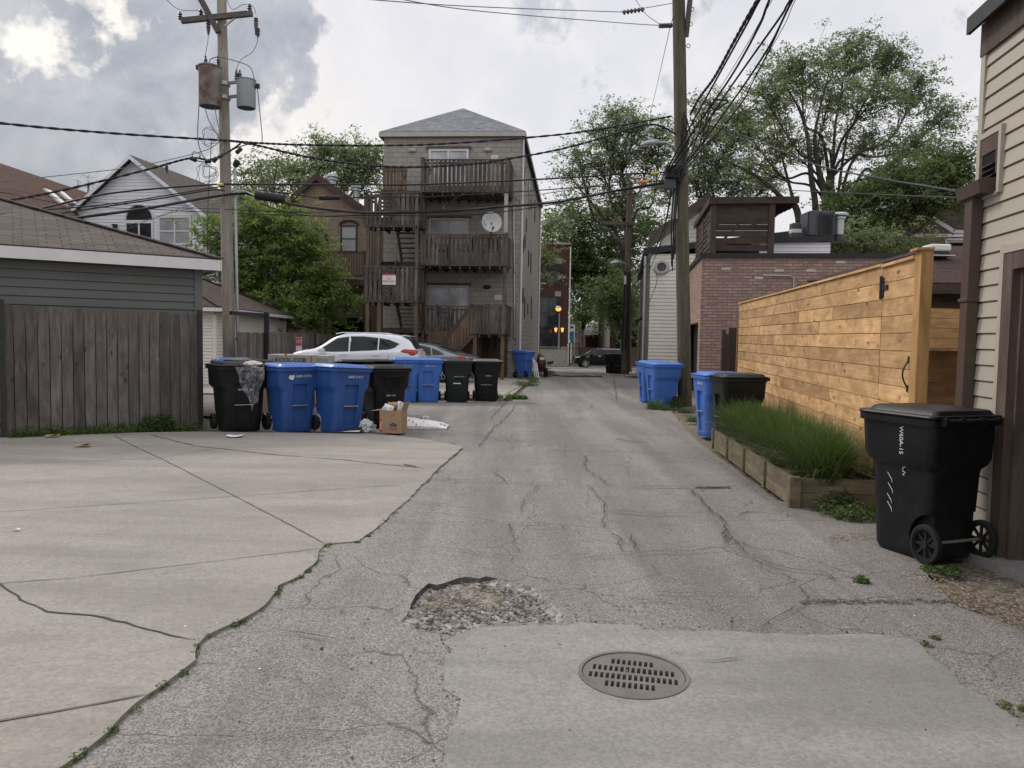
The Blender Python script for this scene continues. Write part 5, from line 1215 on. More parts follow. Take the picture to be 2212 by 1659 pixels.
# ================================================================== far end
brickm('brick_red', (.088, .042, .032), (.066, .032, .026), (.10, .05, .04), .3, .1, .01, .4, None, .9, .4)
plain('limestone', (.30, .28, .24), .8, .1)
o_ = P(1150, 745, 76); o_.z = -1; rt = P(1226, 745, 76); rt.z = -1; ztp = P(1200, 528, 76).z
h = thing('brick_building', 'dark red brick three storey building across the street at the end of the alley', 'building', rt)
ex2 = (rt-o_).normalized(); ey2 = Vector((-ex2.y, ex2.x, 0)); o_ = o_-ex2*6; W = (rt-o_).length
m = MB(); zc = P(1190, 752, 76).z; m.quad(o_+Z*(zc+1), rt+Z*(zc+1), rt+Z*(ztp+1), o_+Z*(ztp+1)); m.quad(rt+Z*(zc+1), rt+ey2*10+Z*(zc+1), rt+ey2*10+Z*(ztp+1), rt+Z*(ztp+1)); m.boxf(o_+ey2*.05+Z*1, ex2*(W-.02), ey2*9.9, Z*(ztp-.01)); m.build('wall', 'brick_red', h)
m = MB(); m.boxf(o_-ey2*.05, ex2*(W+.03), ey2*10, Z*(zc+1)); m.boxf(o_-ey2*.12+Z*(zc+1), ex2*(W+.08), ey2*.1, Z*.14)
for y in (715+0, ): pass
for yy in (614, 711): zq = P(1190, yy, 76).z; m.boxf(o_-ey2*.06+Z*(zq+1), ex2*(W-.8), ey2*.08, Z*.16)
m.boxf(o_-ey2*.1+Z*(ztp+1), ex2*(W+.1), ey2*.4, Z*.2)
for yy in (640, 569): zq = P(1190, yy, 76).z; m.boxf(rt-ex2*1.35-ey2*.04+Z*(zq+1), ex2*.6, ey2*.05, Z*.5)
m.build('stone_band', 'limestone', h)
for y0_, y1_ in ((613, 571), (710, 641), (752, 708)):
    a, b = P(1158 if y0_ != 613 else 1180, y0_, 75.9), P(1212, y1_, 75.9); window(h, Vector((a.x, rt.y-.05, a.z)), ex2, -ey2, b.x-a.x, b.z-a.z, 'black_metal', 'glass', .09, (.5,) if y0_ > 620 else (), (.5,), .08)
pipe(h, 'downspout', [rt+ex2*.1-ey2*.1+Z*(ztp+.8), rt+ex2*.1-ey2*.1+Z*.2], .07, 'white_metal')
# awning house and pale gable behind the black car
o_ = P(1290, 745, 84); o_.z = -1
h = thing('awning_house', 'narrow brick house with white metal awning across the street behind the black car', 'house', o_)
m = MB(); zt_ = P(1300, 619, 84).z; a, b = P(1296, 745, 84), P(1330, 745, 84); m.boxf(Vector((a.x, a.y, -1)), Vector((b.x-a.x, 0, 0)), Vector((0, 8, 0)), Z*(zt_+1)); a = P(1264, 745, 86); m.boxf(Vector((a.x, a.y, -1)), Vector((1.7, 0, 0)), Vector((0, 6, 0)), Z*(P(1270, 712, 86).z+1)); m.build('wall', 'brick_red', h)
m = MB(); m.boxf((P(1290, 745, 83.8).x-.4, 83.9, P(1290, 700, 84).z), (.5, 0, 0), (0, .3, 0), (0, 0, P(1290, 640, 84).z-P(1290, 700, 84).z)); m.build('pier', 'limestone', h)
m = MB(); a, b = P(1262, 714, 82), P(1292, 712, 82); c1_, d1_ = P(1268, 700, 85), P(1296, 682, 85); m.quad(a, b, d1_, c1_); m.quad(a-Z*.5, b-Z*.5, b, a); m.poly([b-Z*.5, Vector((b.x, 85, b.z-.3)), d1_, b]); m.build('awning', 'white_trim', h)
a, b = P(1235, 745, 90), P(1270, 745, 90)
h = thing('pale_house', 'small pale gabled house wall glimpsed above the black car bonnet', 'house', Vector((a.x, a.y, -1)))
m = MB(); m.poly([Vector((a.x, 90, -1)), Vector((b.x, 90, -1)), Vector((b.x, 90, P(1270, 733, 90).z)), Vector(((a.x+b.x)/2-.9, 90, P(1243, 718, 90).z)), Vector((a.x, 90, P(1235, 724, 90).z))]); m.boxf((a.x, 90.05, -1), (b.x-a.x, 0, 0), (0, 5, 0), (0, 0, 1.0+P(1270, 735, 90).z)); m.build('wall', 'siding_cream', h)
m = MB(); m.beam(P(1235, 712, 89.8), P(1243, 717, 89.8), .3, .15); m.beam(P(1242, 716, 89.8), P(1271, 733, 89.8), .3, .15); m.build('bargeboard', 'white_metal', h)
# mural board, iron gate, dark fence
plain('mural_teal', (.05, .20, .23), .6, .2); plain('mural_white', (.62, .68, .72), .5, .05)
a, b = P(1231, 745, 78), P(1241, 745, 78); h = thing('mural_banner', 'tall teal and white painted banner beside the red brick building', 'banner', Vector((a.x, 78, -1)))
m = MB(); m.boxf((a.x, 78, P(1235, 740, 78).z), (b.x-a.x, 0, 0), (0, .05, 0), (0, 0, P(1235, 701, 78).z-P(1235, 740, 78).z)); m.build('board', 'mural_teal', h)
m = MB(); q = P(1235, 711, 77.9); m.lathe(q, [(.30, 0), (.30, .02)], 14, (0, -1, 0)); m.lathe(q+Z*.3, [(.22, 0), (.22, .02)], 14, (0, -1, 0)); m.boxf((b.x-.08, 77.97, P(1235, 790, 78).z), (.09, 0, 0), (0, .06, 0), (0, 0, P(1235, 700, 78).z-P(1235, 790, 78).z)); m.build('white_figure', 'mural_white', h)
a, b = P(1231, 745, 75.8), P(1252, 745, 75.8); h = thing('iron_gate', 'black iron gate beside the red brick building', 'gate', Vector((a.x, 75.8, -1)))
m = MB(); zt_ = P(1240, 741, 75.8).z; zb_ = -.95
for k in range(12): m.box((a.x+(b.x-a.x)*k/11, 75.8, (zt_+zb_)/2), .03, .03, zt_-zb_)
for z in (zt_, zt_-.5, -.3): m.boxf((a.x, 75.78, z-.03), (b.x-a.x, 0, 0), (0, .05, 0), (0, 0, .06))
m.build('bars', 'black_metal', h); 
for q in (a, b): m = MB(); m.box((q.x, 75.8, (zt_+zb_)/2), .12, .12, zt_-zb_+.1); m.build('post', 'black_metal', h)
a, b = P(1253, 745, 77), P(1420, 745, 77); h = thing('board_fence', 'dark brown board fence across the street behind the black car', 'fence', Vector((a.x, 77, -1)))
m = MB(); zt_ = P(1300, 751, 77).z
for k in range(44): m.boxf((a.x+(b.x-a.x)*k/44, 77, -1), ((b.x-a.x)/44-.012, 0, 0), (0, .03, 0), (0, 0, zt_+1+rnd.uniform(-.02, .02)))
m.build('boards', 'dark_wood_v', h)
# two street lamps with amber globes
def emis(name, c, s):
    m_, p, o = newmat(name); p.inputs['Base Color'].default_value = (*c, 1); p.inputs['Emission Color'].default_value = (*c, 1); p.inputs['Emission Strength'].default_value = s; return m_
emis('amber_glow', (1, .40, .08), 1.15)
q = G(1207, 793); q = P(1207, 745, 71); q.z = gz(71)
plain('pole_grey', (.22, .21, .19), .6, .15)
h = thing('street_lamp', 'grey street lamp post with one lit amber globe on top and a lit pair below', 'street lamp', q)
zt_ = P(1205, 676, 71).z; m = MB(); m.lathe(q, [(.16, 0), (.15, .5), (.08, .7), (.06, zt_-q.z)], 12); m.build('pole', 'pole_grey', h, 40)
c_ = Vector((q.x-.1, q.y, P(1205, 667, 71).z)); m = MB(); m.lathe(c_-Z*.22, [(.12, 0), (.22, .08), (.27, .2), (.26, .27)], 16); m.build('globe', 'amber_glow', h, 60); m = MB(); m.lathe(c_+Z*.05, [(.28, 0), (.25, .12), (.12, .22), (.02, .24)], 16); m.build('hood', 'galvanised', h, 40)
for s in (-.30, .30):
    c_ = Vector((q.x+s, q.y, P(1205, 707, 71).z)); m = MB(); m.lathe(c_-Z*.45, [(.05, 0), (.11, .15), (.14, .38), (.12, .40)], 12); m.build('globe', 'amber_glow', h, 60); m = MB(); m.lathe(c_-Z*.05, [(.15, 0), (.1, .12), (.02, .2)], 12); m.tube([c_-Z*.45, c_-Z*.55, Vector((q.x, q.y, c_.z-.5))], .03, 6); m.build('hood', 'black_metal', h, 40)
# ================================================================== wheelie bins
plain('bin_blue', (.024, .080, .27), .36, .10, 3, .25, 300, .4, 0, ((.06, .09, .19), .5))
plain('bin_blue_bright', (.055, .155, .50), .36, .06, 3, .25, 300, .4, 0, ((.06, .12, .40), .2))
plain('bin_black', (.009, .0095, .0105), .42, .25, 3, .25, 300, .28, 0, ((.028, .027, .026), .5))
plain('bin_green', (.008, .014, .012), .45, .25, 3, .25, 300, .4, 0, ((.03, .035, .03), .3))
plain('bin_blue_lid', (.045, .125, .42), .30, .08, 3, .2, 200, .5, 0, ((.09, .15, .33), .35))  # faded lid blue, lightened further to paint in the bright highlights
plain('bin_lid_grey', (.10, .10, .10), .35, .25, 5, .2, 200, .5, 0, ((.03, .03, .03), .4))
plain('rubber', (.014, .014, .014), .8, .3); plain('rod_metal', (.30, .28, .25), .45, .2, 20, .1, 90, .5, .4)
plain('stencil', (.52, .55, .60), .7, .3, 60)
def rrect(hx_, y0, y1, z, rf, rb, n=5):
    """rounded rectangle ring: half width hx, y0 front .. y1 back"""
    pts = []
    for cx_, cy_, r_, a0 in ((hx_-rb, y1-rb, rb, 0), (-hx_+rb, y1-rb, rb, 90), (-hx_+rf, y0+rf, rf, 180), (hx_-rf, y0+rf, rf, 270)):
        for k in range(n+1):
            a = R(a0+90*k/n); pts.append(Vector((cx_+r_*math.cos(a), cy_+r_*math.sin(a), z)))
    return pts
def bool_cut(me, cutters):
    o = bpy.data.objects.new('tmp', me); col.objects.link(o); tmp = []
    for cmb_ in cutters:
        cme = bpy.data.meshes.new('c'); cme.from_pydata(cmb_.v, [], cmb_.f); cme.update(); bm = bmesh.new(); bm.from_mesh(cme); bmesh.ops.recalc_face_normals(bm, faces=bm.faces); bm.to_mesh(cme); bm.free()
        co = bpy.data.objects.new('tmpc', cme); col.objects.link(co); tmp.append(co)
        md = o.modifiers.new('b', 'BOOLEAN'); md.operation = 'DIFFERENCE'; md.object = co; md.solver = 'EXACT'
    bpy.context.view_layer.update()
    r_ = bpy.data.meshes.new_from_object(o.evaluated_get(bpy.context.evaluated_depsgraph_get()))
    for q in tmp+[o]: bpy.data.objects.remove(q)
    return r_
def make_bin(label, mat, kind='A', lidmat=None, num=None, lid_open=0.0, group=None, side_text=None, numsize=.055):
    """front faces -Y, handle and wheels at +Y"""
    t = thing('wheelie_bin', label, 'wheelie bin', (0, 0, 0), 0, group); lidmat = lidmat or mat
    if kind == 'C':     # rounder, wider kind
        secs = [(.0, .285, -.30, .26), (.04, .30, -.32, .28), (.62, .32, -.36, .31), (.66, .325, -.365, .315), (.70, .37, -.395, .345), (.74, .392, -.41, .36), (1.0, .405, -.43, .37), (1.03, .405, -.43, .37)]; rf, rb = .15, .07
    else:
        secs = [(.0, .235, -.28, .24), (.03, .245, -.295, .26), (.62, .272, -.345, .31), (.665, .276, -.35, .315), (.72, .318, -.352, .335), (.745, .328, -.355, .34), (.98, .338, -.375, .35), (1.0, .34, -.378, .35)]; rf, rb = .085, .06
    mb = MB(); mb.rings([rrect(h_, a, b, z, rf, rb, 6) for z, h_, a, b in secs])
    me = bpy.data.meshes.new('body'); me.from_pydata(mb.v, [], mb.f); me.update(); bm = bmesh.new(); bm.from_mesh(me); bmesh.ops.recalc_face_normals(bm, faces=bm.faces); bm.to_mesh(me); bm.free()
    cuts = []
    if kind == 'A':
        for z0_, z1_, w0, w1 in ((.10, .43, .105, .115), (.44, .78, .115, .12)):
            m = MB(); f = [(-w0, z0_), (w0, z0_), (w1, z1_), (-w1, z1_)]
            yf = lambda z: -.295-(z-.03)*.085 if z < .62 else -.35
            m.rings([[Vector((x, -.6, z)) for x, z in f], [Vector((x, yf(z)+.035, z)) for x, z in f]]); cuts.append(m)
    if kind == 'B':
        m = MB(); f = [(-.09, .64), (.09, .64), (.22, .90), (-.22, .90)]; m.rings([[Vector((x, -.6, z)) for x, z in f], [Vector((x, -.33, z)) for x, z in f]]); cuts.append(m)
    if kind == 'D':
        m = MB(); m.boxf((-.16, -.6, .86), (.32, 0, 0), (0, .25, 0), (0, 0, .035)); cuts.append(m)
        m = MB(); m.lathe((0, -.6, .50), [(.12, 0), (.12, .29)], 20, (0, 1, 0)); cuts.append(m)
    for s in (-1, 1):
        m = MB(); m.lathe((s*.26, .27, .13), [(.18, -.12), (.18, .12)], 20, (1, 0, 0)) if kind != 'C' else m.lathe((s*.34, .30, .15), [(.20, -.10), (.20, .10)], 20, (1, 0, 0)); cuts.append(m)
    me2 = bool_cut(me, cuts); me2.name = 'body'; me2.materials.clear(); me2.materials.append(MATS[mat]); smart_uv(me2)
    bd = link('body', me2, t, 35)
    b_ = bd.modifiers.new('bevel', 'BEVEL'); b_.width = .006; b_.segments = 2; b_.angle_limit = R(45)
    # rim
    w1_, f1, k1 = (.405, -.43, .37) if kind == 'C' else (.34, -.378, .35)
    m = MB(); m.rings([rrect(w1_-.002, f1+.002, k1, .985, rf, rb, 6), rrect(w1_+.028, f1-.028, k1+.01, .99, rf+.02, rb, 6), rrect(w1_+.03, f1-.03, k1+.01, 1.035, rf+.02, rb, 6), rrect(w1_+.0, f1, k1, 1.04, rf, rb, 6)]); m.build('rim', mat, t, 40)
    # lid
    Lz = 1.042; L = []
    for dz_, ins in ((0, -.028), (.012, -.036), (.022, -.028), (.026, .03), (.055, .055), (.062, .075)):
        L.append(rrect(w1_-ins, f1+ins+(.0), k1+.02-max(ins, 0)*.8, Lz+dz_, rf+.01, .05, 6))
    c_ = [p.copy() for p in L[-1]]; L.append([Vector((p.x*.82, p.y*.82, Lz+.052)) for p in c_]); L.append([Vector((p.x*.3, p.y*.3, Lz+.068)) for p in c_])
    m = MB(); m.rings(L)
    if lid_open:
        ca, sa = math.cos(lid_open), math.sin(lid_open); hy_, hz = k1+.02, Lz
        m.v = [(x, hy_+(y-hy_)*ca+(z-hz)*sa, hz-(y-hy_)*sa+(z-hz)*ca) for x, y, z in m.v]
    m.build('lid', lidmat, t, 30)
    # handle / hinge at the back
    m = MB(); hy_ = k1+.055; m.tube([(-w1_*.8, hy_, 1.03), (w1_*.8, hy_, 1.03)], .017, 8)
    for s in (-.8, -.3, .3, .8): m.boxf((s*w1_-.02, k1-.01, 1.0), (.04, 0, 0), (0, .075, 0), (0, 0, .055))
    m.build('handle', mat, t, 40)
    wr = .142 if kind == 'C' else .125; wy = .27 if kind != 'C' else .30; wx = .268 if kind != 'C' else .345
    m = MB(); m.tube([(-wx, wy, wr), (wx, wy, wr)], .012, 8); m.build('axle', 'rod_metal', t)
    for s in (-1, 1):
        m = MB(); m.lathe((s*wx-.03, wy, wr), [(wr*.78, 0), (wr*.95, 0), (wr, .012), (wr, .048), (wr*.95, .06), (wr*.78, .06)], 28, (1, 0, 0), cap=False); ty = m.build('wheel', 'rubber', t, 40)
        m = MB(); m.lathe((s*wx-.022, wy, wr), [(wr*.80, 0), (wr*.80, .044), (wr*.70, .044), (wr*.70, 0)], 24, (1, 0, 0), cap=False); m.lathe((s*wx-.03, wy, wr), [(.03, 0), (.03, .06)], 14, (1, 0, 0))
        for k in range(8):
            a = k*math.pi/4; m.beam((s*wx, wy+math.cos(a)*.025, wr+math.sin(a)*.025), (s*wx, wy+math.cos(a)*wr*.74, wr+math.sin(a)*wr*.74), .018, .02, (1, 0, 0))
        m.build('rim', 'rubber', ty)
    if kind in 'A':
        m = MB(); m.tube([(-.125, -.345, .435), (.125, -.345, .435)], .009, 8); m.build('lift_bar', 'rod_metal', t)
    if kind == 'D':
        m = MB(); m.boxf((-.085, -.353, .475), (.17, 0, 0), (0, .01, 0), (0, 0, .025)); m.build('lift_bar', 'white_metal', t)
    if num:
        zt_ = {'A': .905, 'B': .56, 'D': .66, 'C': .9}[kind]; yq = -.366 if kind != 'B' else -.345
        if kind == 'A' and num[0] == '#': num = num[1:]; zt_ = .67; yq = -.316
        if kind == 'D': yq = -.352
        text('number', num, numsize, 'stencil', t, (.05, yq-.004, zt_), (1, 0, 0), (0, .0, 1), .004)
    return t
def put(t, x, y, rz, z=0.0, tilt=0.0):
    t.location = (x, y, z+gz(y)); t.rotation_euler = (tilt, 0, rz); return t
def face(px, py, toward=None, extra=0.0):
    """front (-Y local) turned to the camera plus extra (radians, + = turns its front to the picture's right)"""
    g_ = G(px, py); return g_, math.atan2(-g_.x, g_.y)*-1
# left row.  front of the bin looks towards the camera; rz=0 -> front faces -Y
GRP = 'blue and black wheelie bins along the alley'
b1 = make_bin('black wheelie bin beside the picket fence, draped with a clear plastic bag', 'bin_black', 'A', None, '#WYN 2000', .0, GRP)
g_ = G(500, 933); put(b1, g_.x, g_.y+.30, R(34)); b1.scale = (1.2, 1.15, 1.04)
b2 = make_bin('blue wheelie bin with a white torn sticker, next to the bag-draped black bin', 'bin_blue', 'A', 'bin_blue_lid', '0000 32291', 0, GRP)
g_ = G(616, 934); put(b2, g_.x, g_.y+.29, R(42)); b2.scale = (1.08, 1.05, 1.03)
m = MB(); m.poly([Vector(p) for p in ((-.20, -.375, .90), (-.17, -.375, .93), (-.14, -.375, .915), (-.115, -.375, .935), (-.105, -.375, .895), (-.12, -.375, .865), (-.145, -.375, .845), (-.17, -.375, .86), (-.195, -.375, .865))])
WMs = WM[b2]; m.build('sticker', 'litter_white', b2)
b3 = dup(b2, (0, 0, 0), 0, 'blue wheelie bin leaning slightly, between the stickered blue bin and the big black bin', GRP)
for ch in list(b3.children):
    if ch.name.startswith('sticker'): bpy.data.objects.remove(ch)
for ch in list(b3.children):
    if ch.name.startswith('number'): bpy.data.objects.remove(ch)
nb_ = text('number', '0000 31417', .055, 'stencil', None, (.05, -.37, .905), (1, 0, 0), (0, 0, 1), .004); nb_.parent = b3
g_ = G(722, 936); put(b3, g_.x, g_.y+.29, R(36)); b3.rotation_euler = (0, R(2.5), R(44))
b4 = make_bin('black wheelie bin with ribbed funnel front behind the cardboard box', 'bin_black', 'B', None, None, 0, GRP)
g_ = G(818, 930); put(b4, g_.x-.02, g_.y+.62, R(30)); b4.scale = (1.08, 1.0, 1.0)
m = MB()
for k in range(7):
    x = -.15+k*.05; m.boxf((x, -.352, .665+abs(x)*.9), (.018, 0, 0), (0, .02, 0), (0, 0, .2-abs(x)*.8))
m.build('ribs', 'bin_black', b4)
text('number', '2200 15321', .035, 'stencil', b4, (0, -.356, .58), (1, 0, 0), (0, 0, 1), .003)
# black bins behind
b5 = make_bin('black wheelie bin with a torn bag under its lid, behind the two near blue bins', 'bin_black', 'A', None, None, R(4), GRP); q = P(762, 760, 15.4); put(b5, q.x, 15.4, R(20))
b6 = dup(b5, (0, 0, 0), 0, 'black wheelie bin right of the torn-bag bin, behind the ribbed black bin', GRP); q = P(814, 760, 15.9); put(b6, q.x, 15.9, R(12))
b7 = dup(b5, (0, 0, 0), 0, 'black wheelie bin directly behind the foot of the leaning utility pole', GRP); q = P(540, 760, 14.9); put(b7, q.x, 14.9, R(-10))
b8 = dup(b2, (0, 0, 0), 0, 'blue wheelie bin of which only the lid shows behind the bag-draped black bin', GRP); q = P(502, 760, 15.3); put(b8, q.x, 15.3, R(20))
for ch in list(b8.children):
    if ch.name.startswith('sticker'): bpy.data.objects.remove(ch)
# middle row
m1 = make_bin('blue wheelie bin behind the ribbed black bin, left one of the far blue pair', 'bin_blue_bright', 'A', None, '0003 1035', 0, GRP)
MATS['bin_blue_mid'] = MATS['bin_blue_bright']
g_ = G(873, 869); put(m1, g_.x, g_.y+.3, R(6))
m2 = dup(m1, (0, 0, 0), 0, 'blue wheelie bin with a small white sticker, right one of the far blue pair', GRP); g_ = G(922, 869); put(m2, g_.x, g_.y+.3, R(5))
for o_ in (m1, m2): o_.scale = (1.06, 1.0, 1.0)
for c0_, nm in ((m1, 'bin_blue'),):
    pass
m3 = make_bin('dark green wheelie bin with a bar slot, left of the pale-lidded black bin', 'bin_green', 'D', None, '480 3D 321W', 0, GRP, numsize=.04); g_ = G(985, 869); put(m3, g_.x, g_.y+.3, R(4)); m3.scale = (1.1, 1.0, .98)
m4 = make_bin('black wheelie bin with a worn pale grey lid, last of the middle row', 'bin_black', 'A', 'bin_lid_grey', '#W0321', 0, GRP, numsize=.05); g_ = G(1048, 867); put(m4, g_.x, g_.y+.3, R(5)); m4.scale = (1.12, 1.0, .98)
m5 = dup(m1, (0, 0, 0), 0, 'lone blue wheelie bin by the corner of the apartment block', GRP); g_ = G(1131, 817); put(m5, g_.x, g_.y+.3, R(150)); m5.scale = (1.0, 1.0, 1.05)
# right row
r1_ = make_bin('large black wheelie bin with white scrawl in front of the beige garage', 'bin_black', 'C', None, None, 0, GRP)
put(r1_, 3.02, 5.87, R(196))
r1_.rotation_euler = (0, 0, R(200)); r1_.location = (3.20, 5.84, 0); r1_.scale = (.80, .90, 1.02)
# scrawled white paint: on the side towards the alley, built in the bin's own space
plain('paint_white', (.6, .6, .62), .7, .2, 60)
zig = lambda pts, r_=.0035: MB().tube(pts, r_, 5)
def scrawl(y0, z0_, z1_, n, amp, side=1):
    pts = []
    for k in range(n):
        z = z0_+(z1_-z0_)*k/(n-1); pts.append(Vector((side*(.392 if z > .72 else .372 if z > .69 else .326)+side*.006, y0+rnd.uniform(-amp, amp), z)))
    return pts
text('scrawl', 'W60A-15', .052, 'paint_white', r1_, (.4025, .06, .865), (-.05, 0, -1), (0, 1, .08), .003)
m = MB(); m.tube(scrawl(.045, .60, .68, 12, .02), .003, 5); m.build('scrawl', 'paint_white', r1_); m = MB() 
for y_, z_ in ((-.13, .60), (-.12, .52), (-.125, .44), (-.12, .38)): m.tube([(.325, y_, z_), (.327, y_+.05, z_-.05), (.327, y_+.052, z_-.07)], .003, 5)
m.build('scrawl', 'paint_white', r1_)
mr = make_bin('black wheelie bin standing end-on against the cedar fence behind the tall grass', 'bin_black', 'A', None, None, 0, GRP)
g_ = G(1541, 966); put(mr, g_.x+.44, g_.y+.30, R(-86)); mr.scale = (1.0, .92, 1.02)
mq = dup(m1, (0, 0, 0), 0, 'blue wheelie bin just behind the black bin at the cedar fence', GRP); g_ = G(1503, 947); put(mq, g_.x+.44, g_.y+.30, R(-84)); mq.scale = (1.05, .95, 1.0)
ms = make_bin('bright blue wheelie bin with weeds round its base beside the brown pole', 'bin_blue_bright', 'A', None, None, 0, GRP)
g_ = G(1437, 882); put(ms, g_.x, g_.y+.38, R(-78)); ms.rotation_euler = (0, 0, R(-76))
mt_ = dup(mr, (0, 0, 0), 0, 'black wheelie bin squeezed between the two blue bins at the brown pole', GRP); put(mt_, g_.x+.12, g_.y+1.1, R(-80)); mt_.scale = (1, 1, .97)
mu = dup(ms, (0, 0, 0), 0, 'blue wheelie bin showing behind the bright blue bin at the brown pole', GRP); put(mu, g_.x+.03, g_.y+1.85, R(-82))
for k, (px, py, l_) in enumerate(((1322, 806, 'left one of the far black wheelie bins beside the distant pole'), (1337, 807, 'right one of the far black wheelie bins beside the distant pole'))):
    d_ = dup(mr, (0, 0, 0), 0, l_, GRP); g_ = G(px, py); put(d_, g_.x, g_.y, R(-60+30*k)); d_.scale = (1, 1, 1.05)
for o_ in (m1, mq, m2, m5): pass
# ---- rubbish
plain('cardboard', (.33, .225, .135), .85, .08, 4, .1, 60, .2, 0, ((.24, .16, .095), .3)); plain('ink_blue', (.02, .045, .13), .7); plain('ink_red', (.45, .06, .03), .7)
g0 = G(838, 939); bo = thing('cardboard_box', 'open brown cardboard box with blue and red print, stuffed with packaging', 'cardboard box', (g0.x, g0.y, .024))
bo_a = R(-9); ux_ = Vector((math.cos(bo_a), math.sin(bo_a), 0)); uy_ = Vector((-ux_.y, ux_.x, 0)); o_ = Vector((g0.x, g0.y, .024))-ux_*.145; BW_, BD_, BH_ = .37, .33, .375
m = MB(); t_ = .006
m.boxf(o_, ux_*BW_, uy_*t_, Z*BH_); m.boxf(o_+uy_*(BD_-t_), ux_*BW_, uy_*t_, Z*BH_); m.boxf(o_+uy_*t_, ux_*t_, uy_*(BD_-2*t_), Z*BH_); m.boxf(o_+ux_*(BW_-t_)+uy_*t_, ux_*t_, uy_*(BD_-2*t_), Z*BH_); m.boxf(o_+uy_*t_+ux_*t_, ux_*(BW_-2*t_), uy_*(BD_-2*t_), Z*t_); m.build('box', 'cardboard', bo)
for a, b, c_ in ((o_+Z*BH_, ux_*BW_, -uy_*.05+Z*-.14), (o_+Z*BH_+uy_*BD_, ux_*BW_, uy_*.10+Z*.10), (o_+Z*BH_, uy_*BD_, -ux_*.17+Z*-.02), (o_+ux_*BW_+Z*BH_, uy_*BD_, ux_*.04+Z*.14)):
    if c_.z < -.1: continue
    m = MB(); m.boxf(a, b, c_, uy_*.004+ux_*.003); m.build('flap', 'cardboard', bo, fixn=True)
m = MB(); m.boxf(o_+ux_*.0+uy_*-.0015+Z*.02, ux_*.045, -uy_*.001, Z*.21); m.build('print', 'ink_red', bo)
text('lettering', 'SMALL', .050, 'litter_white', bo, o_+ux_*.023-uy_*.004+Z*.13, Z, -ux_, .0008)
q = o_+ux_*.235-uy_*.003
m = MB(); m.poly([q+ux_*a+Z*b-uy_*.001 for a, b in ((-.06, .115), (.06, .115), (.06, .155), (.035, .158), (.0, .178), (-.035, .158), (-.06, .155))]); m.build('print', 'ink_blue', bo)
text('lettering', "LOWE'S", .030, 'cardboard', bo, q+Z*.136-uy_*.003, ux_, Z, .0006)
text('lettering', 'MOVING BOX', .022, 'ink_red', bo, q+Z*.085-uy_*.002, ux_, Z, .0008); text('lettering', 'CAJA DE MUDANZA', .014, 'ink_red', bo, q+Z*.062-uy_*.002, ux_, Z, .0008)
text('lettering', 'this side up', .016, 'ink_red', bo, q+Z*.30-uy_*.002, ux_, Z, .0008)
# crumpled paper/plastic maker
def crumple(name, label, cat, c_, sx, sy, sz, mat, n=3, amp=.35, seed=1):
    bm = bmesh.new(); bmesh.ops.create_icosphere(bm, subdivisions=n, radius=1); rr_ = random.Random(seed)
    for v in bm.verts:
        k = 1+rr_.uniform(-amp, amp); v.co = Vector((v.co.x*sx*k, v.co.y*sy*k, max(v.co.z*sz*k, -sz*.55)))+Vector((0, 0, sz*.55))
    me = bpy.data.meshes.new(name); bm.to_mesh(me); bm.free(); me.materials.append(MATS[mat]); o = bpy.data.objects.new(name, me); col.objects.link(o); o.location = c_; tag(o, label, cat); return o
plain('plastic_white', (.60, .62, .66), .35, .15, 20, 0)
m_, p_, o_m = newmat('plastic_clear'); p_.inputs['Base Color'].default_value = (.62, .64, .68, 1); p_.inputs['Roughness'].default_value = .22; p_.inputs['Alpha'].default_value = .42
nt.links.new(RAMP(NOISE(OBJ(), 5, 4, .6, 2.5), [(.42, .08), (.68, .45)]), p_.inputs['Alpha'])
crumple('packaging', 'white plastic packaging poking out of the open cardboard box', 'packaging', o_+ux_*.10+uy_*.12+Z*.33, .09, .09, .09, 'plastic_white', 2, .3, 3)
crumple('packaging', 'brown paper wad sticking up at the middle of the open cardboard box', 'packaging', o_+ux_*.2+uy_*.22+Z*.35, .07, .07, .10, 'cardboard', 2, .3, 4)
crumple('packaging', 'pale plastic wad at the right inside the open cardboard box', 'packaging', o_+ux_*.29+uy_*.2+Z*.35, .06, .06, .10, 'plastic_white', 2, .35, 5)
# white printed bag lying flat
g0 = G(915, 924); bg = thing('flattened_bag', 'flattened white printed sack with orange and black marks lying right of the cardboard box', 'sack', (g0.x, g0.y, .0))
m = MB(); nx, ny = 26, 14; Lb, Wb = .86, .50; rr_ = random.Random(5)
grid = [[Vector((g0.x+(-.5+i/(nx-1))*Lb+rr_.uniform(-.012, .012), g0.y+(-.5+j/(ny-1))*Wb+.1*(i/(nx-1))+rr_.uniform(-.012, .012), max(.003, (.17*(1-i/(nx-1))**.7+.035)*math.sin(math.pi*min(1, max(0, (j+.3)/(ny-.4))))**.4+rr_.uniform(-.014, .014)))) for j in range(ny)] for i in range(nx)]
for i in range(nx-1):
    for j in range(ny-1): m.quad(grid[i][j], grid[i+1][j], grid[i+1][j+1], grid[i][j+1], 1 if (i+j*2) % 9 == 0 and i < 14 else (2 if (8 < i < 15 and 6 < j < 10) or (i > 19 and j in (3, 4) and i % 2) else 0))
for j in range(ny-1): m.quad(grid[0][j], grid[0][j+1], Vector((grid[0][j+1].x, grid[0][j+1].y, 0)), Vector((grid[0][j].x, grid[0][j].y, 0)))
for i in range(nx-1): m.quad(Vector((grid[i][0].x, grid[i][0].y, 0)), Vector((grid[i+1][0].x, grid[i+1][0].y, 0)), grid[i+1][0], grid[i][0])
plain('print_orange', (.62, .16, .06), .5); plain('bag_white', (.62, .62, .63), .4, .08, 15, .2, 60); m.build('sack', ['bag_white', 'print_orange', 'ink_black'], bg, 30)
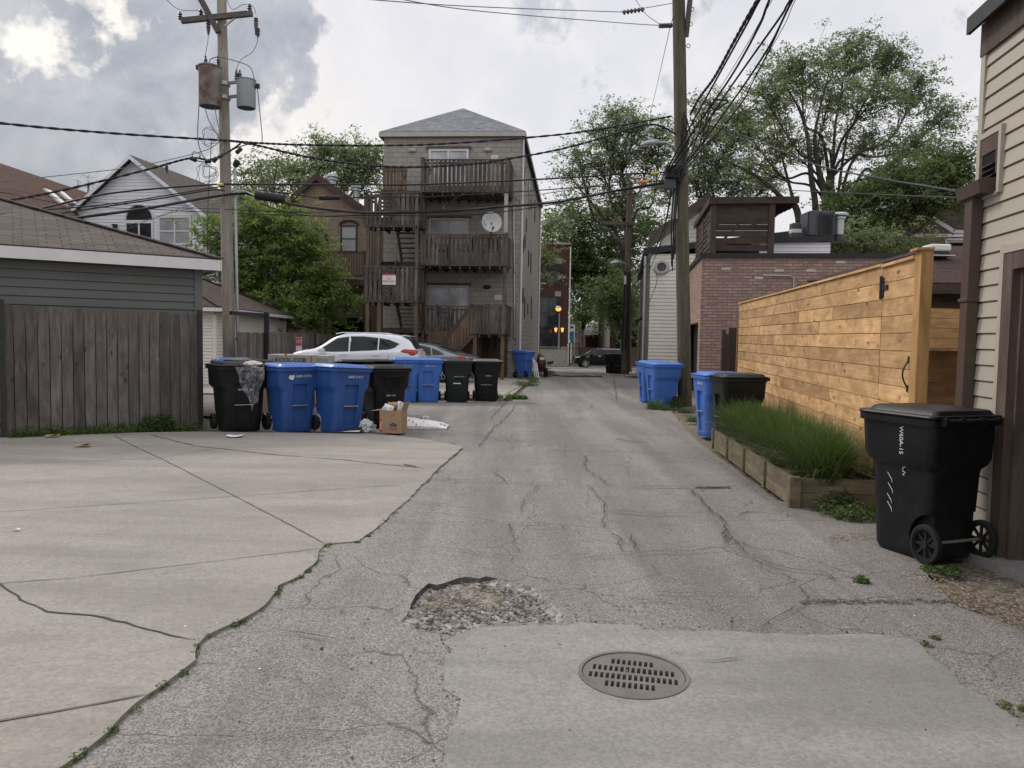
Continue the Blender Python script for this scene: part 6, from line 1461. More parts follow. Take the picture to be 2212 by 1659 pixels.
q = Vector((g0.x-.03, g0.y+.12, .12)); m = MB(); m.boxf(q, (.11, .01, 0), (0, .06, 0), (0, 0, .075)); m.build('carton_end', 'bag_white', bg)
text('lettering', 'EL', .05, 'ink_blue', bg, q+Vector((.055, -.003, .04)), (1, 0, 0), Z, .001)
# flat black card, white bag, paper, panel, clear bag
g0 = G(752, 936); pc = thing('flattened_carton', 'flattened black and white carton lying before the leaning blue bin', 'carton', (g0.x, g0.y, .024))
for k, (a_, z_, mt, sx, sy) in enumerate(((.1, .028, 'ink_black', .46, .30), (-.12, .040, 'litter_white', .40, .24), (.2, .050, 'ink_black', .36, .22))):
    m = MB(); c_ = Vector((g0.x+.02*k, g0.y+.02*k, z_)); a = Vector((math.cos(a_), math.sin(a_), .02*k))*sx; b = Vector((-math.sin(a_), math.cos(a_), .10))*sy; m.boxf(c_-a/2-b/2+Z*.012, a, b, Z*.006); m.build('sheet', mt, pc)
g0 = G(782, 934); crumple('plastic_bag', 'crumpled white plastic bag on the ground beside the flattened carton', 'plastic bag', (g0.x, g0.y+.12, .0), .19, .12, .13, 'plastic_white', 3, .25, 9)
g0 = G(670, 925); crumple('plastic_bag', 'crumpled clear plastic bag on the ground between the two near blue bins', 'plastic bag', (g0.x, g0.y+.5, .0), .13, .12, .2, 'plastic_white', 3, .25, 12)
g0 = G(507, 946); pa_ = thing('paper_sheet', 'single white sheet of paper lying before the bag-draped black bin', 'paper', (g0.x, g0.y, .024)); m = MB()
a = Vector((.235, .015, 0)); b = Vector((-.03, .20, 0)); n = 5
for i in range(n):
    for j in range(3):
        f_ = lambda u, v: Vector((g0.x, g0.y, .028))+a*(u-.5)+b*(v-.5)+Z*(.012*abs(u-.5)**1.5*4+.003*math.sin(v*7))
        m.quad(f_(i/n, j/3), f_((i+1)/n, j/3), f_((i+1)/n, (j+1)/3), f_(i/n, (j+1)/3))
plain('paper', (.72, .71, .76), .6, .02, 4, 0); m.build('sheet', 'paper', pa_, 60)
for px, py, lb in ((180, 968, 'torn scrap of brown cardboard on the driveway before the picket fence'), (113, 947, 'small scrap of brown cardboard at the foot of the picket fence')):
    g0 = G(px, py); t = thing('cardboard_scrap', lb, 'cardboard', (g0.x, g0.y, .024)); m = MB(); m.boxf((g0.x-.1, g0.y-.05, .025), (.2, .02, .01), (-.03, .12, .02), (0, 0, .004)); m.boxf((g0.x-.06, g0.y, .035), (.12, -.03, .03), (.02, .07, .0), (0, 0, .004)); m.build('scrap', 'cardboard', t)
g0 = G(35, 1151); t = thing('paper_scrap', 'small white paper scrap on the left of the driveway', 'paper', (g0.x, g0.y, .024)); m = MB(); m.poly([Vector((g0.x+x, g0.y+y, .027+z)) for x, y, z in ((-.03, -.01, 0), (.01, -.02, .01), (.035, .0, 0), (.01, .02, .008), (-.02, .015, .0))]); m.build('scrap', 'paper', t)
# board leaning behind, brown panel
g0 = G(648, 925); t = thing('leaning_board', 'tall thin pale board leaning on the back of the stickered blue bin', 'board', (g0.x, g0.y+.5, 0)); m = MB(); m.boxf((g0.x-.02, g0.y+.35, 0.0), (.15, .3, 0), (.02, -.01, 0), (-.10, 0, .86)); m.build('board', 'deck_tan', t)
g0 = G(583, 915); t = thing('cardboard_sheet', 'brown cardboard sheet standing between the bag-draped bin and the blue bin', 'cardboard', (g0.x, g0.y+.4, 0)); m = MB(); m.boxf((g0.x-.28, g0.y+.45, .15), (.5, .05, 0), (0, .01, 0), (0, .08, .52)); m.build('sheet', 'cardboard', t)
g0 = P(598, 770, 13.9); 
# clear bag hanging from black bin: draped cloth surface
def bagpt(u, v):       # u across, v down
    x0, y0_, x1, y1_ = 505, 788, 573, 786
    top = (x0+(x1-x0)*u, 790+3*math.sin(u*9)); botx = 548+(u-.5)*26*(1-v*.5); 
    px = top[0]*(1-v)+botx*v+2.5*math.sin(v*9+u*5); py = top[1]+(94+8*math.sin(u*6))*v*(1-abs(u-.45)*.25)
    Yd = 12.28-.05*math.sin(u*11+v*3)-.04*math.sin(v*8)
    return P(px, py, Yd)
m = MB(); nu, nv = 16, 22; gr_ = [[bagpt(i/nu, j/nv) for j in range(nv+1)] for i in range(nu+1)]
for i in range(nu):
    for j in range(nv): m.quad(gr_[i][j], gr_[i+1][j], gr_[i+1][j+1], gr_[i][j+1])
pb_ = thing('clear_plastic_bag', 'clear plastic bag hanging out from under the lid of the leftmost black bin', 'plastic bag', gr_[8][0]); m.build('film', 'plastic_clear', pb_, 80)
q = P(545, 783, 12.35); crumple('paper_wad', 'pinkish crumpled paper pushed up under the lid with the clear plastic bag', 'paper', q-Z*.04, .14, .06, .04, 'litter_white', 3, .3, 21)
# ---- utility cabinets
plain('cabinet_cream', (.38, .37, .34), .5, .08, 2, .05, 60, .4, 0, ((.28, .25, .20), .35)); plain('cabinet_grey', (.27, .29, .31), .5, .08)
plain('stripe_orange', (.50, .13, .07), .6)
def cab(label, px0, px1, pyt, Y, dep, zb=.0, mat='cabinet_cream'):
    a = P(px0, pyt, Y); b = P(px1, pyt, Y+.05); t = thing('discarded_appliance', label, 'cabinet', (a.x, a.y, zb)); zt_ = (a.z+b.z)/2
    a.z = b.z = zb; m = MB(); m.boxf(a, b-a, Vector((0, dep, 0)), Z*(zt_-zb)); cs = m.build('casing', mat, t, bevel=.012); return t, a, (b-a).normalized(), (b-a).length, zt_
t, a, e_, wd, zt_ = cab('cream metal cabinet with black graffiti and orange stripe behind the near blue bins', 578, 675, 766, 16.2, .6, .12)
m = MB(); m.boxf(a+e_*.42*wd/1.0*.92-Vector((0, .004, 0))+Z*.1, e_*.045, Vector((0, -.003, 0)), Z*(zt_-.2)); m.boxf(a+e_*wd*.96-Vector((0, .004, 0))+Z*.0, e_*.035, Vector((0, -.003, 0)), Z*(zt_-.15)); m.build('stripe', 'stripe_orange', t)
m = MB(); m.boxf(a+e_*wd*.22-Vector((0, .02, 0))+Z*.05, e_*wd*.74, Vector((0, .018, 0)), Z*(zt_-.20)); m.build('door', 'cabinet_cream', t)
text('graffiti', 'KOOL-COB', .125, 'ink_black', t, a+e_*wd*.52-Vector((0, .03, 0))+Z*(zt_-.235), e_, Z+e_*.15, .002)
text('lettering', 'E', .07, 'ink_black', t, a+e_*wd*.11-Vector((0, .006, 0))+Z*(zt_-.25), e_, Z, .001)
m = MB(); m.boxf(a+Z*-.12, e_*wd, Vector((0, .6, 0)), Z*.1); m.build('plinth', 'deck_brown', t)
t, a, e_, wd, zt_ = cab('grey metal cabinet with a small hasp between the graffitied cabinet and the white car', 676, 712, 768, 16.6, .5, .02, 'cabinet_cream')
m = MB(); m.boxf(a+e_*wd*.2-Vector((0, .02, 0))+Z*.6, e_*wd*.7, Vector((0, .02, 0)), Z*(zt_-.68)); m.build('door', 'cabinet_grey', t)
m = MB(); q = a+e_*wd*.35-Vector((0, .05, 0))+Z*(zt_-.27); m.box(q, .09, .05, .11); m.build('hasp', 'galvanised', t, bevel=.01)
# things beside the apartment corner
q = P(1168, 790, 33.6); q.z = 0
t = thing('parked_scooter', 'covered red and dark scooter at the side of the apartment block', 'scooter', q)
m = MB(); m.rings([[Vector((q.x+r_*math.cos(a)*.6+dx_, q.y+r_*math.sin(a)*1.2, z)) for a in [k*math.pi/6 for k in range(12)]] for z, r_, dx_ in ((.25, .2, 0), (.5, .38, 0), (.7, .36, .02), (.88, .26, .0), (1.0, .12, -.05), (1.05, .03, -.05))]); plain('scooter_red', (.07, .03, .028), .6, .8, 6); m.build('cover', 'scooter_red', t, 50)
m = MB(); m.lathe((q.x+.2, q.y-.6, .22), [(.2, -.05), (.22, -.02), (.22, .02), (.2, .05)], 20, (1, .25, 0)); m.build('wheel', 'rubber', t)
m = MB(); m.box((q.x+.02, q.y-.95, .82), .2, .06, .1); m.build('lamp', 'white_metal', t)
for k, (px, lb) in enumerate(((1155, 'grey metal sheet leaning against the far blue bin, leftmost of three'), (1159, 'narrow bright metal strip leaning beside the apartment wall, middle of three'), (1163, 'dull metal strip leaning beside the apartment wall, rightmost of three'))):
    q = P(px, 800, 31.7); q.z = .02; t = thing('metal_strip', lb, 'metal strip', q); m = MB(); m.boxf(q, (.05, .02, 0), (0, .03, 0), (-.10, .25, .85-.1*k)); m.build('strip', 'galvanised', t)
q = P(1182, 790, 37); q.z = gz(37); t = thing('discarded_chair', 'overturned grey plastic chair lying on the verge at the end of the apartment block', 'chair', q)
m = MB(); m.boxf(q+Vector((-.3, 0, .28)), (.5, .1, .18), (0, .45, 0), (0, 0, .04)); m.boxf(q+Vector((-.32, 0, .05)), (.45, 0, .12), (0, .45, 0), (0, 0, .04)); m.boxf(q+Vector((.12, 0, .40)), (.10, 0, .2), (0, .45, 0), (.04, 0, 0)); m.build('shell', 'galvanised', t)
m = MB(); m.boxf(q+Vector((.0, .0, .5)), (.3, 0, .06), (0, .3, 0), (0, 0, .12)); m.build('cushion', 'ink_black', t)
for s in (0, .4): m = MB(); m.tube([q+Vector((-.2, s, .3)), q+Vector((-.12, s, 0))], .02, 6); m.build('leg', 'galvanised', t)
# ================================================================== cars
plain('car_white', (.60, .62, .67), .22, .02, 1, 0, 60, .6); plain('car_grey', (.085, .10, .115), .22, .03, 1, 0, 60, .6); plain('car_black', (.003, .0035, .004), .2, .05, 1, 0, 60, .3)
for nm in ('car_white', 'car_grey'): MATS[nm].node_tree.nodes['Principled BSDF'].inputs['Coat Weight'].default_value = .8
glassm('car_glass', (.010, .012, .014), .05, .3); MATS['car_glass'].node_tree.nodes['Principled BSDF'].inputs['Specular IOR Level'].default_value = .3; plain('lamp_red', (.28, .012, .016), .15, .2, 6, 0); plain('lamp_clear', (.55, .56, .58), .15, .2); plain('alloy', (.50, .50, .52), .3, .1, 5, 0, 60, .6, .7); plain('chrome', (.6, .6, .62), .12, .05, 5, 0, 60, .6, .9); plain('black_plastic', (.02, .02, .022), .6, .1)
plain('seam', (.03, .032, .035), .7)
def make_car(label, paint, L, Wd, prof, wheels, sidewin, spec, cut=True):
    """x forward (front at +x), z up.  prof: stations (x, zlow, zbelt, ztop, w_belt, w_top)"""
    t = thing('parked_car', label, 'car', (0, 0, 0)); secs = []
    for x, zl, zb, zt_, wb, wt in prof:
        zm = (zl+zb)/2
        half = [(0, zl), (wb*.80, zl), (wb*.97, zl+.05), (wb*1.0, zl+.22), (wb*1.0, zm+.04), (wb*.985, zb-.10), (wb*.965, zb-.015), (wb*.93, zb+.02)]
        if zt_-zb > .18: half += [(wb*.93*.65+wt*.35, zb+(zt_-zb)*.35), (wb*.93*.3+wt*.7, zb+(zt_-zb)*.70), (wt*1.0, zt_-.075), (wt*.90, zt_-.028), (wt*.55, zt_-.006), (0, zt_)]
        else: half += [(wb*.90, zb+(zt_-zb)*.3), (wb*.86, zb+(zt_-zb)*.5), (wt*.85, zb+(zt_-zb)*.72), (wt*.7, zb+(zt_-zb)*.88), (wt*.4, zt_-.004), (0, zt_)]
        ring = [Vector((x, -y, z)) for y, z in half]+[Vector((x, y, z)) for y, z in reversed(half[1:-1])]; secs.append(ring)
    m = MB(); m.rings(secs); me = bpy.data.meshes.new('body'); me.from_pydata(m.v, [], m.f); me.update()
    o = bpy.data.objects.new('tmp', me); col.objects.link(o); bm = bmesh.new(); bm.from_mesh(me); bmesh.ops.recalc_face_normals(bm, faces=bm.faces); bm.to_mesh(me); bm.free()
    sb = o.modifiers.new('s', 'SUBSURF'); sb.levels = 2; sb.render_levels = 2; bpy.context.view_layer.update()
    me2 = bpy.data.meshes.new_from_object(o.evaluated_get(bpy.context.evaluated_depsgraph_get())); bpy.data.objects.remove(o)
    cuts = []
    for wx, wr in wheels:
        for s in (-1, 1): c = MB(); c.lathe((wx, s*Wd*.5-s*.12, wr), [(wr*1.14, -.22), (wr*1.14, .22)], 36, (0, 1, 0)); cuts.append(c)
    if cut: me2 = bool_cut(me2, cuts)
    me2.name = 'body'; me2.materials.clear(); me2.materials.append(MATS[paint]); smart_uv(me2)
    bv = BVHTree.FromPolygons([v.co.copy() for v in me2.vertices], [tuple(p.vertices) for p in me2.polygons])
    link('body', me2, t, 50)
    def decal(name, poly, axis, mat, off=.004, sp_=.05, par=t, sgn=1):
        vs_, fs_ = cdt(poly, (), sp_); pts = []
        for v in vs_:
            if axis == 'y': o_, d_ = Vector((v.x, sgn*3, v.y)), Vector((0, -sgn, 0))
            elif axis == 'x': o_, d_ = Vector((sgn*5, v.x, v.y)), Vector((-sgn, 0, 0))
            else: o_, d_ = Vector((v.x, v.y, 4)), Vector((0, 0, -1))
            h_, nn_, _, _ = bv.ray_cast(o_, d_)
            pts.append((h_+nn_*off) if h_ is not None else None)
        m_ = MB(); idx = {}; k = 0
        for i, p in enumerate(pts):
            if p is not None: idx[i] = k; m_.v.append(tuple(p)); k += 1
        for f in fs_:
            if all(i in idx for i in f): m_.f.append(tuple(idx[i] for i in f)); m_.m.append(0)
        return m_.build(name, mat, par, 60, fixn=False)
    def line(name, pts_, wd_, mat, sgn=1, ax='y'):
        poly = []; 
        L1 = [Vector(p) for p in pts_]; lf = []; rt_ = []
        for i, p in enumerate(L1):
            d = (L1[min(i+1, len(L1)-1)]-L1[max(i-1, 0)]).normalized(); n_ = Vector((-d.y, d.x)); lf.append(p+n_*wd_/2); rt_.append(p-n_*wd_/2)
        return decal(name, [tuple(p) for p in lf+rt_[::-1]], ax, mat, .003, .08, t, sgn)
    for s in (-1, 1):
        for poly, mt in sidewin: decal('side_window', poly, 'y', mt, .005, .06, t, s)
    for wx, wr in wheels:
        for s in (-1, 1):
            c = (wx, s*(Wd/2-.115), wr); ax_ = (0, s, 0)
            m = MB(); m.lathe((wx, s*(Wd/2-.23), wr), [(wr*.66, 0), (wr*.94, 0), (wr, .03), (wr, .19), (wr*.94, .22), (wr*.70, .225)], 36, ax_, cap=False); ty = m.build('wheel', 'rubber', t, 40)
            m = MB(); m.lathe((wx, s*(Wd/2-.23), wr), [(wr*.69, .0), (wr*.71, .215), (wr*.66, .215), (wr*.64, .12)], 36, ax_, cap=False); m.lathe((wx, s*(Wd/2-.22), wr), [(wr*.16, 0), (wr*.16, .19), (.02, .20)], 14, ax_)
            for k in range(10):
                a = (k//2)*2*math.pi/5+(.16 if k % 2 else -.16); p0 = Vector((wx+math.cos(a)*wr*.12, s*(Wd/2-.035), wr+math.sin(a)*wr*.12)); a2 = (k//2)*2*math.pi/5+(.26 if k % 2 else -.26); p1 = Vector((wx+math.cos(a2)*wr*.69, s*(Wd/2-.03), wr+math.sin(a2)*wr*.69)); m.beam(p0, p1, wr*.09, .03, ax_)
            m.build('rim', 'alloy', ty); m = MB(); m.lathe((wx, s*(Wd/2-.2), wr), [(wr*.62, 0), (wr*.62, .04)], 24, ax_); m.build('brake_disc', 'black_plastic', ty)
    spec(t, decal, line); return t
# white compact SUV
def suv_parts(t, decal, line):
    for s in (-1, 1):
        decal('tail_light', [(-1.62, 1.07), (-1.72, 1.12), (-2.02, 1.11), (-2.15, 1.07), (-2.15, .97), (-2.06, .93), (-1.95, .92), (-1.85, .99), (-1.62, 1.02)], 'y', 'lamp_red', .008, .05, t, s)
        decal('headlight', [(1.60, .93), (1.95, .88), (2.12, .80), (2.10, .72), (1.85, .78), (1.62, .86)], 'y', 'lamp_clear', .006, .05, t, s)
        for pl_ in ([(.98, .45), (1.02, .95)], [(-.02, .42), (.0, .97)], [(-1.25, .95), (-1.16, .72), (-.95, .60), (-.92, .45)], [(-1.05, .55), (-1.25, .98)]): 
            line('door_seam', pl_, .010, 'seam', s)
        for hx_ in (.24, -.82):
            m = MB(); m.tube([(hx_-.11, s*.925, .93), (hx_-.08, s*.955, .935), (hx_+.08, s*.955, .935), (hx_+.11, s*.925, .93)], .018, 8); m.build('door_handle', 'car_white', t, 60)
        decal('lower_cladding', [(2.0, .30), (2.0, .42), (1.0, .45), (-1.0, .45), (-2.1, .50), (-2.15, .30)], 'y', 'black_plastic', .006, .08, t, s)
        c = [(-1.62+.11*math.cos(k*math.pi/8), 1.0+.0-.03+.11*math.sin(k*math.pi/8)) for k in range(16)]; ci = [(-1.62+.10*math.cos(k*math.pi/8), .97+.10*math.sin(k*math.pi/8)) for k in range(16)]
        if s > 0:
            for k in range(16): line('fuel_flap_seam', [c[k], c[(k+1) % 16]], .006, 'seam', s) if k % 16 == 99 else None
        m = MB(); m.rings([[Vector((.92+a*.09, s*(.98+b), 1.04+c_)) for a, c_ in ((-1, -.05), (1, -.05), (1.1, .03), (.2, .07), (-1, .05))] for b in (-.05, .12)]); m.build('wing_mirror', 'car_white', t, bevel=.02)
        m = MB(); m.tube([(.6, s*.54, 1.585), (.4, s*.555, 1.63), (-.9, s*.54, 1.632), (-1.3, s*.51, 1.575)], .016, 8); m.build('roof_rail', 'car_white', t, 60)
    decal('rear_window', [(-.62, 1.12), (.62, 1.12), (.50, 1.47), (-.50, 1.47)], 'x', 'car_glass', .006, .06, t, -1)
    decal('windscreen', [(-.68, 1.06), (.68, 1.06), (.54, 1.50), (-.54, 1.50)], 'x', 'car_glass', .006, .06, t, 1)
    decal('rear_bumper_trim', [(-.75, .32), (.75, .32), (.8, .55), (-.8, .55)], 'x', 'black_plastic', .006, .1, t, -1)
    m = MB(); m.rings([[Vector((-1.72+a, y, 1.575+b)) for a, b in ((.12, -.02), (-.12, -.05), (-.13, -.03), (.1, .01))] for y in (-.56, 0, .56)]); m.build('spoiler', 'car_white', t, bevel=.01)
    m = MB(); m.boxf((-2.235, -.26, .80), (.01, 0, 0), (0, .52, 0), (0, 0, .11)); m.build('number_plate', 'white_metal', t)
suvp = [(-2.22, .42, .75, .86, .60, .5), (-2.20, .36, .88, 1.02, .80, .66), (-2.10, .32, 1.00, 1.14, .88, .66), (-1.92, .29, 1.04, 1.36, .905, .60), (-1.72, .27, 1.05, 1.55, .915, .59), (-1.4, .25, 1.05, 1.605, .92, .60), (-.9, .23, 1.03, 1.64, .92, .62), (-.3, .22, 1.005, 1.66, .92, .63), (.2, .22, .985, 1.64, .92, .63), (.55, .22, .975, 1.56, .92, .61), (.9, .22, .99, 1.36, .92, .64), (1.2, .23, 1.0, 1.16, .915, .72), (1.5, .24, .99, 1.10, .90, .74), (1.9, .26, .93, 1.02, .85, .68), (2.12, .30, .80, .92, .74, .55), (2.22, .36, .66, .76, .55, .4)]
win = [([(1.12, 1.01), (.95, 1.14), (.52, 1.44), (.12, 1.50), (.10, 1.02), (.6, 1.00)], 'car_glass'), ([(.05, 1.02), (.07, 1.51), (-.35, 1.515), (-.84, 1.475), (-.85, 1.075)], 'car_glass'), ([(-.89, 1.08), (-.88, 1.47), (-1.2, 1.42), (-1.55, 1.29), (-1.40, 1.16), (-1.2, 1.10)], 'car_glass')]
suv = make_car('white compact SUV parked behind the bins with its tail towards the alley', 'car_white', 4.45, 1.84, suvp, [(1.36, .345), (-1.30, .345)], win, suv_parts)
a0_ = P(625, 745, 23.6); a1_ = P(922, 745, 21.9); dvec = Vector((a0_.x-a1_.x, a0_.y-a1_.y, 0)); ha = math.atan2(dvec.y, dvec.x)
cpos = Vector(((a0_.x+a1_.x)/2, (a0_.y+a1_.y)/2+.35, .03)); ha = R(177); tl = P(904, 745, 24.6); suv.location = Vector((tl.x, 25.5, .11))+Vector((math.cos(ha), math.sin(ha), 0))*2.15; suv.rotation_euler = (0, 0, ha)
# grey sedan
def sed_parts(t, decal, line):
    for s in (-1, 1):
        decal('tail_light', [(-1.85, .91), (-2.0, .95), (-2.2, .94), (-2.2, .85), (-2.1, .83), (-1.95, .86)], 'y', 'lamp_red', .008, .05, t, s)
        decal('headlight', [(1.75, .76), (2.1, .72), (2.2, .62), (1.9, .64)], 'y', 'lamp_clear', .006, .05, t, s)
        for pl_ in ([(.95, .35), (.98, .85)], [(.0, .3), (.0, .90)], [(-.98, .88), (-.85, .6), (-.8, .4)]): line('door_seam', pl_, .010, 'seam', s)
        for hx_ in (.25, -.72): m = MB(); m.tube([(hx_-.11, s*.895, .84), (hx_-.08, s*.925, .845), (hx_+.08, s*.925, .845), (hx_+.11, s*.895, .84)], .016, 8); m.build('door_handle', 'car_grey', t, 60)
        m = MB(); m.rings([[Vector((.85+a*.09, s*(.94+b), .96+c_)) for a, c_ in ((-1, -.05), (1, -.05), (1.1, .03), (.2, .06), (-1, .04))] for b in (-.05, .12)]); m.build('wing_mirror', 'car_grey', t, bevel=.02)
    decal('rear_window', [(-1.72, -.52), (-1.72, .52), (-1.05, .44), (-1.05, -.44)], 'z', 'car_glass', .006, .08, t)
    decal('windscreen', [(1.15, -.62), (1.15, .62), (.55, .46), (.55, -.46)], 'z', 'car_glass', .006, .08, t)
    m = MB(); m.rings([[Vector((-.85+a, y, 1.385+b)) for a, b in ((.07, 0), (-.07, 0), (-.08, .05))] for y in (-.012, .012)]); m.build('antenna_fin', 'car_grey', t)
    m = MB(); m.boxf((-2.34, -.26, .70), (.01, 0, 0), (0, .52, 0), (0, 0, .11)); m.build('number_plate', 'white_metal', t)
sedp = [(-2.33, .40, .66, .76, .60, .5), (-2.30, .32, .84, .95, .80, .62), (-2.15, .26, .92, 1.00, .87, .64), (-1.8, .22, .94, 1.05, .885, .64), (-1.4, .20, .93, 1.19, .89, .58), (-.95, .19, .915, 1.33, .90, .56), (-.4, .18, .90, 1.41, .90, .57), (.1, .18, .885, 1.41, .90, .57), (.5, .18, .88, 1.32, .90, .56), (.9, .18, .87, 1.12, .90, .60), (1.2, .19, .86, .95, .89, .68), (1.7, .2, .80, .86, .86, .68), (2.05, .23, .70, .78, .78, .58), (2.28, .30, .55, .64, .58, .4)]
win = [([(1.0, .90), (.50, 1.20), (.10, 1.29), (.06, .92)], 'car_glass'), ([(.0, .92), (.03, 1.30), (-.5, 1.285), (-.80, 1.22), (-.90, .94)], 'car_glass'), ([(-.95, .95), (-.86, 1.20), (-1.2, 1.08), (-1.38, .97)], 'car_glass')]
sed = make_car('grey saloon car parked beyond the white SUV in front of the timber stair', 'car_grey', 4.66, 1.80, sedp, [(1.38, .33), (-1.32, .33)], win, sed_parts)
tl = P(1018, 745, 26.9); hd = R(168); u = Vector((math.cos(hd), math.sin(hd), 0)); sed.location = Vector((tl.x, tl.y+.9, .05))+u*2.2; sed.rotation_euler = (0, 0, hd)
# black SUV across the street
def blk_parts(t, decal, line):
    for s in (-1, 1):
        decal('headlight', [(1.95, 1.02), (2.3, .98), (2.36, .90), (2.0, .93)], 'y', 'lamp_clear', .006, .05, t, s)
        decal('tail_light', [(-2.0, 1.15), (-2.36, 1.12), (-2.38, 1.0), (-2.0, 1.04)], 'y', 'lamp_red', .006, .05, t, s)
        for pl_ in ([(1.05, .5), (1.1, 1.1)], [(.0, .5), (.0, 1.14)]): line('door_seam', pl_, .012, 'seam', s)
        decal('side_vent', [(1.15, 1.02), (1.45, .99), (1.45, .96), (1.15, .98)], 'y', 'chrome', .008, .05, t, s)
        for hx_ in (.25, -.85): m = MB(); m.tube([(hx_-.11, s*.99, 1.06), (hx_+.11, s*.99, 1.06)], .02, 6); m.build('door_handle', 'chrome', t)
        m = MB(); m.rings([[Vector((.95+a*.1, s*(1.04+b), 1.2+c_)) for a, c_ in ((-1, -.07), (1, -.07), (1.1, .03), (.2, .08), (-1, .06))] for b in (-.05, .14)]); m.build('wing_mirror', 'car_black', t, bevel=.02)
        decal('roof_trim', [(.75, 1.62), (.3, 1.70), (-1.8, 1.66), (-1.8, 1.69), (.3, 1.73), (.8, 1.64)], 'y', 'chrome', .008, .05, t, s)
    decal('windscreen', [(-.72, 1.2), (.72, 1.2), (.58, 1.62), (-.58, 1.62)], 'x', 'car_glass', .006, .08, t, 1)
blkp = [(-2.40, .5, .85, 1.0, .65, .5), (-2.36, .42, 1.08, 1.25, .88, .68), (-2.2, .36, 1.16, 1.55, .96, .64), (-1.9, .32, 1.17, 1.72, .98, .66), (-1.2, .3, 1.17, 1.77, .99, .68), (-.4, .29, 1.16, 1.79, .99, .69), (.2, .29, 1.15, 1.79, .99, .69), (.6, .29, 1.14, 1.72, .99, .68), (1.0, .29, 1.13, 1.45, .99, .70), (1.35, .3, 1.12, 1.22, .98, .78), (1.8, .32, 1.08, 1.15, .96, .78), (2.2, .36, .98, 1.08, .90, .70), (2.38, .42, .80, .95, .76, .55), (2.43, .5, .65, .75, .6, .4)]
win = [([(1.15, 1.19), (.62, 1.58), (.06, 1.66), (.04, 1.19)], 'car_glass'), ([(-.02, 1.19), (0, 1.66), (-.95, 1.65), (-1.0, 1.2)], 'car_glass'), ([(-1.05, 1.2), (-1.0, 1.65), (-1.8, 1.62), (-1.95, 1.3)], 'car_glass')]
blk = make_car('black SUV crossing the end of the alley on the far street', 'car_black', 4.85, 2.07, blkp, [(1.47, .385), (-1.45, .385)], win, blk_parts, False)
q = P(1240, 745, 66.8); blk.location = (q.x+2.4, 67.6, gz(67)); blk.rotation_euler = (0, 0, R(180+5))
# ================================================================== utility poles
wood('pole_wood', (.27, .245, .215), (.42, .385, .34), 'v', .25, ((.27, .17, .10), .35), .5, .6, .9, .1)
wood('pole_green', (.085, .076, .055), (.155, .140, .105), 'v', .2, ((.10, .10, .065), .4), .5, .6, .9, .1)
wood('pole_brown', (.10, .075, .055), (.17, .13, .10), 'v', .2, ((.06, .05, .04), .5), .5, .6, .9, .1)
plain('crossarm', (.10, .085, .08), .85, .3, 4, .4, 60); plain('ceramic', (.09, .08, .085), .3, .3); plain('transformer_grey', (.30, .33, .34), .45, .08, 3, .05)
m_, p_, _o = newmat('transformer_rust'); v_ = OBJ(); n_ = NOISE(v_, 1.8, 7, .65, .6)
setc(p_.inputs['Base Color'], MIXC(RAMP(n_, [(.40, 0), (.60, 1)]), (.125, .068, .05), (.24, .255, .25))); p_.inputs['Roughness'].default_value = .7
plain('cable_black', (.012, .012, .014), .6, .2, 5, 0); plain('cable_grey', (.16, .15, .15), .6, .2, 5, 0)
def polemesh(name, pts, rad, mat, par, n=18):
    m = MB(); f = [];rr = []
    for i in range(len(pts)-1):
        for k in range(6):
            t = k/6; f.append(pts[i].lerp(pts[i+1], t)); rr.append(rad[i]+(rad[i+1]-rad[i])*t)
    f.append(pts[-1]); rr.append(rad[-1]); m.tube([p+Vector((rnd.uniform(-.004, .004), rnd.uniform(-.004, .004), 0)) for p in f], rr, n); return m.build(name, mat, par, 60)
YL = 17.5
def PL_(px, py, dy=0): return P(px, py, YL+dy)
b_ = PL_(497, 780); b_.z = -.1; base_l = PL_(496.5, 838); base_l.z = -.1
tp = PL_(477, -90); po_l = thing('utility_pole', 'leaning weathered utility pole with two transformers and a crossarm', 'utility pole', (base_l.x, base_l.y, 0))
dirp = (tp-PL_(495.5, 780)); base_l = PL_(495.5, 780)-dirp*(PL_(495.5, 780).z+.1)/dirp.z
polemesh('pole', [base_l, tp], [.148, .098], 'pole_wood', po_l)
# metal band and tags on the pole
def onpole(z): return base_l+(tp-base_l)*((z-base_l.z)/(tp.z-base_l.z))
zb_ = PL_(495, 777).z; m = MB(); m.tube([onpole(zb_-.12), onpole(zb_+.06)], .158, 18); m.build('metal_band', 'galvanised', po_l, 40)
plain('tag_yellow', (.62, .48, .10), .5); z_ = PL_(490, 602).z
q = onpole(1.58+(724-602)/1650*YL*1.0)+Vector((-.02, -.152, 0)); 
m = MB(); q = onpole(PL_(490, 840-0).z if False else P(0, 845, 10).z*0+P(490, 845, YL).z if False else PL_(490, 780).z+.9)
# tag photographed at (490, 843)/(D) lies on the front of the pole
q = onpole(PL_(488, 670).z)+Vector((0.0, -.152, 0)); text('pole_number', 'N\nN\nE', .075, 'tag_yellow', po_l, q, (1, 0, 0), Z, .002)
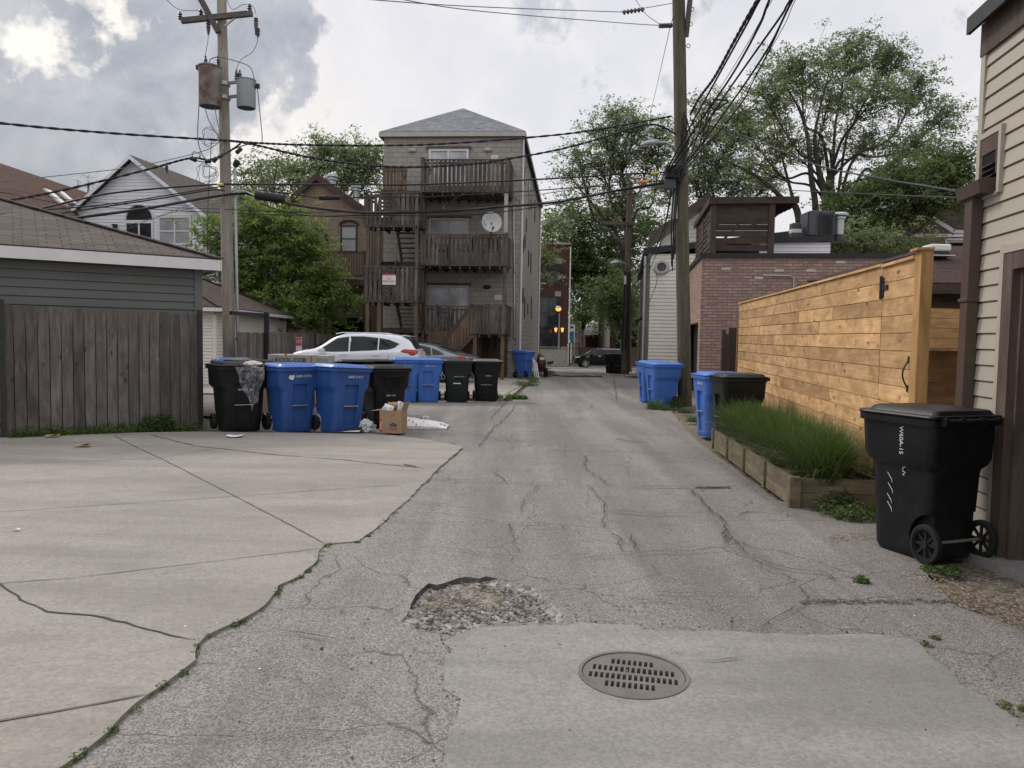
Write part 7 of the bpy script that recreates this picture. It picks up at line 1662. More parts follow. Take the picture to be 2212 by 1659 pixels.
# crossarm, brace, top timber
def cyl(name, pts, r_, mat, par, n=8, sm=50): m = MB(); m.tube(pts, r_, n); return m.build(name, mat, par, sm)
m = MB(); m.beam(PL_(392, 45, -.2), PL_(545, 29, -.2), .10, .11); m.build('crossarm', 'crossarm', po_l)
m = MB(); m.beam(PL_(428, -12, -.28), PL_(472, 70, -.17), .10, .12); m.build('diagonal_timber', 'crossarm', po_l)
m = MB(); m.beam(PL_(486, 56, -.18), PL_(508, 38, -.2), .04, .03); m.build('brace', 'galvanised', po_l)
def insulator(px, py, h_=.18, par=po_l, dy=-.2, sgn=1):
    q = PL_(px, py, dy); m = MB(); m.lathe(q, [(.02, 0), (.05, .02), (.03, .05), (.055, .07), (.03, .10), (.05, .12), (.02, h_)], 12, (0, 0, sgn)); return m.build('insulator', 'ceramic', par, 40)
insulator(389, 43); insulator(539, 26); insulator(434, 38); insulator(450, 45, .3, sgn=-1); insulator(553, 38, .38, sgn=-1, dy=-.25); insulator(557, 60, .2, sgn=-1, dy=-.25)
def transformer(label, x0, x1, yt, yb, mat, bush, dy):
    c0_ = PL_((x0+x1)/2, yb, dy); zt_ = PL_((x0+x1)/2, yt, dy).z; r_ = (x1-x0)/2*YL/F0; t = thing('transformer', label, 'transformer', c0_); h_ = zt_-c0_.z
    m = MB(); m.lathe(c0_, [(r_*.90, -.02), (r_*.96, .0), (r_*.96, h_*.92), (r_*1.03, h_*.93), (r_*1.03, h_*.955), (r_*.9, h_*.97), (.04, h_)], 32); m.build('tank', mat, t, 40)
    m = MB(); m.lathe(c0_-Z*.021, [(r_*.86, .0), (r_*.86, .002)], 24); m.build('bottom', 'black_metal', t)
    for px in bush:
        q = PL_(px, yt, dy); m = MB(); m.lathe(q-Z*.03, [(.035, 0), (.05, .03), (.03, .06), (.052, .08), (.03, .11), (.05, .13), (.025, .16), (.02, .22)], 12); m.build('bushing', 'ceramic', t, 40)
    return t, c0_, h_, r_
t1, c1, h1, rr1 = transformer('rusty brown transformer can hanging left of the leaning pole', 431, 477, 140, 229, 'transformer_rust', (444, 471), -.42)
t2, c2, h2, rr2 = transformer('clean grey transformer can hanging right of the leaning pole', 512, 552, 170, 232, 'transformer_grey', (511, 518), -.1)
m = MB()
for zz2 in (PL_(500, 182).z, PL_(500, 212).z):
    m.tube([onpole(zz2-.04), onpole(zz2+.04)], .150, 18); m.beam(onpole(zz2)+Vector((.1, -.05, 0)), Vector((c2.x-rr2+.02, c2.y, zz2+.02)), .05, .06); m.beam(onpole(zz2)+Vector((-.08, -.1, 0)), Vector((c1.x+rr1*.8, c1.y+.08, zz2)), .05, .06)
m.build('mounting_bracket', 'galvanised', po_l)
for px, py, c_, tt in ((429, 146, c1, t1), (556, 186, c2, t2)):
    q = PL_(px, py, -.4 if px < 500 else -.1); m = MB(); m.tube([q, q+Vector(((.12 if px < 500 else -.12), 0, 0))], .03, 8); m.box(q, .09, .09, .09); m.build('terminal', 'black_metal', tt)
# conduit up the pole
pts_ = [P(512+(513-507)*0+ (k-0)*0 + (506+7.5*k/10), 352+42.5*k, YL-.05) if False else P(507.5+.68*k, 358+42*k, YL-.06) for k in range(11)]
m = MB(); m.tube(pts_, .035, 8); m.build('conduit', 'galvanised', po_l, 50)
m = MB(); m.lathe(P(509, 356, YL-.06), [(.05, -.05), (.07, .0), (.075, .08), (.04, .12)], 12, (.5, 0, .8)); m.build('weatherhead', 'black_metal', po_l, 40)
# --- brown pole on the right
YR = 19.7
def PR(px, py, dy=0): return P(px, py, YR+dy)
tR = PR(1464, -130); mR = PR(1478, 780); dR = (tR-mR); bR = mR-dR*(mR.z+.1)/dR.z
po_r = thing('utility_pole', 'thick greenish brown utility pole carrying the big cable bundle on the right', 'utility pole', (bR.x, bR.y, 0)); polemesh('pole', [bR, tR], [.178, .155], 'pole_green', po_r)
m = MB(); m.beam(PR(1482, 80, -.05), PR(1497, -60, -.3), .10, .09); m.build('diagonal_timber', 'crossarm', po_r)
for px, py in ((1495, 20), (1492, 52), (1487, 99)): m = MB(); q = PR(px, py, -.1); m.tube([q+Vector((.05*math.cos(k*math.pi/4), 0, .05*math.sin(k*math.pi/4))) for k in range(9)], .012, 6); m.build('eye_bolt', 'galvanised', po_r)
m = MB(); c_ = P(1360, 388, 42); 
m = MB(); m.boxf(PR(1450, 472, -.1), (.18, 0, 0), (0, .1, 0), (0, 0, PR(1450, 425).z-PR(1450, 472).z)); m.boxf(PR(1452, 471, -.12), (.03, 0, 0), (0, .02, 0), (0, 0, PR(1450, 426).z-PR(1450, 471).z)); m.build('cable_guard', 'white_metal', po_r)
m = MB(); m.tube([PR(1450, 372, -.2), PR(1454, 382, -.22), PR(1466, 388, -.25), PR(1474, 375, -.25), PR(1472, 355, -.2)], .09, 8); m.box(PR(1452, 372, -.25), .35, .25, .3); m.build('cable_clamp', 'cable_black', po_r)
m = MB()
for k in range(7):
    x = 1476+rnd.uniform(-6, 10); m.tube([PR(x, 240+rnd.uniform(0, 20), -.2), PR(x+rnd.uniform(-8, 10), 290, -.25), PR(x+rnd.uniform(-10, 6), 330+rnd.uniform(0, 30), -.2)], .018, 5)
for k in range(6):
    x = 1455+rnd.uniform(-6, 4); m.tube([PR(x+8, 385, -.2), PR(x, 480, -.2), PR(x+rnd.uniform(-3, 3), 560+rnd.uniform(-20, 30), -.2)], .014, 5)
m.build('loose_cables', 'cable_black', po_r)
m = MB(); m.box(PR(1447, 398, -.2), .28, .2, .25); m.build('junction_box', 'ac_grey', po_r, bevel=.02)
# street light on the right pole
def cobra(label, P0, pts, head0, head1, sc_=1.0, par=None):
    t = thing('street_light', label, 'street light', P0); m = MB(); m.tube(pts, .028*sc_, 8); m.build('arm', 'galvanised', t, 60)
    d = (head1-head0); e = d.normalized(); L = d.length; up = Z; sd2 = e.cross(up).normalized()
    m = MB(); R_ = []
    for f_, w_, h_ in ((0, .05, .04), (.12, .09, .07), (.35, .15, .09), (.7, .17, .08), (.95, .09, .05), (1, .04, .02)):
        c_ = head0+d*f_; R_.append([c_+sd2*w_*math.cos(a)*sc_+up*(h_*sc_*max(math.sin(a), -.35)) for a in [k*math.pi/6 for k in range(12)]])
    m.rings(R_); m.lathe(head0+d*.45+up*.08*sc_, [(.05*sc_, 0), (.05*sc_, .05*sc_), (.01, .06*sc_)], 10); m.build('head', 'transformer_grey', t, 50, fixn=True)
    m = MB(); c_ = head0+d*.62-up*.03*sc_; m.boxf(c_-e*.16*sc_-sd2*.09*sc_, e*.32*sc_, sd2*.18*sc_, Z*-.008); m.build('lens', 'glass_blind', t); return t
cobra('grey street light on a short arm left of the greenish brown pole', PR(1466, 330), [PR(1463, 328, -.15), PR(1453, 316, -.3), PR(1438, 308, -.4), PR(1424, 308, -.45)], PR(1424, 308, -.45), PR(1385, 313, -.6), 1.1)
# distant pole
YD = 43.0
def PD(px, py, dy=0): return P(px, py, YD+dy)
po_d = thing('utility_pole', 'brown distant utility pole with crossarm beside the coach house', 'utility pole', (PD(1351, 800).x, YD, gz(YD)))
polemesh('pole', [Vector((PD(1350, 805).x, YD, gz(YD)-.1)), PD(1356, 600), PD(1361, 392)], [.24, .19, .14], 'pole_brown', po_d)
m = MB(); m.beam(PD(1297, 481, -.3), PD(1372, 484, -.2), .16, .18); m.build('crossarm', 'pole_brown', po_d); m = MB(); m.beam(PD(1303, 484, -.3), PD(1352, 533, -.1), .06, .10); m.build('brace', 'crossarm', po_d)
m = MB()
for k in range(9): a = 1352+rnd.uniform(-6, 5); m.tube([PD(a+3, 585, -.35), PD(a, 650, -.35), PD(a-4, 700+rnd.uniform(0, 60), -.3)], .035, 5)
m.build('loose_cables', 'cable_black', po_d)
m = MB(); m.boxf(PD(1348, 614, -.4), (.12, 0, 0), (0, .1, 0), (0, 0, PD(0, 596).z-PD(0, 614).z)); m.build('cable_guard', 'white_metal', po_d)
cobra('small grey street light arching left from the distant pole', PD(1352, 580), [PD(1352, 578, -.2), PD(1350, 570, -.4), PD(1344, 566, -.5), PD(1338, 566, -.6)], PD(1338, 566, -.6), PD(1319, 569, -.8), 1.5)
q = P(1310, 745, 78); t = thing('grey_pole', 'slim grey pole standing before the awning house', 'pole', (q.x, 78, gz(78))); m = MB(); m.lathe((q.x, 78, gz(78)), [(.34, 0), (.3, 6), (.25, P(1310, 605, 78).z-gz(78))], 12); m.build('pole', 'pole_grey', t, 40)
# ================================================================== cables
NC = [0]
def spline(ctrl, n=10):
    out_ = []; L = len(ctrl)
    for i in range(L-1):
        p0, p1, p2, p3 = ctrl[max(i-1, 0)], ctrl[i], ctrl[i+1], ctrl[min(i+2, L-1)]
        for k in range(n):
            t = k/n; out_.append(.5*((2*p1)+(p2-p0)*t+(2*p0-5*p1+4*p2-p3)*t*t+(3*p1-p0-3*p2+p3)*t**3))
    out_.append(ctrl[-1]); return out_
def cable(label, pts, r_=.012, mat='cable_black', twist=0.0, group=None, name='overhead_cable', n=8):
    """pts: (px, py, Y) or world Vectors"""
    c_ = [Vector(P(*p)) if not isinstance(p, Vector) else p for p in pts]; f = spline(c_, n)
    t = thing(name, label, 'cable', f[0], 0, group); m = MB()
    if twist:
        g2 = [];
        for i in range(len(f)-1):
            for k in range(3): g2.append(f[i].lerp(f[i+1], k/3))
        for ph in (0, math.pi): m.tube([p+Vector((0, math.sin(i*.9+ph), math.cos(i*.9+ph)))*twist for i, p in enumerate(g2)], r_*.75, 5)
    else: m.tube(f, r_, 6)
    m.build('cable', mat, t, 60); return t
cable('twisted cable running in from the left edge across the sky to the greenish brown pole', [(-400, 215, 11), (0, 266, 14), (243, 288, 16), (477, 303, 17.3), (560, 309, 17.4), (658, 313, 17.8), (828, 314.5, 18.2), (986, 309, 18.6), (1207, 291, 19.2), (1330, 273, 19.5), (1455, 250, 19.6)], .022, twist=.012)
cable('thick twisted cable sagging from the leaning pole past the top balcony', [(500, 304, 17.3), (560, 315, 17.4), (658, 338, 17.7), (768, 355, 18.1), (879, 361, 18.3), (1000, 356, 18.6), (1075, 347, 18.8), (1207, 323, 19.2), (1317, 293, 19.4), (1376, 274, 19.5), (1420, 270, 19.6), (1460, 290, 19.6)], .022, twist=.014)
cable('thick black cable rising from the left garage roof to splices beside the leaning pole', [(-300, 480, 12), (0, 436, 14.5), (139, 410, 15.4), (312, 368, 16.4), (410, 342, 17), (452, 345, 17.2), (490, 330, 17.2), (520, 310, 17.3)], .022, twist=.01)
cable('second strand from the splices round to the front of the leaning pole', [(410, 342, 17), (440, 350, 17.1), (470, 344, 17.1), (505, 322, 17.2), (538, 311, 17.3)], .012)
cable('thin grey cable rising to the leaning pole just under the long twisted cable', [(-300, 410, 12), (0, 391, 14), (150, 377, 15.3), (295, 359, 16.3), (434, 328, 17), (476, 305, 17.3)], .009, 'cable_grey')
cable('straight black cable through the leaning pole at the yellow tag', [(-200, 480, 11), (52, 457, 13.5), (243, 417, 15.5), (469, 398, 17.2), (503, 398, 17.3), (768, 399, 18), (926, 398, 18.5), (1207, 385, 19.2), (1330, 377, 19.5), (1445, 372, 19.6)], .020)
cable('heavy lashed cable bundle running through the leaning pole to the long splice case', [(-100, 520, 11.5), (132, 476, 13.8), (312, 451, 15.5), (430, 430, 16.7), (479, 422, 17.2), (520, 418, 17.3), (552, 422, 17.3), (658, 446, 17.6), (789, 459, 18), (956, 457, 18.5), (1090, 446, 18.8), (1207, 436, 19.1), (1330, 412, 19.4), (1450, 392, 19.6)], .030)
cable('black cable carrying the short splice case to the greenish brown pole', [(560, 410, 17.3), (620, 418, 17.5), (658, 423, 17.6), (700, 428, 17.7), (800, 426, 18), (926, 425, 18.4), (1075, 417, 18.8), (1207, 408, 19.1), (1330, 400, 19.4), (1450, 388, 19.6)], .014)
cable('thin black cable low across the middle balcony, lowest of the spans', [(560, 440, 17.4), (658, 465, 17.7), (807, 465, 18.1), (956, 466, 18.5), (1075, 459, 18.8), (1207, 440, 19.1), (1330, 425, 19.4), (1455, 400, 19.6)], .012)
cable('thin wire crossing just above the lowest span between the poles', [(486, 452, 17.2), (658, 458, 17.8), (900, 456, 18.3), (1075, 448, 18.8), (1290, 420, 19.3), (1455, 395, 19.6)], .008)
cable('black cable from the left garage roof ridge to the leaning pole, above the heavy bundle', [(-100, 482, 12), (56, 457, 13.5), (243, 440, 15.3), (451, 407, 17), (486, 402, 17.2)], .014)
cable('black cable with tie loops just under the ridge-line cable on the left', [(-100, 500, 12), (94, 467, 13.8), (243, 444, 15.3), (350, 428, 16.2), (451, 411, 17), (486, 412, 17.2)], .016)
cable('long thin cable dropping from the left edge across the white house to the brick house', [(-200, 395, 22), (0, 415, 22), (156, 443, 22), (347, 453, 22.5), (486, 460, 23), (768, 470, 25), (800, 476, 26)], .011)
cable('second long thin cable just above the one dropping to the brick house', [(-200, 388, 22), (0, 407, 22), (156, 432, 22), (347, 447, 22.5), (486, 452, 23), (700, 462, 25)], .009)
cable('service drop falling from the leaning pole to the white house wall', [(478, 430, 17.3), (420, 440, 20), (330, 472, 25), (262, 500, 30), (215, 512, 37)], .008)
cable('second service drop falling from the leaning pole to the white house wall', [(478, 436, 17.3), (400, 452, 20), (300, 480, 26), (200, 505, 37)], .007)
cable('service drop sagging from the leaning pole right to the brick house lamp', [(500, 420, 17.3), (540, 452, 21), (600, 500, 27), (650, 512, 31), (690, 505, 34), (727, 493, 36)], .009)
cable('service wire hanging below the top deck to the conduit on the apartment block', [(1050, 447, 27), (958, 450, 28), (1005, 418, 29), (1020, 418, 29.5), (1040, 470, 30), (1112, 590, 32)], .010)
cable('wire loop from the weatherhead of the apartment block', [(1108, 440, 31), (1118, 446, 29), (1122, 435, 27), (1115, 425, 25), (1200, 415, 22), (1440, 375, 19.8)], .010)
cable('thin vertical wire hanging beside the leaning pole through the tree', [(457, 300, 17), (450, 420, 17), (449, 470, 17), (448, 560, 17)], .007)
# wires about the transformers
cable('grey lead looping from the rusty transformer down to the left splice', [(429, 148, 17), (431, 200, 17), (427, 290, 17), (434, 328, 17), (446, 346, 17)], .011, 'cable_grey')
cable('grey lead from the foot of the rusty transformer to the pole', [(443, 232, 17), (452, 262, 17), (476, 302, 17.3)], .009, 'cable_grey')
cable('second grey lead from the foot of the rusty transformer to the pole', [(464, 232, 17), (470, 265, 17.1), (481, 305, 17.3), (482, 322, 17.2), (470, 338, 17.1)], .009, 'cable_grey')
cable('grey lead looping over the pole top of the transformers to the grey can', [(450, 146, 16.9), (455, 128, 17), (475, 124, 17), (510, 132, 17.1), (540, 145, 17.3), (549, 170, 17.3), (552, 184, 17.3)], .011, 'cable_grey')
cable('grey lead hanging from the grey transformer to the upper twisted cable', [(556, 190, 17.4), (561, 240, 17.4), (566, 290, 17.4), (566, 309, 17.4)], .010, 'cable_grey')
cable('thin lead from the crossarm insulator to the rusty transformer', [(450, 62, 17.2), (449, 90, 17.1), (445, 110, 17), (443, 126, 17)], .006)
cable('thin lead from the right crossarm end to the grey transformer', [(555, 72, 17.2), (556, 90, 17.2), (545, 112, 17.3), (522, 128, 17.3), (512, 145, 17.3), (508, 160, 17.3)], .006)
cable('thin conductor leaving the left crossarm end for the upper left', [(451, 40, 17.3), (434, 24, 17.2), (389, 21, 16.8), (361, 0, 16.5), (330, -40, 16)], .006)
cable('thin conductor leaving the right crossarm end upward', [(553, 30, 17.3), (545, 12, 17.2), (525, 10, 17), (503, 20, 17), (490, 0, 16.8), (484, -40, 16)], .006)
for k, (cx_, cy_, rr_, lb) in enumerate(((449, 287, 20, 'tall thin wire coil hung left of the leaning pole, upper one'), (441, 368, 25, 'round thin wire coil hung left of the leaning pole, lower one'), (446, 362, 16, 'small inner wire coil left of the leaning pole'), (418, 328, 10, 'flattened thin wire loop at the far left splice'))):
    pts = []
    for i in range(26):
        a = i*2*math.pi/12; r2_ = rr_*(.85+.2*math.sin(i*1.7)); pts.append((cx_+5+r2_*math.cos(a), cy_+8+r2_*.95*math.sin(a)*(1.15 if k == 0 else 1), 17.0+.05*math.sin(i)))
    cable(lb, pts, .006, 'cable_grey', name='wire_coil', n=4)
# splices
def splice(label, p0, p1, r_, cat='splice case'):
    a, b = P(*p0), P(*p1); t = thing('splice_case', label, cat, a); d = (b-a); L = d.length; m = MB()
    m.lathe(a, [(.02, 0), (r_*.8, L*.03), (r_, L*.05), (r_, L*.3), (r_*1.04, L*.31), (r_*1.04, L*.33), (r_, L*.34), (r_, L*.95), (r_*.8, L*.97), (.02, L)], 16, d); m.build('case', 'cable_black', t, 40)
splice('long fat black splice case hung right of the leaning pole', (550, 421, 17.25), (616, 431, 17.25), .105); splice('short black splice case hung before the brick house', (688, 427, 17.7), (735, 427, 17.7), .055)
for k, (a, b, lb) in enumerate((((411, 341, 17), (424, 347, 17), 'leftmost small black connector left of the leaning pole'), ((443, 349, 17), (455, 348, 17), 'middle small black connector left of the leaning pole'), ((460, 350, 17), (468, 341, 17), 'small black connector nearest the leaning pole'), ((511, 330, 17.1), (521, 321, 17.2), 'small black connector just right of the leaning pole'))): splice(lb, a, b, .045, 'connector')
m = MB(); tg = thing('cable_bracket', 'flat grey metal bracket holding the long splice case to the leaning pole', 'bracket', PL_(515, 412)); m.beam(PL_(508, 410, -.2), PL_(533, 414, -.3), .10, .03); m.beam(PL_(533, 414, -.3), PL_(556, 424, -.3), .06, .03); m.build('bracket', 'galvanised', tg)
plain('tag_orange', (.70, .22, .05), .5)
for px0, px1, py, Y, mt, lb in ((470, 482, 399, 17.1, 'tag_yellow', 'yellow cable tag left of the leaning pole'), (1406, 1424, 374, 19.3, 'tag_yellow', 'yellow cable marker left of the greenish brown pole'), (1377, 1400, 393, 19.3, 'tag_orange', 'orange cable marker left of the greenish brown pole')):
    t = thing('cable_marker', lb, 'cable marker', P(px0, py, Y)); m = MB(); m.tube([P(px0, py, Y), P(px1, py-.5, Y)], .03, 10); m.build('sleeve', mt, t, 50)
# a small bird on the wire
q = P(360, 365, 16.5); bd_ = thing('bird', 'small brown bird perched on the cable before the white house', 'bird', P(360, 369, 16.6)); c_ = P(360, 366, 16.55)
m = MB(); m.rings([[c_+Vector((.032*s_*math.cos(a), .035*s_*math.sin(a), z)) for a in [k*math.pi/5 for k in range(10)]] for z, s_ in ((-.03, .3), (.0, .9), (.04, 1.1), (.08, .8), (.105, .62), (.125, .65), (.145, .4), (.15, .1))]); m.rings([[c_+Vector((x, y, z)) for x, y in ((-.012, .0), (.012, .0), (.01, .03), (-.01, .03))] for z in (-.08, .02)]); plain('bird_brown', (.07, .045, .035), .8); m.build('body', 'bird_brown', bd_, 60)
# bundle sweeping up and over the camera from the right pole
def over(label, pts, end, r_, mat='cable_black', twist=0.0):
    c_ = [P(*p) for p in pts]; d = c_[-1]-c_[-2]; d = d.normalized()*2.2
    for k in range(6): d = d+Vector((.0, -.12, -.12)); c_.append(c_[-1]+d)
    return cable(label, c_, r_, mat, twist)
E = lambda k: (4.3+.16*k, -4.0, 8.6)
over('lumpy thick cable, leftmost of the bundle sweeping up from the greenish brown pole', [(1492, 246, 19.6), (1510, 212, 18), (1543, 167, 16.4), (1584, 92, 14.2), (1636, 0, 12.2)], E(0), .030, twist=.022)
over('second cable of the bundle sweeping up to the top edge', [(1436, 375, 19.5), (1489, 277, 17.5), (1545, 176, 15.5), (1614, 51, 13), (1641, 0, 12.2)], E(.6), .020)
over('third cable of the bundle, reaching the top edge just right of the lumpy cable', [(1441, 375, 19.5), (1500, 280, 17.6), (1578, 167, 15.3), (1638, 60, 13.2), (1662, 0, 12.2)], E(1.6), .022)
over('fourth cable of the bundle, ending at the double strand on the top edge', [(1439, 380, 19.5), (1510, 290, 17.8), (1575, 193, 15.8), (1644, 95, 13.9), (1690, 30, 12.7), (1707, 0, 12.2)], E(3), .020)
over('fifth cable of the bundle, lower strand of the double pair', [(1445, 380, 19.5), (1500, 330, 18.6), (1560, 250, 17), (1620, 165, 15.2), (1668, 89, 13.7), (1712, 0, 12.2)], E(3.3), .020)
over('sixth cable of the bundle with a kink below the double pair', [(1450, 384, 19.5), (1530, 310, 18), (1600, 225, 16.4), (1622, 185, 15.6), (1668, 95, 13.8), (1709, 4, 12.2)], E(3.5), .014)
over('thin grey wire left inside the sweeping bundle', [(1480, 290, 19.4), (1555, 190, 16.3), (1620, 85, 13.8), (1668, 0, 12.2)], E(2), .007, 'cable_grey')
over('thin grey wire at the right edge of the sweeping bundle', [(1470, 385, 19.5), (1540, 295, 17.8), (1620, 180, 15.6), (1690, 62, 13.2), (1718, 0, 12.2)], E(4), .007, 'cable_grey')
for k in range(5):
    x = 1445+k*6; cable(['short loose cable loop at the greenish brown pole clamp, %s' % s_ for s_ in ('outermost left', 'second from the left', 'middle one', 'second from the right', 'innermost right')][k], [(x, 372+k*2, 19.4), (x+25+k*6, 340-6*k, 19.2), (x+42+k*7, 300-14*k, 18.8), (x+30+k*14, 268-10*k, 18.4)], .013)
cable('bent black bracket rod projecting right of the cable bundle', [(1535, 218, 19), (1532, 224, 19), (1545, 238, 19), (1560, 228, 19), (1572, 218, 19), (1540, 215, 19)], .025)
# top wires
cable('upper thin wire with insulators from the upper left to the greenish brown pole', [(740, -6, 13), (1000, 13, 15.5), (1317, 25, 18.5), (1350, 24, 18.8), (1452, 7, 19.6)], .009, 'cable_grey')
cable('lower thin wire crossing the top of the sky to the greenish brown pole', [(780, -20, 13), (1000, 20, 15.5), (1317, 47.5, 18.5), (1427, 55, 19.3), (1456, 55, 19.6)], .009, 'cable_grey')
cable('thin wire slanting down from the top edge to the insulator string', [(1370, -6, 18), (1395, 30, 18.7), (1425, 52, 19.3)], .007, 'cable_grey')
cable('thin guy wire with beads slanting down left from the greenish brown pole', [(1454, 36, 19.6), (1445, 70, 21), (1436, 110, 23), (1416, 198, 30), (1406, 240, 38)], .009, 'cable_grey')
for lb, (x0, y0_, x1, y1_) in (('ribbed insulator string on the upper thin wire', (1345, 27, 1392, 20)), ('ribbed insulator string where the lower thin wire meets the pole', (1424, 56, 1452, 55))):
    a, b = P(x0, y0_, 19), P(x1, y1_, 19.2); t = thing('insulator_string', lb, 'insulator', a); d = b-a; L = d.length; pr = [(.015, 0)]
    for k in range(6): pr += [(.02, L*(k+.3)/6), (.06, L*(k+.4)/6), (.06, L*(k+.5)/6), (.02, L*(k+.6)/6)]
    pr += [(.015, L)]; m = MB(); m.lathe(a, pr, 12, d); m.build('insulator', 'ceramic', t, 40)
cable('black cable from the greenish brown pole behind the big tree to the beige garage', [(1500, 262, 19.8), (1620, 298, 18), (1760, 355, 15), (1900, 385, 11), (2000, 402, 8.6), (2090, 417, 7.0)], .014)
cable('thin cable under the tree limb to the beige garage gutter', [(1480, 395, 19.8), (1600, 405, 17), (1850, 418, 11), (2095, 428, 7.0)], .008)
for k, (a, b, c_, lb) in enumerate((((1360, 482, 43), (1400, 478, 33), (1450, 470, 20), 'wire from the distant crossarm to the greenish brown pole'), ((1359, 400, 43), (1400, 405, 33), (1450, 396, 20), 'wire from the distant pole top to the greenish brown pole'), ((1352, 585, 42.5), (1378, 588, 34), (1396, 572, 32.3), 'black wire from the distant pole to the coach house corner'), ((1396, 572, 32.3), (1420, 594, 32), (1458, 580, 20.5), 'black wire sagging under the round window'), ((1452, 400, 19.6), (1432, 500, 24), (1398, 570, 32.2), 'bundle of wires slanting from the pole clamp to the coach house corner'), ((1460, 420, 19.6), (1430, 520, 25), (1395, 600, 32.2), 'thin wire slanting from the pole clamp down the coach house corner'), ((1400, 572, 32.2), (1420, 600, 32.2), (1403, 652, 32.3), 'curling loose wire end hanging below the round window'), ((1257, 455, 43), (1290, 470, 43), (1310, 520, 55), 'thin wire dropping from the distant crossarm'))):
    cable(lb, [a, b, c_], .012 if k != 4 else .022)
# ================================================================== trees and plants
leafm('leaf_spring', (.150, .195, .090), (.205, .245, .125), .55)
leafm('leaf_mid', (.150, .195, .092), (.205, .25, .12), .58)
leafm('leaf_dark', (.085, .125, .046), (.13, .175, .066), .45)
leafm('leaf_yellow', (.14, .21, .055), (.22, .29, .08), .48, .9)
leafm('grass_blade', (.048, .088, .018), (.110, .165, .042), .35, 1.5)
leafm('grass_dry', (.10, .12, .05), (.16, .17, .08), .25, 1.5)
leafm('weed_leaf', (.05, .10, .025), (.10, .16, .04), .3, 2)
plain('bark', (.055, .045, .038), .95, .3, 3, .6, 30); plain('bark_grey', (.10, .088, .078), .95, .3, 3, .6, 30)
NPR = np.random.RandomState(3)
def leafmesh(name, C, size, mat, parent, flat=.55, aspect=.55, jit=.4):
    n = len(C)
    if n == 0: return
    s = size*(1+jit*(NPR.rand(n)-.5)*2)
    a = NPR.rand(n)*6.283; nz_ = NPR.normal(size=(n, 3)); nz_[:, 2] = np.abs(nz_[:, 2])+flat; nz_ /= np.linalg.norm(nz_, axis=1)[:, None]
    r_ = NPR.normal(size=(n, 3)); u = np.cross(nz_, r_); u /= np.linalg.norm(u, axis=1)[:, None]+1e-9; v = np.cross(nz_, u)
    s = s[:, None]; fold = nz_*s*.18
    V = np.stack([C-u*s, C+v*s*aspect+fold-u*s*.1, C+u*s, C-v*s*aspect+fold-u*s*.1], 1).reshape(-1, 3)
    me = bpy.data.meshes.new(name); me.vertices.add(4*n); me.vertices.foreach_set('co', V.astype('f').ravel()); me.loops.add(4*n); me.loops.foreach_set('vertex_index', np.arange(4*n, dtype='i'))
    me.polygons.add(n); me.polygons.foreach_set('loop_start', np.arange(0, 4*n, 4, dtype='i')); me.polygons.foreach_set('loop_total', np.full(n, 4, 'i')); me.update(calc_edges=True); me.materials.append(MATS[mat])
    o = bpy.data.objects.new(name, me); col.objects.link(o); o.parent = parent; WM[o] = WM[parent]; me.transform(WM[parent].inverted()); return o
def tree(name, label, cat, trunk, r0_, r1__, lobes, leaf, lsize, per=26, spread=.45, bark='bark', tips=40, sub=4, seed=1, limb_r=.09, start=.55, shell=.35, twig=True, group=None, minr=.012, cs=1.5, cl=.42):
    """trunk: list of points; lobes: list of (centre, (rx,ry,rz), tips)"""
    rg = random.Random(seed); T = spline([Vector(p) for p in trunk], 5); t = thing(name, label, cat, (T[0].x, T[0].y, T[0].z), 0, group); m = MB(); L = len(T)
    m.tube(T, [r0_+(r1__-r0_)*(i/(L-1))**.8 for i in range(L)], 10); leafc = []
    for c_, rad, nt_ in lobes:
        c_ = Vector(c_); i0 = int((L-1)*rg.uniform(start, 1.0)); s_ = T[i0]; d = c_-s_
        far_ = c_+d.normalized()*min(rad)*.5
        mid_ = s_.lerp(c_, .5)+Vector((rg.uniform(-.1, .1), rg.uniform(-.1, .1), rg.uniform(-.02, .14)))*d.length
        mid2 = s_.lerp(c_, .25)+Vector((0, 0, .06))*d.length+(T[min(i0+1, L-1)]-T[i0]).normalized()*.1*d.length
        limb = spline([s_, mid2, mid_, c_, far_], 6); nl = len(limb); lr = min(limb_r, r1__*.8+.02)
        lr = limb_r
        m.tube(limb, [max(lr*(1-i/(nl-1))**.9, minr) for i in range(nl)], 6)
        for k in range(nt_):
            while True:
                q = Vector((rg.uniform(-1, 1), rg.uniform(-1, 1), rg.uniform(-1, 1)))
                if shell < q.length <= 1: break
            tip = c_+Vector((q.x*rad[0], q.y*rad[1], q.z*rad[2]))
            j = min(range(int(nl*.25), nl), key=lambda i: (limb[i]-tip).length+rg.uniform(0, .5)*rad[0]); a = limb[j]; j = max(int(nl*.25), j-rg.randint(1, 4)); a = limb[j]
            md = a.lerp(tip, .5)+Vector((rg.uniform(-.12, .12), rg.uniform(-.12, .12), rg.uniform(-.05, .15)))*(tip-a).length
            if twig: br = spline([a, md, tip], 3); m.tube(br, [max(lr*.30*(1-i/(len(br)-1)), minr*.6) for i in range(len(br))], 4, cap=False)
            else: br = [a, md, tip]
            for s2 in range(sub):
                e = tip+Vector((rg.gauss(0, 1), rg.gauss(0, 1), rg.gauss(0, .6)))*spread*cs
                if twig and rg.random() < .6: m.tube([br[-2], e], [minr*.6, minr*.35], 3, cap=False)
                leafc.append((e, per//sub))
            leafc.append((md, per//6))
    m.build('trunk', bark, t, 60)
    C = np.concatenate([np.array(e)+NPR.normal(size=(k, 3))*np.array([spread, spread, spread*.55])*cl for e, k in leafc if k > 0]); leafmesh('crown', C, lsize, leaf, t)
    return t
def PV(px, py, Y): return P(px, py, Y)
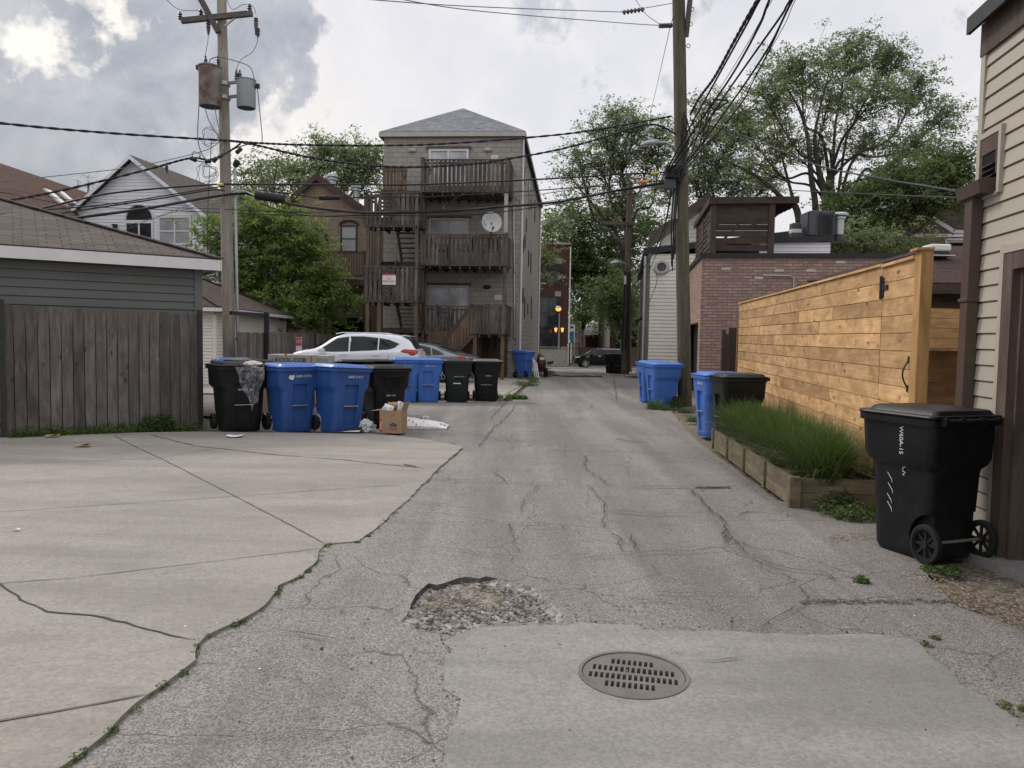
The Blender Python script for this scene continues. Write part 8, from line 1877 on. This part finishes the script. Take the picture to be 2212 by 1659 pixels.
def px2m(Y): return Y/F0
# big spreading tree at the right
Y = 36; k = px2m(Y)
b_ = PV(1820, 745, Y); b_.z = 0
lob = []
for px, py, rx, ry, n in ((1660, 200, 62, 48, 30), (1740, 130, 62, 45, 32), (1840, 95, 70, 40, 34), (1920, 110, 45, 38, 24), (1985, 175, 48, 38, 24), (2045, 235, 42, 32, 18), (1900, 190, 60, 45, 26), (1800, 190, 60, 45, 24), (1690, 290, 55, 38, 22), (1610, 250, 50, 40, 20), (1770, 300, 40, 30, 12), (1880, 290, 60, 38, 22), (1975, 300, 52, 32, 20), (1930, 370, 60, 28, 18), (1640, 350, 50, 25, 12), (2050, 300, 25, 20, 6)):
    lob.append((PV(px-6, py+18, Y+rnd.uniform(-2.5, 2.5)), (rx*k, max(rx, ry)*k*1.0, ry*k), int(n*1.35)))
tree('spreading_tree', 'tall sparse spreading tree whose limbs fan out above the pergola and condenser', 'tree', [b_, PV(1815, 560, Y), PV(1808, 480, Y), PV(1800, 440, Y), PV(1790, 380, Y)], .36, .15, lob, 'leaf_mid', .060, 92, .27, 'bark', sub=5, seed=11, limb_r=.085, start=.45, shell=.25, minr=.018, cs=1.9, cl=.48)
# extra bare limbs forking low, as in the photo
tb = thing('forked_tree', 'bare lower limbs forking beside the big spreading tree behind the condenser', 'tree', (PV(1745, 745, Y).x, Y, 0))
m = MB()
for L_, r_ in (([(1745, 700), (1725, 470), (1700, 440), (1665, 405), (1620, 372), (1560, 345)], .20), ([(1755, 700), (1762, 470), (1752, 380), (1745, 300), (1728, 240), (1700, 190)], .19), ([(1775, 700), (1782, 460), (1768, 370), (1760, 300), (1770, 240), (1790, 160)], .17), ([(1725, 470), (1705, 400), (1680, 300), (1665, 230)], .10)):
    f = spline([PV(*p, Y-1) for p in L_], 6); f[0].z = 0; n = len(f); m.tube(f, [r_*(1-.85*i/(n-1)) for i in range(n)], 8)
m.build('trunk', 'bark', tb, 60)
# dense darker trees on the right
def bushy(name, label, cat, Y, base, lobes, leaf, ls, per, spread, seed, bark='bark', r0_=.25, limb=.08, group=None, start=.4, shell=.3, sub=4, twig=True, tdens=1.0):
    k = px2m(Y); b_ = PV(base[0], 745, Y); b_.z = gz(Y); top = PV(base[0], base[1], Y)
    lb = [(PV(px, py, Y+rnd.uniform(-1, 1)*rx*k*.5), (rx*k, rx*k*.9, ry*k), int(n*tdens)) for px, py, rx, ry, n in lobes]
    return tree(name, label, cat, [b_, b_.lerp(top, .5), top], r0_, r0_*.4, lb, leaf, ls, per, spread, bark, seed=seed, limb_r=limb, start=start, shell=shell, sub=sub, twig=twig, group=group)
bushy('leafy_tree', 'dense dark green tree filling the gap between the big tree and the beige garage', 'tree', 31, (1900, 500), [(1940, 390, 60, 40, 34), (2010, 370, 55, 35, 32), (2065, 350, 40, 30, 24), (2070, 420, 40, 35, 22), (1870, 420, 55, 35, 30), (1990, 440, 55, 28, 22), (1840, 470, 45, 35, 24), (1900, 480, 45, 30, 18), (2085, 390, 30, 30, 12)], 'leaf_dark', .065, 100, .38, 21, limb=.10)
bushy('leafy_tree', 'lower green shrubby tree behind the flat brick garage roof', 'tree', 29, (1830, 560), [(1815, 525, 38, 25, 22), (1870, 520, 36, 22, 20), (1930, 530, 34, 18, 14), (1990, 530, 30, 14, 8), (1790, 500, 25, 28, 14)], 'leaf_mid', .055, 90, .30, 22, limb=.05, r0_=.12)
# ivy-clad base of the big tree
bushy('ivy_tree', 'ivy-clad dark tree stump column at the foot of the big spreading tree', 'tree', 34.5, (1805, 480), [(1808, 500, 26, 28, 26), (1800, 450, 18, 25, 18), (1822, 470, 20, 20, 14)], 'leaf_dark', .06, 60, .25, 23, limb=.05, r0_=.25)
# trees behind the alley's far end
TG = 'tall trees beyond the far end of the alley'
bushy('sparse_tree', 'tall airy tree with upright limbs standing left of the greenish brown pole', 'tree', 50, (1355, 420), [(1335, 255, 38, 32, 26), (1305, 290, 35, 40, 26), (1375, 285, 40, 40, 26), (1290, 360, 32, 40, 22), (1340, 350, 45, 45, 26), (1400, 350, 40, 50, 26), (1250, 345, 40, 32, 16), (1235, 385, 38, 26, 12), (1345, 430, 60, 40, 32), (1425, 300, 38, 50, 26)], 'leaf_spring', .075, 56, .42, 31, limb=.12, r0_=.35, group=TG, tdens=1.5)
bushy('leafy_tree', 'broad dense tree overhanging the far end of the alley', 'tree', 80, (1300, 600), [(1260, 520, 45, 45, 40), (1310, 480, 50, 45, 44), (1230, 470, 35, 35, 22), (1290, 590, 50, 45, 40), (1340, 560, 50, 50, 40), (1250, 600, 28, 50, 24), (1330, 650, 40, 40, 30), (1390, 500, 45, 60, 34), (1215, 520, 25, 40, 14)], 'leaf_dark', .17, 64, .8, 32, limb=.14, r0_=.4, group=TG, twig=False)
bushy('leafy_tree', 'dark tree mass low beside the distant pole', 'tree', 52, (1346, 700), [(1330, 680, 24, 40, 36), (1315, 635, 22, 28, 18), (1345, 620, 20, 40, 16)], 'leaf_dark', .10, 90, .5, 33, limb=.08, r0_=.25, group=TG, twig=False)
bushy('leafy_tree', 'green tree between the greenish brown pole and the pergola', 'tree', 44, (1520, 520), [(1520, 300, 48, 42, 32), (1560, 350, 50, 40, 30), (1500, 380, 42, 40, 28), (1590, 400, 50, 28, 24), (1530, 240, 38, 25, 18), (1600, 280, 45, 35, 24), (1650, 400, 45, 25, 18), (1440, 420, 45, 45, 28)], 'leaf_spring', .070, 80, .40, 34, limb=.11, r0_=.3, group=TG, tdens=1.2)
bushy('leafy_tree', 'distant tree seen past the far edge of the apartment block', 'tree', 70, (1162, 560), [(1186, 500, 18, 20, 12), (1190, 475, 14, 16, 7), (1174, 540, 12, 22, 9), (1168, 590, 10, 30, 7)], 'leaf_mid', .15, 56, .7, 35, limb=.1, r0_=.25, group=TG, twig=False)
bushy('street_tree', 'green tree right behind the red brick building at the alley end', 'tree', 92, (1260, 640), [(1250, 620, 25, 60, 34), (1280, 560, 35, 60, 34), (1255, 680, 20, 35, 18), (1345, 640, 50, 90, 44)], 'leaf_mid', .22, 60, 1.0, 36, limb=.15, r0_=.3, group=TG, twig=False)
bushy('street_tree', 'low dense trees closing the view behind the board fence across the street', 'tree', 104, (1300, 700), [(1250, 725, 22, 22, 26), (1285, 715, 28, 28, 34), (1330, 705, 34, 34, 40), (1380, 705, 34, 38, 40), (1430, 700, 34, 40, 36), (1475, 690, 34, 40, 30), (1340, 740, 50, 14, 30), (1420, 742, 60, 14, 30)], 'leaf_dark', .26, 70, 1.0, 37, limb=.15, r0_=.3, group=TG, twig=False)
# left
bushy('leafy_tree', 'bright green leafy tree bulging behind the cream garage and pole', 'tree', 34.3, (600, 700), [(560, 500, 50, 42, 40), (620, 480, 45, 30, 26), (480, 530, 42, 34, 26), (640, 560, 60, 45, 48), (560, 600, 60, 45, 44), (700, 620, 50, 35, 38), (620, 665, 70, 34, 46), (700, 680, 42, 26, 26), (500, 590, 40, 45, 28), (540, 460, 38, 25, 16), (460, 490, 30, 14, 8), (660, 520, 35, 25, 18), (735, 645, 25, 20, 12)], 'leaf_yellow', .075, 90, .34, 41, limb=.08, r0_=.22, shell=.45)
bushy('leafy_tree', 'large tree behind the brick house between pole and apartment block', 'tree', 56, (680, 450), [(700, 335, 45, 28, 34), (640, 370, 45, 30, 30), (760, 345, 45, 32, 34), (800, 370, 30, 40, 24), (580, 400, 38, 28, 20), (740, 390, 50, 25, 26), (545, 430, 30, 22, 12), (680, 400, 45, 22, 18), (810, 330, 22, 18, 10)], 'leaf_mid', .10, 80, .55, 42, limb=.14, r0_=.35)
bushy('leafy_tree', 'sparse tree right of the leaning pole at cable height', 'tree', 48, (560, 520), [(530, 385, 26, 22, 14), (565, 370, 25, 25, 12), (520, 420, 20, 25, 12), (600, 350, 20, 18, 8)], 'leaf_spring', .10, 34, .45, 43, limb=.07, r0_=.15)
bushy('bare_twiggy_tree', 'leafless twiggy treetop peeping left of the white house gable', 'tree', 60, (190, 400), [(190, 388, 12, 16, 8), (168, 398, 10, 10, 4)], 'leaf_mid', .05, 4, .3, 44, limb=.05, r0_=.1)
# ---- grasses and weeds
def blades(name, C, h0, h1, wd, mat, parent, lean=.6, droop=.6, nseg=4, up=1.0):
    vs = []; fs = []
    for c_ in C:
        h_ = rnd.uniform(h0, h1); a = rnd.uniform(0, 6.283); ln = rnd.random()**.7*lean; d = Vector((math.cos(a), math.sin(a), 0)); sd3 = Vector((-d.y, d.x, 0)); b0 = len(vs); w_ = wd*rnd.uniform(.6, 1.3)
        tw = rnd.uniform(-.5, .5)
        for i in range(nseg+1):
            t = i/nseg; p = Vector(c_)+d*h_*(ln*t+droop*ln*t*t)+Z*h_*up*(t-.42*droop*ln*t*t*1.4); ww = w_*(1-t)**.6*.5+.0004; q = (sd3+d*tw*t); vs += [p-q*ww, p+q*ww]
        for i in range(nseg): k = b0+2*i; fs.append((k, k+1, k+3, k+2))
    m = MB(); m.add(vs, fs); return m.build(name, mat, parent, 80)
GN = 'ornamental grass clumps in the planter box'
ng = 9
for i in range(ng):
    t_ = (i+.5)/ng; c0_ = pa+pu*(PL*t_)+pv*(PW*(.45+(.12 if i % 2 else -.06)))+Z*.22
    g_ = thing('ornamental_grass', 'fine-leaved dark green ornamental grass clump growing in the timber planter box', 'grass clump', c0_, 0, GN)
    C = []
    for _ in range(1350):
        r_ = .24*rnd.random()**.6; a = rnd.uniform(0, 6.28); C.append((c0_.x+r_*math.cos(a), c0_.y+r_*math.sin(a), c0_.z))
    blades('blades', C, .32, .66, .0072, 'grass_blade', g_, .60, .75, 5)
    blades('dry_blades', C[:300], .30, .62, .007, 'grass_dry', g_, 1.1, 1.0, 5)
def leafy(name, label, cat, pts, r_, n, ls, mat='weed_leaf', h_=.3, kind='stuff', blade=0):
    """low leafy growth around ground points"""
    C = []
    for q in pts:
        for _ in range(n):
            a = rnd.uniform(0, 6.28); rr = r_*rnd.random()**.5; C.append((q[0]+rr*math.cos(a), q[1]+rr*math.sin(a), (q[2] if len(q) > 2 else 0)+h_*rnd.random()**1.3*(1-rr/r_*.6)))
    t = bpy.data.objects.new(name, None); col.objects.link(t); WM[t] = Matrix.Identity(4)
    o = leafmesh(name, np.array(C), ls, mat, t, .6, .45); o.parent = None; bpy.data.objects.remove(t)
    o['label'] = label; o['category'] = cat
    if kind: o['kind'] = kind
    return o
pts = [tuple(FA.lerp(FB, t)+fn_*rnd.uniform(.05, .16)) for t in [x/88 for x in range(5, 88)]]
leafy('weeds', 'straggling green weeds growing along the foot of the picket fence', 'weeds', pts, .14, 90, .015, 'weed_leaf', .17)
for a, h_, w_, lb in (((190, 934), .34, .75, 'low dark bushy weed at the foot of the picket fence near its middle'), ((335, 930), .36, .2, 'upright green weed against the picket fence near its right end'), ((85, 938), .30, .35, 'feathery yellow-green weed at the left foot of the picket fence'), ((225, 932), .30, .30, 'spreading green weed right of the dark bushy weed')):
    q = G(*a); o = leafy('weed_plant', lb, 'weed', [tuple(Vector((q.x, q.y, 0))+fw*rnd.uniform(-w_, w_)+fn_*rnd.uniform(.06, .2)) for _ in range(30)], .13, 130, .017, 'leaf_dark' if 'dark' in lb else 'weed_leaf', h_, None)
# weeds in the seam between driveway and road
pts = []
for (x0, y0_), (x1, y1_) in zip(seam[:-1], seam[1:]):
    L_ = math.dist((x0, y0_), (x1, y1_)); n = max(1, int(L_/.05))
    for i in range(n):
        t = i/n
        if rnd.random() < (.42 if y0_ < 6 else .3): pts.append((x0+(x1-x0)*t+rnd.uniform(-.01, .025), y0_+(y1_-y0_)*t, .0))
leafy('seam_weeds', 'tiny green weeds and moss along the seam between driveway and alley', 'weeds', pts, .022, 26, .0065, 'weed_leaf', .025)
pts = [G2(*p)+(0,) for p in ((700, 1180), (706, 1183), (712, 1178), (421, 1400), (419, 1415), (424, 1388), (395, 1455), (600, 1275), (597, 1283), (345, 1487), (353, 1480), (516, 1345), (505, 1350), (160, 1640), (175, 1628), (240, 1580), (772, 1173), (830, 1128), (795, 1160), (648, 1248), (665, 1236))]
leafy('seam_weed_tufts', 'larger green weed tufts in the seam beside the driveway', 'weeds', pts, .026, 80, .007, 'weed_leaf', .025)
# other ground weeds
q = G(1100, 862); leafy('weed_plant', 'leafy green weed patch at the corner of the parking pad', 'weed', [(q.x+rnd.uniform(-.45, .45), q.y+rnd.uniform(-.1, .2), 0) for _ in range(14)], .12, 110, .03, 'weed_leaf', .16, None)
leafy('weeds', 'rough grass and weeds along the edge of the apartment parking pad', 'weeds', [tuple(G(1130+rnd.uniform(-14, 26), 835-rnd.uniform(0, 22))) for _ in range(60)]+[tuple(G(1165+rnd.uniform(-18, 30), 808+rnd.uniform(-8, 6))) for _ in range(50)], .22, 40, .03, 'weed_leaf', .12)
leafy('weeds', 'dark weeds under the middle row of bins', 'weeds', [tuple(G(900+rnd.uniform(0, 150), 858+rnd.uniform(-4, 3))) for _ in range(40)], .15, 50, .03, 'leaf_dark', .12)
for a, lb in (((1412, 884), 'feathery weed at the left wheel of the bright blue bin'), ((1458, 882), 'feathery weed at the right side of the bright blue bin'), ((1436, 886), 'small weed before the bright blue bin'), ((1480, 893), 'low weed tuft between the brown pole and the blue bin at the fence'), ((1500, 912), 'yellowish weed patch left of the blue bin at the fence')):
    q = G(*a); C = [(q.x+rnd.gauss(0, .09), q.y+rnd.gauss(0, .07), 0) for _ in range(260)]; t = thing('weed_plant', lb, 'weed', q); blades('stems', C, .08, .34 if 'feather' in lb else .16, .010, 'weed_leaf', t, .6, .6, 3)
for a, h_, w_, n, lb in (((1850, 1085), .50, .16, 9, 'bushy creeper climbing between planter end and cedar fence'), ((1800, 1100), .26, .2, 8, 'leafy creeper before the end of the planter box'), ((1870, 1120), .16, .28, 16, 'low dark ground cover between the planter and the big black bin')):
    q = G(*a); leafy('creeper', lb, 'creeper', [(q.x+rnd.uniform(-w_, w_), q.y+rnd.uniform(-.12, .16), 0) for _ in range(n)], .11, 130, .020, 'leaf_dark', h_, None)
q = G(2040, 1235); leafy('weed_plant', 'small green weed between the wheels of the big black bin', 'weed', [(q.x+rnd.uniform(-.12, .12), q.y+rnd.uniform(-.04, .04), 0) for _ in range(8)], .05, 70, .012, 'weed_leaf', .05, None)
q = G(1855, 1255); leafy('weed_plant', 'single small weed in the alley asphalt before the big black bin', 'weed', [(q.x+rnd.uniform(-.03, .03), q.y+rnd.uniform(-.03, .03), 0) for _ in range(5)], .03, 40, .012, 'weed_leaf', .05, None)
leafy('crack_weeds', 'sparse dry weeds in the cracks of the alley asphalt', 'weeds', [tuple(G(1261.8+.4296*x, 1152+.4296*345+rnd.uniform(-3, 3))) for x in range(1100, 1900, 33)]+[tuple(G(1316.6+.2728*x, 713.2+.2728*1249)) for x in range(690, 950, 16)]+[tuple(G(2005+rnd.uniform(-10, 20), 1385+rnd.uniform(-8, 12))) for _ in range(8)]+[tuple(G(2185+rnd.uniform(-20, 40), 1525+rnd.uniform(-10, 20))) for _ in range(12)], .025, 22, .008, 'grass_dry', .02)
